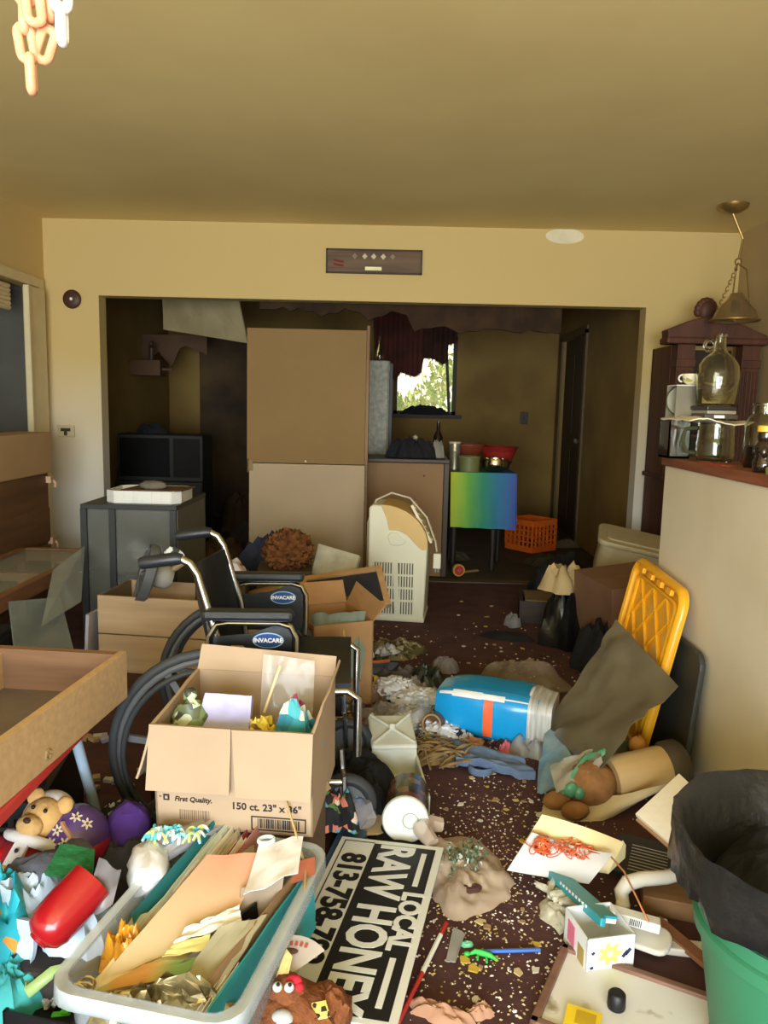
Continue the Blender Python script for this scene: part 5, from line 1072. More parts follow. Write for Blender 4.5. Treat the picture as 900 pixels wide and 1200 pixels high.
    for i in range(16):
        u = i/15; cx = [(222, 214, 196), (206, 190, 156), (226, 222, 214), (196, 176, 140)][i % 4]
        sheet('loose_sheet', ['off-white loose sheet among the folders in the bin', 'manila loose sheet among the folders in the bin', 'bright white loose sheet among the folders in the bin', 'buff loose sheet among the folders in the bin'][i % 4], 'sheet', [(-.10+.11*u, -.16+.02*(i % 3), .15), (-.05+.11*u, .20, .16), (-.10+.10*u, .215+.012*(i % 2), .305+.012*((i*7) % 5)/5), (-.135+.10*u, -.12+.02*(i % 4), .252+.02*((i*3) % 5)/5)], mat('sheet tone %d' % (i % 4), cx, .85, var=.04), .004, 30+i, .0015)['group'] = 'loose sheets among the folders in the bin'
    solo('amber_wrapper', 'crinkled amber cellophane at the left side of the bin', 'cellophane', MB().heap(.07, .10, .06, 3, .6), mat('amber film', (214, 150, 40), .15, var=.3, alpha=.85), at(-.135, -.10, .235), (0, 0, .3))
    solo('foil_wrapper', 'crumpled gold foil wrapper at the front of the bin', 'foil', MB().heap(.24, .07, .05, 5, .8, 40, 8), mat('gold foil', (196, 180, 130), .25, metal=.7, c2=(110, 98, 66), scale=30), at(.0, -.195, .225), (0, 0, .1))
    solo('clear_wrap', 'loose clear film along the left inside of the bin', 'film', MB().patch(at(-.165, -.2, .2), at(-.09, -.15, .25), at(-.07, .0, .28), at(-.165, -.02, .26), 8, 8, .012, 3, .001).shift(at(-.12, -.1, .2)), mat('creamy film', (220, 210, 186), .15, alpha=.6), at(-.12, -.1, .2), smooth=True)
    t = thing('brass_chain', 'small brass jewellery chain bunched at the bin corner', 'chain', tuple(at(-.14, -.215, .262)))
    for k in range(7): part('ring', MB().tube(arc((.006*math.cos(k*1.7), .012*math.sin(k*2.1), .004+.003*(k % 3)), .012, 0, 360, 10, 'xy' if k % 2 else 'xz')[:-1], .0022, 5, True), mat('old brass', (190, 176, 130), .3, metal=.7), t)
    solo('white_ring', 'small pale ring lying on the white letter', 'ring', MB().tube([(.016*math.cos(a), .011*math.sin(a), 0) for a in [2*PI*i/14 for i in range(14)]], .0045, 6, True), mat('pale teal plastic', (206, 224, 226), .4), at(.065, .165, .347), (.1, 0, .4))
    solo('twine', 'length of tan twine draped across the carton corner and bin', 'twine', MB().tube([at(.05, .27, .44)-at(.1, .2, .3), at(.11, .22, .36)-at(.1, .2, .3), at(.165, .16, .30)-at(.1, .2, .3), at(.185, .10, .292)-at(.1, .2, .3)], .0028, 5), mat('tan twine', (176, 150, 100), .9), at(.1, .2, .3))
    solo('rust_card', 'rust coloured card corner at the right rim of the bin', 'card', MB().patch(at(.14, .12, .285), at(.19, .15, .29), at(.18, .18, .315), at(.15, .16, .315), 2, 2, th=.003).shift(at(.16, .15, .28)), mat('rust card', (150, 78, 50), .7), at(.16, .15, .28))
    # white bag and yarn at the back-left corner
    solo('white_plastic_bag', 'white plastic bag bulging over the left rim of the bin', 'bag', MB().sphere((0, 0, .03), (.045, .075, .045), 20, 12, .25, 5, 3), mat('white film', (222, 224, 228), .35, var=.05), at(-.20, .1, .255), (0, 0, .25), smooth=True)
    solo('grey_bag', 'grey satin bag lying behind the white bag at the bin rear', 'bag', MB().patch(at(-.20, .08, .29), at(-.06, .27, .315), at(-.10, .30, .33), at(-.23, .14, .31), 8, 6, .01, 6, .02).shift(at(-.15, .2, .29)), mat('grey satin', (170, 168, 172), .4, var=.1), at(-.15, .2, .29), smooth=True)
    random.seed(9); m = MB()
    for k in range(34):
        a = random.uniform(0, 3.1); x, y = random.uniform(-.055, .055), random.uniform(-.02, .02); ln = random.uniform(.02, .04)
        m.tube([Vector((x, y, .014)) + Vector((ln*(i/6-.5)*math.cos(a), ln*(i/6-.5)*math.sin(a), .016*math.sin(PI*i/6))) for i in range(7)], .0032, 5)
    solo('yarn_skein', 'turquoise and white yarn skein at the foot of the large carton', 'yarn', m, patt('turquoise yarn', [(150, 214, 222), (90, 190, 210), (230, 240, 240), (190, 206, 120)], 60), G(207, 987, .285), (0, 0, -.05), smooth=True)
bin_and_papers()

# ---------------------------------------------------------------- toys and rags at the left
def toys():
    solo('toy_box', 'dark open toy box buried under the plush toys', 'box', MB().bb(-.2, .2, -.06, .24, 0, .17), mat('dark toy box', (46, 40, 38), .8), (-.75, 1.38, 0), (0, 0, -.1), bevel=.01)
    Zb = .17
    # bear in red santa coat with white hood
    tan = mat('tan plush', (206, 164, 104), .95, var=.12, scale=25, bump=.3); wfl = mat('white fleece', (226, 222, 218), .95, var=.06, bump=.3); rd = mat('crimson plush', (150, 30, 40), .9, var=.15)
    t = thing('plush_bear', 'tan plush bear in a red coat with white hood and gold buckle', 'plush toy', tuple(G(22, 1030, .19)), (math.radians(-38), math.radians(10), math.radians(-10)))
    part('body', MB().sphere((0, 0, .03), (.065, .05, .055), 20, 12).sphere((.0, -.01, .125), (.048, .045, .05), 20, 14).sphere((-.005, -.05, .105), (.03, .026, .024), 14, 10), tan, t, True)
    part('hood', MB().sphere((0, .012, .13), (.06, .048, .064), 20, 14), wfl, t, True)
    part('coat', MB().sphere((0, 0, .028), (.075, .058, .058), 22, 12, .05, 6, 1).sphere((-.07, -.02, .03), (.03, .03, .04), 12, 8).sphere((.07, -.02, .03), (.03, .03, .04), 12, 8), rd, t, True)
    part('collar', MB().tube([(.058*math.cos(a), .05*math.sin(a)-.006, .078) for a in [2*PI*i/20 for i in range(20)]], .013, 8, True), wfl, t, True)
    part('trim_strip', MB().patch((-.014, -.058, .07), (.014, -.058, .07), (.016, -.068, .0), (-.016, -.068, .0), 2, 6, .003, 2, .012), wfl, t, True)
    part('buckle', MB().bb(-.024, .024, -.076, -.066, -.022, .018), mat('gold buckle', (206, 176, 110), .4), t, bevel=.003); part('buckle_hole', MB().bb(-.010, .010, -.0775, -.074, -.012, .008), BLACK, t)
    for x in (-.016, .014): part('eye', MB().sphere((x, -.052, .142), .005, 8, 6), BLACK, t, True)
    part('nose', MB().sphere((-.005, -.075, .112), (.009, .006, .006), 10, 6), mat('dark nose', (60, 40, 30)), t, True); part('ear', MB().sphere((.036, -.02, .165), (.02, .012, .02), 12, 8), tan, t, True); part('ear', MB().sphere((-.036, -.02, .165), (.02, .012, .02), 12, 8), tan, t, True)
    for z in (.052, .02): part('button', MB().sphere((0, -.07, z), (.005, .004, .005), 8, 6), BLACK, t)
    solo('red_sleeve', 'glossy red balloon end beside the plush bear', 'balloon', MB().sphere((0, 0, .03), (.04, .035, .03), 16, 10, .05), mat('glossy red', (206, 36, 40), .2, coat=.5), G(6, 1022, .2), smooth=True)
    # purple flowered ball
    t = thing('flower_ball', 'purple glossy ball painted with small cream daisies', 'ball', tuple(G(88, 1015, .17)))
    part('ball', MB().sphere((0, 0, .072), (.078, .078, .072), 32, 20), mat('purple vinyl', (92, 66, 128), .25, var=.1, coat=.4), t, True)
    dsy = mat('cream daisy', (232, 220, 190), .5)
    cdir = Vector((0, 0, CAMH))-G(88, 1015, .24)
    for k, (ax, az) in enumerate(((-.55, .35), (-.3, -.15), (.45, .4), (.1, .75), (-.85, -.1))):
        f = Vector((cdir.x, cdir.y, cdir.z)).normalized(); rt = f.cross(Vector((0, 0, 1))).normalized()*-1; up_ = rt.cross(f)*-1
        if up_.z < 0: up_ = -up_
        n_ = (f + rt*ax*.9 + up_*az*.9).normalized(); M_ = n_.to_track_quat('Z', 'Y').to_matrix()
        pts = [((.009+.005*math.cos(6*a))*math.cos(a), (.009+.005*math.cos(6*a))*math.sin(a)) for a in [2*PI*i/36 for i in range(36)]]
        pos = Vector((n_.x*.078, n_.y*.078, n_.z*.072+.072))
        d_ = part('daisy', MB().add([pos+M_@Vector((x, y, h)) for h in (-.003, .0012) for x, y in pts], [tuple(reversed(range(36))), tuple(range(36, 72))]+[(i, (i+1) % 36, 36+(i+1) % 36, 36+i) for i in range(36)]), dsy, t)
        part('daisy_centre', MB().sphere(pos+n_*.001, .0035, 8, 6), mat('daisy brown', (110, 70, 60)), d_)
    part('swirl', MB().tube([Vector((0, 0, .072))+Vector((d.x*.0775, d.y*.0775, d.z*.0715)) for d in [(Vector((cdir.x, cdir.y, cdir.z)).normalized()+Vector((-.25+.35*math.sin(i*.5)*.6, 0, -.75+.16*i))).normalized() for i in range(10)]], .006, 6), mat('tan swirl', (186, 140, 110), .5), t, True)
    part('red_panel', MB().sphere((.006, -.006, .058), (.0765, .0765, .048), 24, 14), mat('dark red vinyl', (150, 30, 50), .3, coat=.3), t, True)
    # knit hat beside it
    t = thing('knit_hat', 'tan and red knitted hat lying against the flowered ball', 'hat', tuple(G(122, 1010, .15)), (0, 0, .4)); part('crown', MB().heap(.12, .10, .075, 4, .2, 24, 9), mat('tan knit', (190, 140, 90), .95, var=.1), t, True); part('band', MB().heap(.06, .10, .09, 6, .2, 20, 8, c=(-.045, 0, 0)), rd, t, True)
    solo('green_knit', 'bright green knitted swatch between ball and red cup', 'cloth', MB().patch((-.05, -.025, .01), (.05, -.04, .0), (.03, .03, .03), (-.045, .04, .035), 10, 8, .008, 3, .008), mat('green knit', (40, 120, 66), .9, c2=(20, 84, 44), scale=60, stretch=(1, 6, 1)), G(88, 1022, .28), smooth=True)
    solo('grey_plush', 'dark grey plush animal curled in front of the plush bear', 'plush toy', MB().sphere((0, 0, .035), (.075, .045, .04), 24, 14, .25, 5, 4).sphere((.06, .02, .055), (.035, .03, .03), 16, 10, .1, 6, 2).sphere((-.07, -.01, .03), (.03, .02, .02), 12, 8), mat('grey plush fur', (92, 94, 104), .95, var=.25, scale=18, bump=.4), G(52, 1040, .22), (0, 0, .3), smooth=True)
    # red cup
    t = thing('red_cup', 'glossy red plastic cup lying with its round base forward', 'cup', tuple(G(60, 1085, .25)), (math.radians(-62), 0, math.radians(-35)))
    part('body', MB().lathe([(0, -.012), (.02, -.010), (.036, .0), (.044, .018), (.046, .05), (.044, .12), (.040, .12), (.038, .05), (0, .03)], 32, (0, 0, -.02)), mat('red cup plastic', (158, 22, 28), .25, coat=.3, var=.05), t, True); part('base_ring', MB().tube([(.018*math.cos(a), .018*math.sin(a), -.031) for a in [2*PI*i/24 for i in range(24)]], .002, 6, True), mat('red cup plastic', (190, 32, 38)), t, True)
    # pale blue plastic bags / gloves
    pb = mat('pale blue film', (186, 204, 222), .3, var=.08, scale=12)
    for i, (px, py, z, w, d, h, l, rz) in enumerate(((25, 1085, .17, .20, .13, .10, 'pale blue crinkled plastic bag left of the red cup', .4), (95, 1100, .17, .15, .14, .09, 'pale blue crinkled plastic bag right of the red cup', -.3))):
        solo('blue_plastic_bag', l, 'bag', MB().heap(w, d, h, 60+i, .6, 40, 12), pb, G(px, py, z), (0, 0, rz), smooth=60)
    solo('blue_glove', 'pale blue folded plastic strip hanging down under the red cup', 'plastic', MB().patch((-.03, 0, .0), (.02, -.02, .0), (.035, 0, .12), (-.02, .03, .12), 6, 8, .012, 3, .012), pb, G(25, 1150, .12), (0, 0, .2), smooth=True)
    solo('teal_toy_bag', 'turquoise printed bag at the left edge below the plush bear', 'bag', MB().heap(.13, .22, .15, 7, .4, 30, 10), patt('turquoise print', [(40, 170, 190), (60, 190, 205), (40, 160, 180), (220, 150, 60), (50, 180, 200)], 28, .5), G(2, 1110, .15), (0, 0, .2), smooth=60)
    solo('teal_towel', 'folded teal towel at the bottom left edge', 'towel', MB().heap(.16, .12, .1, 9, .3, 30, 10), mat('teal towel cloth', (70, 170, 170), .9, c2=(50, 140, 146), scale=10), G(8, 1175, .1), smooth=60)
    # black tray with green cloth and crystals
    t = thing('black_tray', 'black plastic tray holding green cloth and clear crystals', 'tray', tuple(G(68, 1185, .10)), (0, 0, math.radians(-12)))
    m = MB(); m.bb(-.07, .07, -.06, .06, 0, .004); part('bottom', m, BLACK, t)
    for a in ((-.07, .07, -.06, -.055), (-.07, .07, .055, .06), (-.07, -.065, -.06, .06), (.065, .07, -.06, .06)): part('wall', MB().bb(*a, 0, .035), BLACK, t)
    solo('green_ribbon', 'pale green satin ribbon loop in the black tray', 'ribbon', MB().tube([(-.03, .02, .03), (-.045, -.01, .025), (-.03, -.03, .03), (0, 0, .045), (.03, .02, .04), (.04, .0, .03)], [.012, .014, .012, .012, .014, .012], 6), mat('pale green satin', (150, 176, 112), .35), G(62, 1165, .12), smooth=60)
    random.seed(2); m = MB()
    for k in range(40): m.box((random.uniform(-.035, .035), random.uniform(-.012, .012), random.uniform(.004, .016)), [random.uniform(.004, .009)]*3, (random.random()*3, random.random()*3, 0))
    solo('glass_beads', 'clear sparkling glass beads in the black tray', 'beads', m, mat('bead crystal', (206, 206, 206), .1, c2=(90, 90, 92), scale=70), G(74, 1178, .106))['kind'] = 'stuff'
    solo('tray_stand', 'low dark carton under the black tray', 'box', MB().bb(-.09, .09, -.09, .09, 0, .098), mat('dark toy box', (46, 40, 38)), tuple(G(68, 1185, 0)+Vector((.02, -.08, 0))), (0, 0, -.2), bevel=.004)
    solo('newspaper', 'grey newspaper sheet under the teal towel at the tray front', 'newspaper', MB().patch((-.16, -.05, .02), (.12, -.08, .02), (.14, .06, .03), (-.14, .08, .03), 8, 6, .008, 3, .006), patt('newsprint', [(170, 160, 152), (196, 188, 180), (120, 112, 108), (186, 178, 170)], 50), G(40, 1205, .05), smooth=60)
    solo('green_clip', 'small lime green plastic clip at the tray front', 'clip', MB().box((0, 0, .008), (.035, .014, .016), (0, 0, .2)).box((.008, 0, .02), (.016, .012, .008)), mat('lime plastic', (90, 210, 70), .4), G(72, 1196, .09), bevel=.003)
    # translucent sheet leaning on the bin
    c = [G(92, 1085, .22), G(132, 1060, .26), G(142, 1020, .30), G(116, 1005, .36)]
    world_solo('grey_film', 'translucent grey plastic film leaning on the left rim of the bin', 'plastic', MB().patch(*c, 6, 8, .008, 5, .002), mat('grey film', (140, 134, 138), .25, alpha=.8, var=.1), smooth=True)
    # purple fabric, lattice cloth beneath the carton
    solo('purple_plush', 'deep purple plush toy squeezed against the large carton', 'plush toy', MB().sphere((0, 0, .07), (.055, .05, .07), 20, 14, .12, 6, 2).sphere((.02, -.03, .02), (.05, .05, .04), 16, 10, .15, 6, 5), mat('purple plush fur', (84, 52, 140), .95, var=.2, scale=20, bump=.3), G(152, 1005, .15), smooth=True)
    solo('patterned_scarf', 'black and white speckled scarf behind the purple plush', 'scarf', MB().heap(.22, .12, .10, 5, .4, 30, 9), patt('black white speckle', [(30, 30, 32), (40, 38, 40), (190, 184, 176), (34, 32, 34)], 60), G(128, 985, .14), (0, 0, .5), smooth=60)
    solo('grey_jacket', 'dark grey jacket sleeve beneath the purple plush', 'jacket', MB().heap(.18, .16, .09, 15, .4, 30, 9), mat('dark grey cloth', (62, 62, 66), .9, var=.2), G(150, 1015, .15), (0, 0, .3), smooth=60)
    solo('toy_pile_base', 'dark crate bed under the purple plush and scarf', 'box', MB().bb(-.14, .14, -.12, .14, 0, .145), mat('dark toy box', (46, 40, 38)), (-.60, 1.72, 0), (0, 0, .1), bevel=.006)
    # small things behind (seen under table/wheel)
    random.seed(31); m = MB()
    mm = [mat('white scrap plastic', (196, 192, 184), .5), mat('tan scrap', (176, 150, 116), .7), mat('lilac scrap', (160, 156, 190), .6)]
    for k in range(16):
        px, py = random.uniform(90, 180), random.uniform(850, 935); p = G(px, py)
        solo('plastic_shard', ['small white broken plastic shard lying under the wheelchair', 'small tan broken shard lying under the wheelchair', 'small lilac broken plastic shard lying under the wheelchair'][k % 3], 'shard', MB().box((0, 0, .008), (random.uniform(.03, .06), random.uniform(.015, .03), .012), (random.uniform(-.2, .2), 0, random.uniform(0, 3))), mm[k % 3], p, group='plastic shards under the wheelchair')
toys()
# ---------------------------------------------------------------- boxes behind the wheelchair
def mid_boxes():
    t = thing('flat_carton', 'brown cardboard carton behind the wheelchair armrests', 'box', (-.50, 2.95, 0), (0, 0, math.radians(-3)))
    m = MB(); W, Dp, H = .36, .24, .42
    m.bb(-W/2, W/2, -Dp/2, Dp/2, 0, .005)
    for a in ((-W/2, W/2, -Dp/2, -Dp/2+.005), (-W/2, W/2, Dp/2-.005, Dp/2), (-W/2, -W/2+.005, -Dp/2, Dp/2), (W/2-.005, W/2, -Dp/2, Dp/2)): m.bb(*a, 0, H)
    part('body', m, CARDD, t); part('inner_divider', MB().bb(-.005, .0, -Dp/2, Dp/2, .005, H-.04), CARDD, t)
    solo('stool_seat', 'black padded cushion on the brown carton behind the wheelchair', 'cushion', MB().bb(-.16, .12, -.11, .11, 0, .05), mat('black vinyl pad', (38, 42, 48), .5), (-.5, 2.95, .42), (0, 0, .05), bevel=.02)
    t = thing('paperback_pile', 'cream book with dark spine standing beside the carton', 'book', (-.225, 2.72, .0), (0, 0, .1)); part('pages', MB().bb(-.1, .03, -.08, .08, 0, .34), mat('book page edge', (222, 196, 150), .8, var=.05, stretch=(1, 1, 30)), t); part('spine', MB().bb(.03, .07, -.085, .085, 0, .345), mat('black spine', (36, 34, 36), .5), t); part('cover', MB().bb(.071, .077, -.085, .085, 0, .40), CREAM, t)
    # open tan carton with grey cloth, right
    t = thing('tall_carton', 'tall open tan carton with a grey cloth hanging out', 'box', (-.235, 3.18, 0), (0, 0, math.radians(24)))
    W, Dp, H = .26, .32, .36; m = MB(); m.bb(-W/2, W/2, -Dp/2, Dp/2, 0, .005)
    for a in ((-W/2, W/2, -Dp/2, -Dp/2+.005), (-W/2, W/2, Dp/2-.005, Dp/2), (-W/2, -W/2+.005, -Dp/2, Dp/2), (W/2-.005, W/2, -Dp/2, Dp/2)): m.bb(*a, 0, H)
    cc = mat('tan carton board', (172, 132, 90), .85, var=.08); part('body', m, cc, t)
    part('flap', MB().patch((W/2, -Dp/2, H), (W/2, Dp/2, H), (W/2+.05, Dp/2, H+.09), (W/2+.05, -Dp/2, H+.06), 3, 3, .003, 2, .005), cc, t); part('flap', MB().patch((-W/2, Dp/2, H), (W/2, Dp/2, H), (W/2, Dp/2+.05, H+.09), (-W/2, Dp/2+.05, H+.09), 3, 3, .003, 3, .005), cc, t)
    solo('grey_cloth', 'grey-green cloth draped over the rim of the tall carton', 'cloth', MB().patch((-.13, -.172, .20), (.05, -.18, .12), (.10, -.10, .385), (-.11, -.05, .38), 14, 14, .03, 4, .02, 3).shift((0, 0, .0)), mat('grey green cotton', (124, 136, 124), .9, var=.12, scale=10), (-.225, 3.17, 0), (0, 0, math.radians(24)), smooth=60)
    solo('carton_filling', 'dark junk inside the tall tan carton', 'junk', MB().heap(.2, .26, .30, 8, .3), BLACKC, (-.235, 3.18, .006), (0, 0, .4))
    # wood frame with dark panel, plywood board, white tile board
    t = thing('framed_panel', 'wooden frame with a dark blue panel lying on the cartons', 'frame', (-.20, 3.55, .36), (math.radians(28), math.radians(-8), math.radians(8)))
    fw = wood('raw pine', (190, 154, 108), (160, 122, 80)); part('panel', MB().bb(-.18, .18, -.13, .13, 0, .006), mat('dark blue panel', (40, 44, 58), .5), t)
    for a in ((-.2, .2, .11, .14), (-.2, .2, -.14, -.11)): part('rail', MB().bb(*a, -.005, .018), fw, t, bevel=.002)
    for a in ((-.2, -.17, -.14, .14), (.17, .2, -.14, .14)): part('stile', MB().bb(*a, -.005, .02), fw, t, bevel=.002)
    solo('stacked_carton', 'lower brown carton under the framed panel', 'box', MB().bb(-.10, .2, -.14, .12, 0, .35), CARDD, (-.28, 3.64, 0), (0, 0, .1), bevel=.004)
    c = [A(318, 722, 3.35), A(405, 700, 3.45), A(365, 672, 3.95), A(290, 695, 3.85)]
    world_solo('plywood_board', 'rough tan plywood board sloping on the cartons', 'board', MB().patch(*c, 4, 4, .003, 2, .018), wood('rough plywood', (188, 150, 102), (158, 118, 74), scale=2))
    c = [A(362, 690, 3.90), A(408, 706, 3.72), A(422, 652, 3.95), A(374, 638, 4.1)]
    world_solo('white_board', 'dirty white square tile board leaning on the tan panel', 'board', MB().patch(*c, 4, 4, 0, 2, .02), mat('dirty white board', (208, 206, 190), .7, c2=(168, 164, 146), scale=10), bevel=.002)
    solo('navy_bag', 'navy blue fabric bag heaped in front of the tan panel', 'bag', MB().heap(.46, .34, .62, 4, .2, 40, 12), mat('navy cloth', (42, 48, 70), .85, var=.15), (-.66, 4.42, 0), smooth=60)
    solo('shaggy_wig', 'curly brown shaggy wool bundle on the clutter', 'wool', MB().sphere((0, 0, .07), (.10, .09, .085), 40, 26, .45, 14, 3, True), mat('shaggy wool', (146, 92, 44), .95, c2=(84, 50, 24), scale=40, bump=1), (-.52, 3.98, .40), smooth=60)
    solo('wool_support', 'dark box of junk beneath the shaggy brown wool', 'box', MB().bb(-.14, .14, -.13, .15, 0, .385), mat('dim box', (74, 58, 40)), (-.54, 3.99, 0), (0, 0, .1), bevel=.004)
    solo('lime_cloth', 'bright lime green cloth on the plywood board', 'cloth', MB().heap(.2, .13, .05, 12, .4, 30, 8), mat('lime cloth', (190, 200, 50), .8, var=.15), A(340, 690, 3.75)+Vector((0, 0, -.02)), (0, 0, .3), smooth=60)
    solo('white_rag', 'white and red crumpled cloth behind the far armrest', 'cloth', MB().heap(.2, .14, .08, 14, .4, 26, 8), mat('white red cloth', (214, 208, 214), .8, c2=(170, 50, 50), scale=9, thresh=(.36, .4)), (-.80, 3.76, .385), smooth=60)
    solo('rag_support', 'dark carton under the white and red cloth', 'box', MB().bb(-.12, .12, -.14, .12, 0, .384), mat('dim box', (74, 58, 40)), (-.82, 3.78, 0), (0, 0, .1), bevel=.004)
mid_boxes()

# ---------------------------------------------------------------- yard sign
def yard_sign():
    L, H = .635, .285
    t = thing('yard_sign', 'black and white RAW HONEY sign lying on the carpet', 'sign', (-.035, 1.672, .045), (math.radians(2), 0, math.radians(-102)))
    wm = mat('sign white', (228, 230, 228), .5, var=.03); bk = mat('sign black', (24, 24, 26), .45)
    part('board', MB().patch((-L/2, -H/2, 0), (L/2, -H/2, 0), (L/2, H/2, 0), (-L/2, H/2, 0), 2, 2, 0, 1, .004), wm, t)
    z = .0022
    part('black_field', MB().bb(-L/2+.018, L/2-.014, -.045, H/2-.018, z, z+.0006), bk, t)
    m = MB()
    for a in ((-L/2+.014, L/2-.014, -H/2+.013, -H/2+.016), (-L/2+.014, -L/2+.017, -H/2+.013, -.045), (L/2-.017, L/2-.014, -H/2+.013, -.045)): m.bb(*a, z, z+.0006)
    part('border_line', m, bk, t)
    z2 = z+.0010
    text('lettering', 'RAW HONEY', .128, wm, t, (0, .018, z2), bold=.004, sx=.78)
    text('lettering', 'LOCAL', .072, wm, t, (.0, .098, z2), bold=.003, sx=.92)
    for s in (-1, 1): part('dash', MB().bb(s*.2-.075 if s < 0 else .13, -.13 if s < 0 else .275, .090, .104, z2, z2+.0006), wm, t)
    text('lettering', '813-758-782', .088, bk, t, (-.028, -.087, z2), bold=.0035, sx=.94)
yard_sign()

# ---------------------------------------------------------------- diaper pack and floor clutter
def centre():
    def gp(px, py, z=0): return G(px, py, z)
    bl = mat('blue pack film', (24, 150, 214), .28, var=.12, scale=6, coat=.3)
    t = thing('diaper_pack', 'bright blue plastic pack with white and orange bands lying on the carpet', 'pack', (.43, 2.84, 0), (0, 0, math.radians(-20)))
    W, Dp, H = .43, .26, .19
    # rounded cushion shape
    m = MB(); n = 32; K = 10
    for i in range(K+1):
        x = -W/2+W*i/K; sq = 1-.25*abs(2*i/K-1)**4
        for j in range(n):
            a = 2*PI*j/n; ca, sa = math.cos(a), math.sin(a); e = .45; y = Dp/2*sq*math.copysign(abs(ca)**e, ca); z = H/2*sq*math.copysign(abs(sa)**e, sa); k = 1+.03*noise.noise(Vector((x*14, y*14, z*14)))
            m.v.append(Vector((x, y*k, H/2+z*k)))
    for i in range(K):
        for j in range(n): a = i*n+j; b = i*n+(j+1) % n; m.f.append((a, b, b+n, a+n))
    m.f.append(tuple(reversed(range(n)))); m.f.append(tuple(K*n+j for j in range(n)))
    part('body', m, bl, t, 50)
    # end with clear wrapped pads
    wpad = mat('wrapped white pads', (214, 214, 210), .3, c2=(150, 148, 144), scale=6, stretch=(14, 1, 1)); m = MB()
    for i in range(4):
        x = W/2-.075+.028*i; sq = 1.015-.25*abs(2*(x+W/2)/W-1)**4 if i < 3 else .8
        for j in range(n):
            a = 2*PI*j/n; ca, sa = math.cos(a), math.sin(a); m.v.append(Vector((x, Dp/2*sq*math.copysign(abs(ca)**.45, ca), H/2+H/2*sq*math.copysign(abs(sa)**.45, sa))))
    for i in range(3):
        for j in range(n): a = i*n+j; b = i*n+(j+1) % n; m.f.append((a, b, b+n, a+n))
    m.f.append(tuple(3*n+j for j in range(n))); part('clear_end', m, wpad, t, 50)
    wt = mat('pack white print', (232, 236, 238), .4)
    def skin(x0, x1, a0, a1, nm, m_, off=.004, slope=0):
        # a printed band that follows the bulging film: x along the pack, angle around it
        m = MB(); nu, nv = 8, 8
        for v in range(nv+1):
            for u in range(nu+1):
                x = x0+(x1-x0)*u/nu; a = math.radians(a0+(a1-a0)*v/nv+slope*(u/nu)); sq = 1-.25*abs(2*(x+W/2)/W-1)**4; ca, sa = math.cos(a), math.sin(a); e = .45
                y = Dp/2*sq*math.copysign(abs(ca)**e, ca); z = H/2*sq*math.copysign(abs(sa)**e, sa); k = 1.0+.03*noise.noise(Vector((x*14, y*14, z*14)))
                l = math.hypot(y, z); m.v.append(Vector((x, y*k*(1+off/l), H/2+z*k*(1+off/l))))
        for v in range(nv):
            for u in range(nu): q = v*(nu+1)+u; m.f.append((q, q+1, q+nu+2, q+nu+1))
        part(nm, m, m_, t, True)
    skin(-.20, -.14, 128, 142, 'white_band', wt); skin(-.145, -.03, 120, 148, 'white_label', wt, .005); skin(-.03, .055, 124, 146, 'white_label', wt, .005); skin(.05, W/2-.075, 132, 138, 'white_band', wt); 
    skin(-.02, .015, 146, 200, 'orange_tab', mat('orange print', (230, 100, 50), .4), .006, 0)
    part('white_curve', MB().tube([(W/2-.078, Dp/2*.9*math.cos(a), H/2+H/2*1.0*math.sin(a)) for a in [math.radians(x) for x in range(-60, 150, 15)]], .006, 6), wt, t, True)
    solo('clear_overwrap', 'loose clear plastic overwrap lying behind the blue pack', 'plastic', MB().heap(.4, .2, .10, 5, .5, 40, 10), mat('tan clear film', (150, 134, 116), .2, alpha=.5), gp(610, 800), (0, 0, -.4), smooth=60)
    solo('clear_tray', 'clear crinkled plastic tray under the end of the blue pack', 'plastic', MB().heap(.16, .16, .06, 6, .6, 36, 8), mat('grey clear film', (176, 180, 182), .12, alpha=.55, var=.3), gp(622, 880), smooth=60)
    H_ = lambda n, l, c, px, py, w, d, h, s, m, z=0, amp=.5, rz=0: solo(n, l, c, MB().heap(w, d, h, s, amp, 56, 16), m, gp(px, py, z), (0, 0, rz), smooth=55)
    H_('camouflage_shorts', 'green and brown camouflage shorts crumpled on the carpet', 'shorts', 465, 762, .27, .34, .05, 3, patt('camouflage', [(96, 92, 56), (130, 120, 84), (66, 60, 42), (170, 160, 130)], 36), rz=-.4)
    H_('floral_scrap', 'pale floral cloth lying on the camouflage shorts', 'cloth', 452, 764, .12, .12, .035, 5, patt('grey floral', [(180, 176, 176), (140, 136, 140), (110, 116, 80), (196, 190, 186)], 60), .03)
    solo('blue_magazine', 'blue printed magazine with an orange stripe on the carpet', 'magazine', MB().patch((-.1, -.08, .012), (.08, -.1, .012), (.11, .07, .014), (-.07, .09, .012), 6, 6, .003, 4, .014), mat('blue cover print', (84, 110, 160), .5, c2=(60, 80, 120), scale=8), gp(438, 786), (0, 0, -.1))
    solo('orange_strap', 'orange curled strap lying on the blue magazine', 'strap', MB().tube([(-.09, -.02, .03), (-.04, .01, .032), (.03, .0, .035), (.08, .04, .03)], .008, 6), mat('orange strap', (206, 112, 70), .6), gp(436, 784), smooth=True)
    H_('black_underwear', 'black and white lace garment bunched beside the tall carton', 'garment', 425, 805, .22, .16, .06, 8, patt('black lace', [(28, 28, 30), (34, 34, 36), (180, 180, 176), (30, 30, 32), (200, 170, 70)], 34))
    H_('grey_sweater', 'dark grey sweater lying on the carpet behind the white papers', 'sweater', 468, 800, .26, .22, .06, 9, mat('dark grey knit', (92, 86, 84), .95, var=.2))
    H_('green_black_bag', 'dark green shiny bag bunched beside the blue pack', 'bag', 500, 802, .16, .18, .08, 11, mat('dark green film', (38, 44, 36), .35, var=.4))
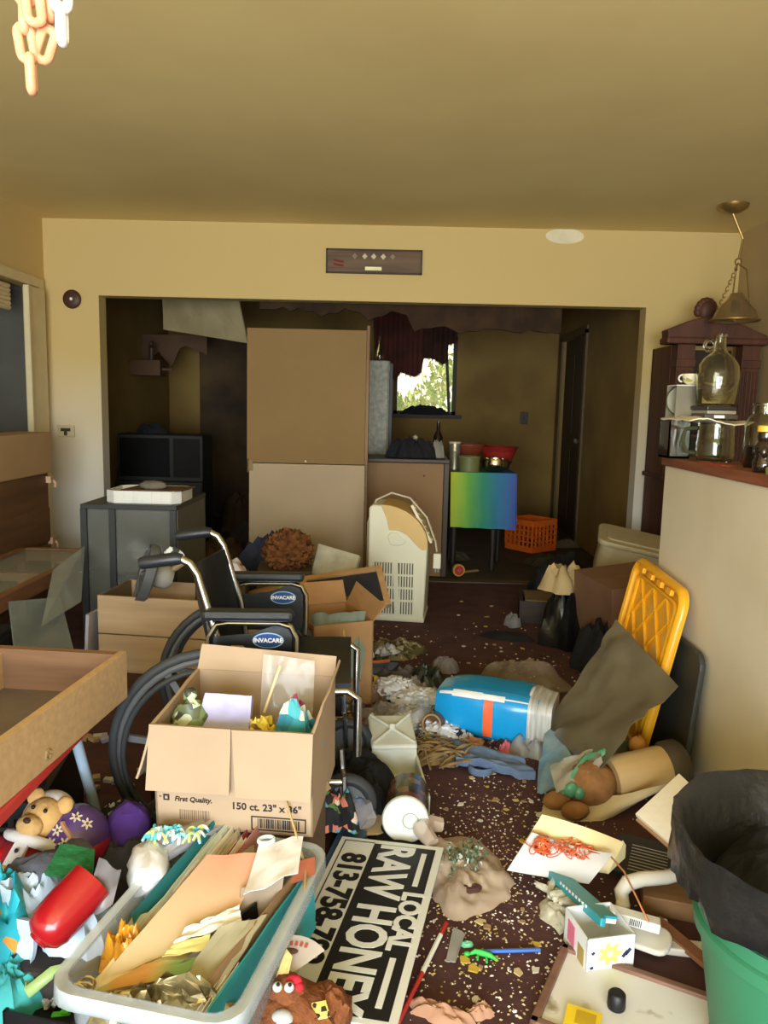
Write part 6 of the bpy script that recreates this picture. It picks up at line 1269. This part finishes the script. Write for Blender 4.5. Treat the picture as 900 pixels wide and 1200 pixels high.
    H_('grey_ball_cap', 'grey rounded cap behind the corner of the blue pack', 'cap', 521, 786, .13, .11, .09, 2, mat('grey cap cloth', (128, 122, 124), .9), 0, .15)
    H_('khaki_pouch', 'small khaki cloth pouch touching the blue pack', 'pouch', 507, 822, .10, .11, .07, 13, mat('khaki cloth', (150, 144, 120), .9), 0, .25)
    PW = mat('white crumpled paper', (232, 234, 238), .75, c2=(206, 210, 220), scale=10)
    for i, (px, py, w, d, h, l) in enumerate(((462, 815, .15, .14, .06, 'crumpled white newspaper behind the clear bag'), (490, 826, .18, .16, .05, 'white and blue printed paper beside the brown jar'), (480, 850, .20, .10, .04, 'crumpled white wrapper under the clear bag'), (520, 862, .16, .14, .05, 'torn white packaging near the blue pack'), (450, 858, .24, .05, .03, 'long white paper strip in front of the clear bag'))):
        solo('crumpled_paper', l, 'paper', MB().sphere((0, 0, h*.5), (w/2, d/2, h*.62), 36, 22, .38, 7, 40+i, True), PW, gp(px, py), (0, 0, i*.5), smooth=25)
    H_('clear_bag', 'clear plastic bag with silver glints over the white papers', 'bag', 462, 848, .34, .26, .07, 17, mat('glossy clear film', (196, 196, 204), .1, alpha=.45, var=.3))
    H_('magenta_bag', 'magenta tinted film lying left of the clear bag', 'film', 440, 845, .18, .2, .03, 19, mat('magenta film', (128, 44, 84), .3, alpha=.7))
    solo('white_cone', 'small white paper cone on the carpet', 'paper', MB().lathe([(.035, 0), (.02, .02), (.004, .05)], 12), PAPER, gp(436, 850), smooth=True)
    t = thing('brown_jar', 'brown glass jar lying with its mouth towards the viewer', 'jar', tuple(gp(510, 848, .045)), (math.radians(70), 0, math.radians(-20))); part('body', MB().lathe([(0, -.06), (.04, -.06), (.043, -.05), (.043, .03), (.036, .045), (.036, .055), (.03, .055), (.03, .03), (0, .02)], 20), mat('brown jar glass', (104, 76, 48), .2), t, True); part('rim', MB().tube([(.034*math.cos(a), .034*math.sin(a), .055) for a in [2*PI*i/20 for i in range(20)]], .004, 6, True), mat('tan jar rim', (160, 130, 92), .4), t, True)
    H_('yellow_sponge', 'torn mustard sponge piece beside the tall carton', 'sponge', 410, 862, .12, .16, .06, 22, mat('mustard foam', (170, 140, 84), .95, c2=(130, 100, 56), scale=20, bump=.5))
    H_('silver_scrap', 'small silver foil scraps near the tall carton', 'foil', 412, 828, .12, .10, .03, 24, mat('silver foil', (150, 152, 156), .3, metal=.5, c2=(60, 60, 64), scale=18), 0, .8)
    H_('silver_buckle', 'crumpled silver foil on the carpet left of the white container', 'foil', 428, 885, .14, .09, .035, 26, mat('silver foil', (150, 152, 156)), 0, .8)

    more = (('sock', 'black ankle sock lying beside the white papers', 'sock', 448, 832, .10, .06, .03, BLACKC),
            ('tissue', 'bunched pale blue tissue near the brown jar', 'tissue', 497, 842, .10, .09, .05, mat('pale blue tissue', (190, 204, 226), .8, var=.1)),
            ('foil_bag', 'silver foil bag crumpled in front of the brown jar', 'bag', 500, 858, .15, .10, .04, mat('bright foil', (186, 188, 192), .25, metal=.6, c2=(96, 98, 102), scale=16)),
            ('red_rag', 'dark red rag under the long white paper strip', 'rag', 465, 872, .14, .07, .02, mat('wine rag', (112, 36, 46), .9)),
            ('brown_paper', 'brown crumpled paper between the grey sweater and clear bag', 'paper', 445, 818, .12, .10, .05, mat('brown crumple', (140, 116, 96), .9, var=.15)),
            ('white_sock', 'white rolled sock by the camouflage shorts', 'sock', 427, 772, .07, .09, .05, PAPER),
            ('black_glove', 'black glove in front of the blue pack corner', 'glove', 540, 860, .10, .08, .03, BLACKC),
            ('pink_flower', 'small pink artificial flower beside the beaded purse', 'flower', 592, 882, .05, .05, .03, mat('pink petals', (206, 110, 124), .8)),
            ('lilac_cloth', 'lilac grey cloth lying behind the white container', 'cloth', 462, 880, .16, .10, .03, mat('lilac grey cloth', (150, 142, 150), .9, var=.15)),
            ('blue_sock', 'navy and white sock near the raffia bundle', 'sock', 545, 872, .11, .07, .04, patt('navy white stripe', [(50, 56, 90), (206, 208, 214), (60, 64, 96)], 40)),
            ('grey_towel', 'grey towel corner behind the clear bag', 'towel', 488, 812, .14, .12, .05, mat('warm grey towel', (134, 126, 120), .95, var=.15)))
    for i, (n_, l_, c_, px, py, w, d, h, m_) in enumerate(more): H_(n_, l_, c_, px, py, w, d, h, 70+i, m_, 0, .7, i*.9)
    # raffia bundle
    random.seed(14); m = MB(); rf = mat('raffia straw', (150, 124, 84), .9, c2=(110, 86, 52), scale=30)
    for k in range(60):
        x, y = random.uniform(-.11, .10), random.uniform(-.07, .07); a = random.gauss(.25, .5); ln = random.uniform(.08, .2); b_ = random.uniform(-.05, .05); h = random.uniform(.01, .06)
        m.tube([Vector((x+(u-.5)*ln*math.cos(a)-b_*4*u*(1-u)*math.sin(a), y+(u-.5)*ln*math.sin(a)+b_*4*u*(1-u)*math.cos(a), .006+h*4*u*(1-u))) for u in [i/6 for i in range(7)]], .0042, 5)
    t = thing('raffia_bundle', 'tangled tan raffia bundle on the carpet', 'raffia', tuple(gp(520, 890))); part('strands', m, rf, t, True); part('core', MB().heap(.2, .13, .04, 6, .4), rf, t)
    part('fan_end', MB().patch((.07, -.05, .01), (.12, -.06, .02), (.15, .06, .05), (.08, .06, .06), 6, 6, .012, 2, .006), mat('rust raffia', (160, 112, 68), .9, c2=(130, 84, 50), scale=30), t)
    # denim strip
    solo('denim_trousers', 'faded blue denim trouser leg on the carpet', 'jeans', MB().patch((-.10, .10, .03), (-.09, -.06, .025), (.17, -.14, .02), (.14, -.05, .025), 14, 10, .02, 4, .03).shift((0, 0, 0)), mat('faded denim', (104, 124, 154), .9, c2=(84, 100, 130), scale=20), gp(562, 893), smooth=60)
    solo('denim_cuff', 'rolled denim cuff ring beside the trouser leg', 'cuff', MB().lathe([(.03, 0), (.042, .004), (.044, .02), (.04, .028), (.028, .024), (.026, .01)], 18), mat('faded denim', (104, 124, 154)), gp(563, 905), smooth=True)
    H_('beaded_purse', 'dark purse with white and red beads in front of the blue pack', 'purse', 595, 870, .18, .14, .05, 28, patt('bead mix', [(60, 40, 44), (70, 44, 48), (180, 176, 176), (150, 50, 60), (50, 36, 40)], 50))
    H_('toy_figures', 'multicoloured small toys behind the raffia bundle', 'toys', 520, 868, .2, .08, .05, 29, patt('toy colours', [(40, 44, 80), (60, 60, 70), (200, 204, 210), (150, 190, 60), (190, 160, 90), (36, 36, 44)], 40))
    # white container with round tin
    wc = mat('grey white plastic', (206, 208, 196), .5, var=.05)
    t = thing('plastic_container', 'long white plastic container with a ribbed square end on the carpet', 'container', tuple(gp(480, 950)+Vector((-.025, .0, 0))), (0, 0, math.radians(6)))
    part('bottom', MB().bb(-.075, .075, -.05, .38, 0, .01), wc, t); part('wall', MB().bb(-.08, -.072, -.05, .38, 0, .07), wc, t); part('wall', MB().bb(.072, .08, -.05, .38, 0, .07), wc, t)
    part('square_end', MB().patch((-.078, .22, .10), (.078, .22, .10), (.078, .4, .135), (-.078, .4, .135), 1, 1, th=.02), wc, t, bevel=.008)
    for a, b in (((-.07, .23, .115), (.07, .385, .15)), ((.07, .23, .115), (-.07, .385, .15))): part('rib', MB().tube([a, b], .005, 6), wc, t)
    part('boss', MB().tube([(0, .3, .13), (0, .31, .145)], .012, 8), wc, t)
    part('support_wall', MB().bb(-.075, .075, .385, .395, 0, .12), wc, t); part('support_wall', MB().bb(-.075, .075, .22, .23, .0, .095), wc, t)
    t = thing('photo_canister', 'round photo-printed canister with a white lid lying in the container', 'canister', tuple(gp(480, 958, .075)+Vector((-.01, .02, 0))), (math.radians(84), 0, math.radians(-4)))
    part('body', MB().lathe([(0, -.16), (.062, -.16), (.064, -.15), (.064, .03), (0, .03)], 28), patt('autumn photo print', [(96, 72, 48), (120, 60, 56), (70, 56, 40), (140, 110, 70), (90, 84, 48)], 26, .25), t, True)
    part('lid', MB().lathe([(.066, .03), (.067, .042), (.063, .047), (0, .047)], 28), mat('white lid plastic', (226, 230, 222), .4), t, True); part('lid_print', MB().tube([Vector((.015+.022*math.cos(a), .022*math.sin(a), .0475)) for a in [i*.45 for i in range(13)]], .0016, 4), mat('green print', (150, 180, 130)), t)
    # black garments between carton and sign
    H_('black_trousers', 'black trousers heaped beside the large carton', 'trousers', 412, 935, .30, .34, .13, 33, BLACKC, 0, .45, .2)
    H_('floral_fabric', 'black fabric with bright floral print beside the large carton', 'fabric', 394, 958, .17, .17, .10, 35, patt('bright floral', [(26, 26, 30), (30, 30, 34), (220, 130, 110), (90, 160, 190), (24, 24, 28), (226, 210, 190), (28, 28, 32), (90, 130, 70)], 46), .05)
    solo('crushed_carton', 'crushed blue-grey printed carton in front of the black trousers', 'box', MB().sphere((0, 0, .04), (.055, .06, .05), 14, 8, .25, 4, 8), mat('crushed print', (150, 136, 116), .7, c2=(96, 104, 130), scale=14), gp(418, 965, .03), (0, 0, .4))
    solo('flat_envelope', 'cream envelope with postage print under the yard sign', 'envelope', MB().bb(-.09, .09, -.05, .05, 0, .006), mat('worn envelope', (202, 178, 136), .8), gp(432, 968, .02), (0, 0, .15))
    solo('black_hat', 'black felt hat brim showing at the top of the yard sign', 'hat', MB().lathe([(.08, 0), (.082, .006), (.05, .02), (.04, .05), (0, .055)], 28), mat('black felt', (26, 25, 27), .9), gp(470, 976, .01), (0, 0, 0), smooth=True)
    solo('blue_binder', 'blue binder edge under the left corner of the yard sign', 'binder', MB().bb(-.03, .05, -.1, .1, 0, .03), mat('binder blue', (70, 100, 140), .5), gp(400, 1005), (0, 0, -.2), bevel=.003)
    H_('black_rag', 'black rag under the lower left of the yard sign', 'rag', 372, 1100, .16, .3, .04, 37, BLACKC)
    H_('white_shard', 'small white torn plastic beside the bin wall', 'plastic', 345, 1105, .06, .05, .03, 39, PAPER, .04, .7)
    # brown bag with green bits
    bgm = mat('tan carrier film', (206, 184, 164), .2, var=.15, alpha=.6)
    t = thing('carrier_bag', 'tan translucent carrier bag with a handle hole on the carpet', 'bag', tuple(gp(543, 1025)))
    m = MB().heap(.25, .36, .036, 41, .75, 64, 20, edge=.2); part('body', m, bgm, t, 55); part('handle_hole', MB().heap(.055, .045, .012, 3, .2, 18, 5, c=(.01, -.09, .022)), mat('dark hole', (74, 46, 38), .9), t)
    part('handle_loop', MB().tube([(-.08, .06, .05), (-.11, .10, .07), (-.09, .15, .06), (-.05, .16, .05)], [.02, .026, .026, .02], 8), bgm, t, True)
    random.seed(6); m = MB()
    for k in range(110): m.box((random.gauss(0, .03), random.gauss(0, .03), random.uniform(.0, .03)), (random.uniform(.006, .014), random.uniform(.004, .008), .004), (random.random()*3, random.random()*3, random.random()*3))
    o = solo('green_moss', 'clump of green and white craft moss in the carrier bag', 'moss', m, patt('moss mix', [(84, 104, 76), (60, 84, 56), (190, 196, 184), (120, 134, 110)], 70), gp(543, 1010, .025)); o['kind'] = 'stuff'
    # sticks, pen, lizard etc
    a, b = gp(467, 1197, .012), gp(523, 1082, .012); mid = (a+b)/2; d = b-a
    t = thing('striped_stick', 'long red stick with a white middle section on the carpet', 'stick', mid)
    rs = mat('red stick paint', (176, 44, 40), .5); part('red_section', MB().tube([a-mid, a+d*.45-mid], .0055, 8), rs, t, True); part('white_section', MB().tube([a+d*.45-mid, a+d*.86-mid], .0056, 8), WHITE, t, True); part('red_section', MB().tube([a+d*.86-mid, b-mid], .0055, 8), rs, t, True)
    a, b = gp(566, 1115, .006), gp(633, 1113, .006); mid = (a+b)/2
    t = thing('blue_pen', 'blue ballpoint pen lying on the carpet', 'pen', mid); part('barrel', MB().tube([a-mid, b-mid], .0045, 8), mat('pen blue', (70, 116, 200), .4), t, True); part('tip', MB().tube([a-mid, a-mid+Vector((-.012, 0, 0))], [.004, .001], 8), STEEL, t, True)
    gm = mat('green rubber', (60, 196, 84), .4); o = gp(565, 1122)
    solo('toy_lizard', 'small bright green rubber lizard on the carpet', 'toy', MB().tube([(-.03, .004, .004), (-.015, .010, .007), (.0, .004, .008), (.018, -.002, .007), (.035, -.014, .003)], [.002, .006, .007, .006, .001], 8).tube([(-.008, .008, .006), (-.012, -.012, .003)], .0025, 6).tube([(.01, 0, .006), (.008, -.02, .003)], .0025, 6).tube([(-.005, .008, .006), (.004, .024, .003)], .0025, 6).tube([(.015, 0, .006), (.024, .014, .003)], .0025, 6).sphere((-.034, .003, .006), (.008, .006, .005), 10, 6), gm, o, smooth=True)
    solo('mint_blob', 'mint green rubber blob beside the toy lizard', 'toy', MB().heap(.03, .022, .010, 3, .3, 16, 5), mat('mint rubber', (120, 206, 170), .5), gp(547, 1107), smooth=True)
    solo('grey_feather', 'grey plastic knife-shaped scrap standing up from the carpet', 'plastic', MB().patch((-.01, -.05, .004), (.012, -.05, .006), (.018, .05, .006), (-.012, .06, .01), 4, 6, .004, 2, .003), mat('grey scrap film', (150, 150, 150), .4), gp(532, 1112), (0, 0, -.25), smooth=True)
    solo('plaster_lump', 'tan broken plaster lump on the carpet', 'plaster', MB().heap(.14, .05, .03, 43, .4), mat('tan plaster', (170, 128, 102), .9, var=.15), gp(518, 1192), (0, 0, -.4), smooth=60)
    solo('plaster_lump', 'smaller curved plaster piece by the tan lump', 'plaster', MB().heap(.06, .03, .025, 45, .4), mat('tan plaster', (170, 128, 102)), gp(562, 1190), (0, 0, .3), smooth=60)
    # turkey plush with tag
    fur = mat('rust plush', (150, 90, 52), .95, c2=(112, 62, 34), scale=30, bump=.6)
    t = thing('turkey_plush', 'brown plush turkey with googly eyes and a red wattle', 'plush toy', tuple(G(335, 1195, .0)+Vector((.0, -.09, 0))))
    part('body', MB().sphere((0, 0, .07), (.11, .09, .07), 36, 22, .12, 12, 3).sphere((.085, .03, .07), (.05, .05, .05), 24, 14, .2, 12, 5), fur, t, True); part('head', MB().sphere((.01, .01, .125), (.04, .04, .035), 24, 14, .08, 12, 4), fur, t, True)
    for x in (-.003, .019): e_ = part('eye', MB().sphere((x, -.012, .157), (.0095, .009, .009), 12, 8), WHITE, t, True); part('pupil', MB().sphere((x+.002, -.016, .1655), .0038, 8, 6), BLACK, e_, True)
    part('wattle', MB().sphere((.025, .008, .155), (.017, .010, .011), 14, 8, .1).sphere((.036, .0, .148), (.010, .010, .009), 10, 6), mat('red felt', (196, 36, 50), .8), t, True)
    part('bib', MB().sphere((.01, -.045, .12), (.022, .016, .016), 14, 8), mat('grey felt', (196, 196, 196), .9), t, True); part('corn_patch', MB().box((.078, -.02, .118), (.03, .03, .006), (.3, .1, .4)), patt('corn print', [(226, 210, 110), (240, 226, 150), (60, 50, 30), (230, 216, 130)], 90), t)
    part('feather', MB().patch((-.012, .012, .15), (.012, .016, .15), (.018, .045, .175), (.004, .06, .18), 3, 4, .002, 2, .004), mat('cream felt', (232, 212, 140), .9), t)
    tg = part('hang_tag', MB().prism([(0, 0)]+[(.085*math.cos(math.radians(a)), .085*math.sin(math.radians(a))) for a in range(40, 150, 10)], .002, Matrix.Translation((.012, .03, .145)) @ Matrix.Rotation(math.radians(18), 4, 'X')), mat('clear tag card', (206, 192, 180), .5), t)
    [part('tag_stroke', MB().box((-.02+.01*k, .092-.0006*(k-3)**2, .1685), (.006, .009, .001), (math.radians(18), 0, -.1*(k-3))), mat('tag red', (190, 90, 80)), tg) for k in range(7)]; part('tag_print', MB().sphere((.010, .075, .164), (.016, .010, .002), 14, 6), mat('tag brown', (120, 84, 70)), tg)
centre()

# ---------------------------------------------------------------- scraps and crumbs on the carpet
def scraps():
    random.seed(77)
    obst = []
    cols = [mat('scrap white', (214, 208, 198), .8), mat('scrap cream', (206, 186, 140), .8), mat('scrap tan', (166, 136, 100), .8), mat('scrap yellow', (206, 176, 70), .7)]
    for k in range(60):
        px, py = random.choice(((random.uniform(520, 640), random.uniform(905, 990)), (random.uniform(590, 660), random.uniform(900, 1100)), (random.uniform(500, 660), random.uniform(1070, 1190)), (random.uniform(520, 620), random.uniform(700, 780)), (random.uniform(430, 520), random.uniform(740, 900))))
        n = random.randint(4, 6); r = random.uniform(.007, .018); poly = [(r*random.uniform(.5, 1.2)*math.cos(2*PI*i/n), r*random.uniform(.4, 1)*math.sin(2*PI*i/n)) for i in range(n)]
        solo('paper_scrap', ['tiny torn white paper scrap on the carpet', 'tiny torn cream paper scrap on the carpet', 'tiny torn tan card scrap on the carpet', 'tiny yellow plastic scrap on the carpet'][k % 4], 'scrap', MB().prism(poly, .003), cols[k % 4], G(px, py), (0, 0, random.uniform(0, 6)), group='torn paper scraps scattered over the carpet')
    m = MB()
    for k in range(2600):
        if k < 1500: p = G(random.gauss(585, 60), random.gauss(1010, 90))
        else: p = G(random.uniform(400, 760), 1200-random.random()**.8*470)
        if p.y > 5.2 or p.y < 1.0 or p.x > 1.0: continue
        s = random.uniform(.0012, .0045)*(1 if p.y < 2.6 else 1.7); a = random.uniform(0, 3); x = Vector((math.cos(a), math.sin(a), 0))*s; y = Vector((-math.sin(a), math.cos(a), 0))*s*random.uniform(.4, 1)
        z = Vector((0, 0, s*.8)); m.add([p-x-y, p+x-y*.6, p+x*.7+y, p-x*.8+y*.8, p+z], [(0, 1, 2, 3), (0, 1, 4), (1, 2, 4), (2, 3, 4), (3, 0, 4)])
    o = link('carpet_crumbs', m.mesh('carpet_crumbs', patt('crumb colours', [(206, 196, 170), (226, 220, 208), (176, 150, 104), (196, 176, 120)], 50)))
    o['kind'] = 'stuff'; o['label'] = 'fine pale crumbs and plaster grit strewn over the carpet'; o['category'] = 'crumbs'
scraps()
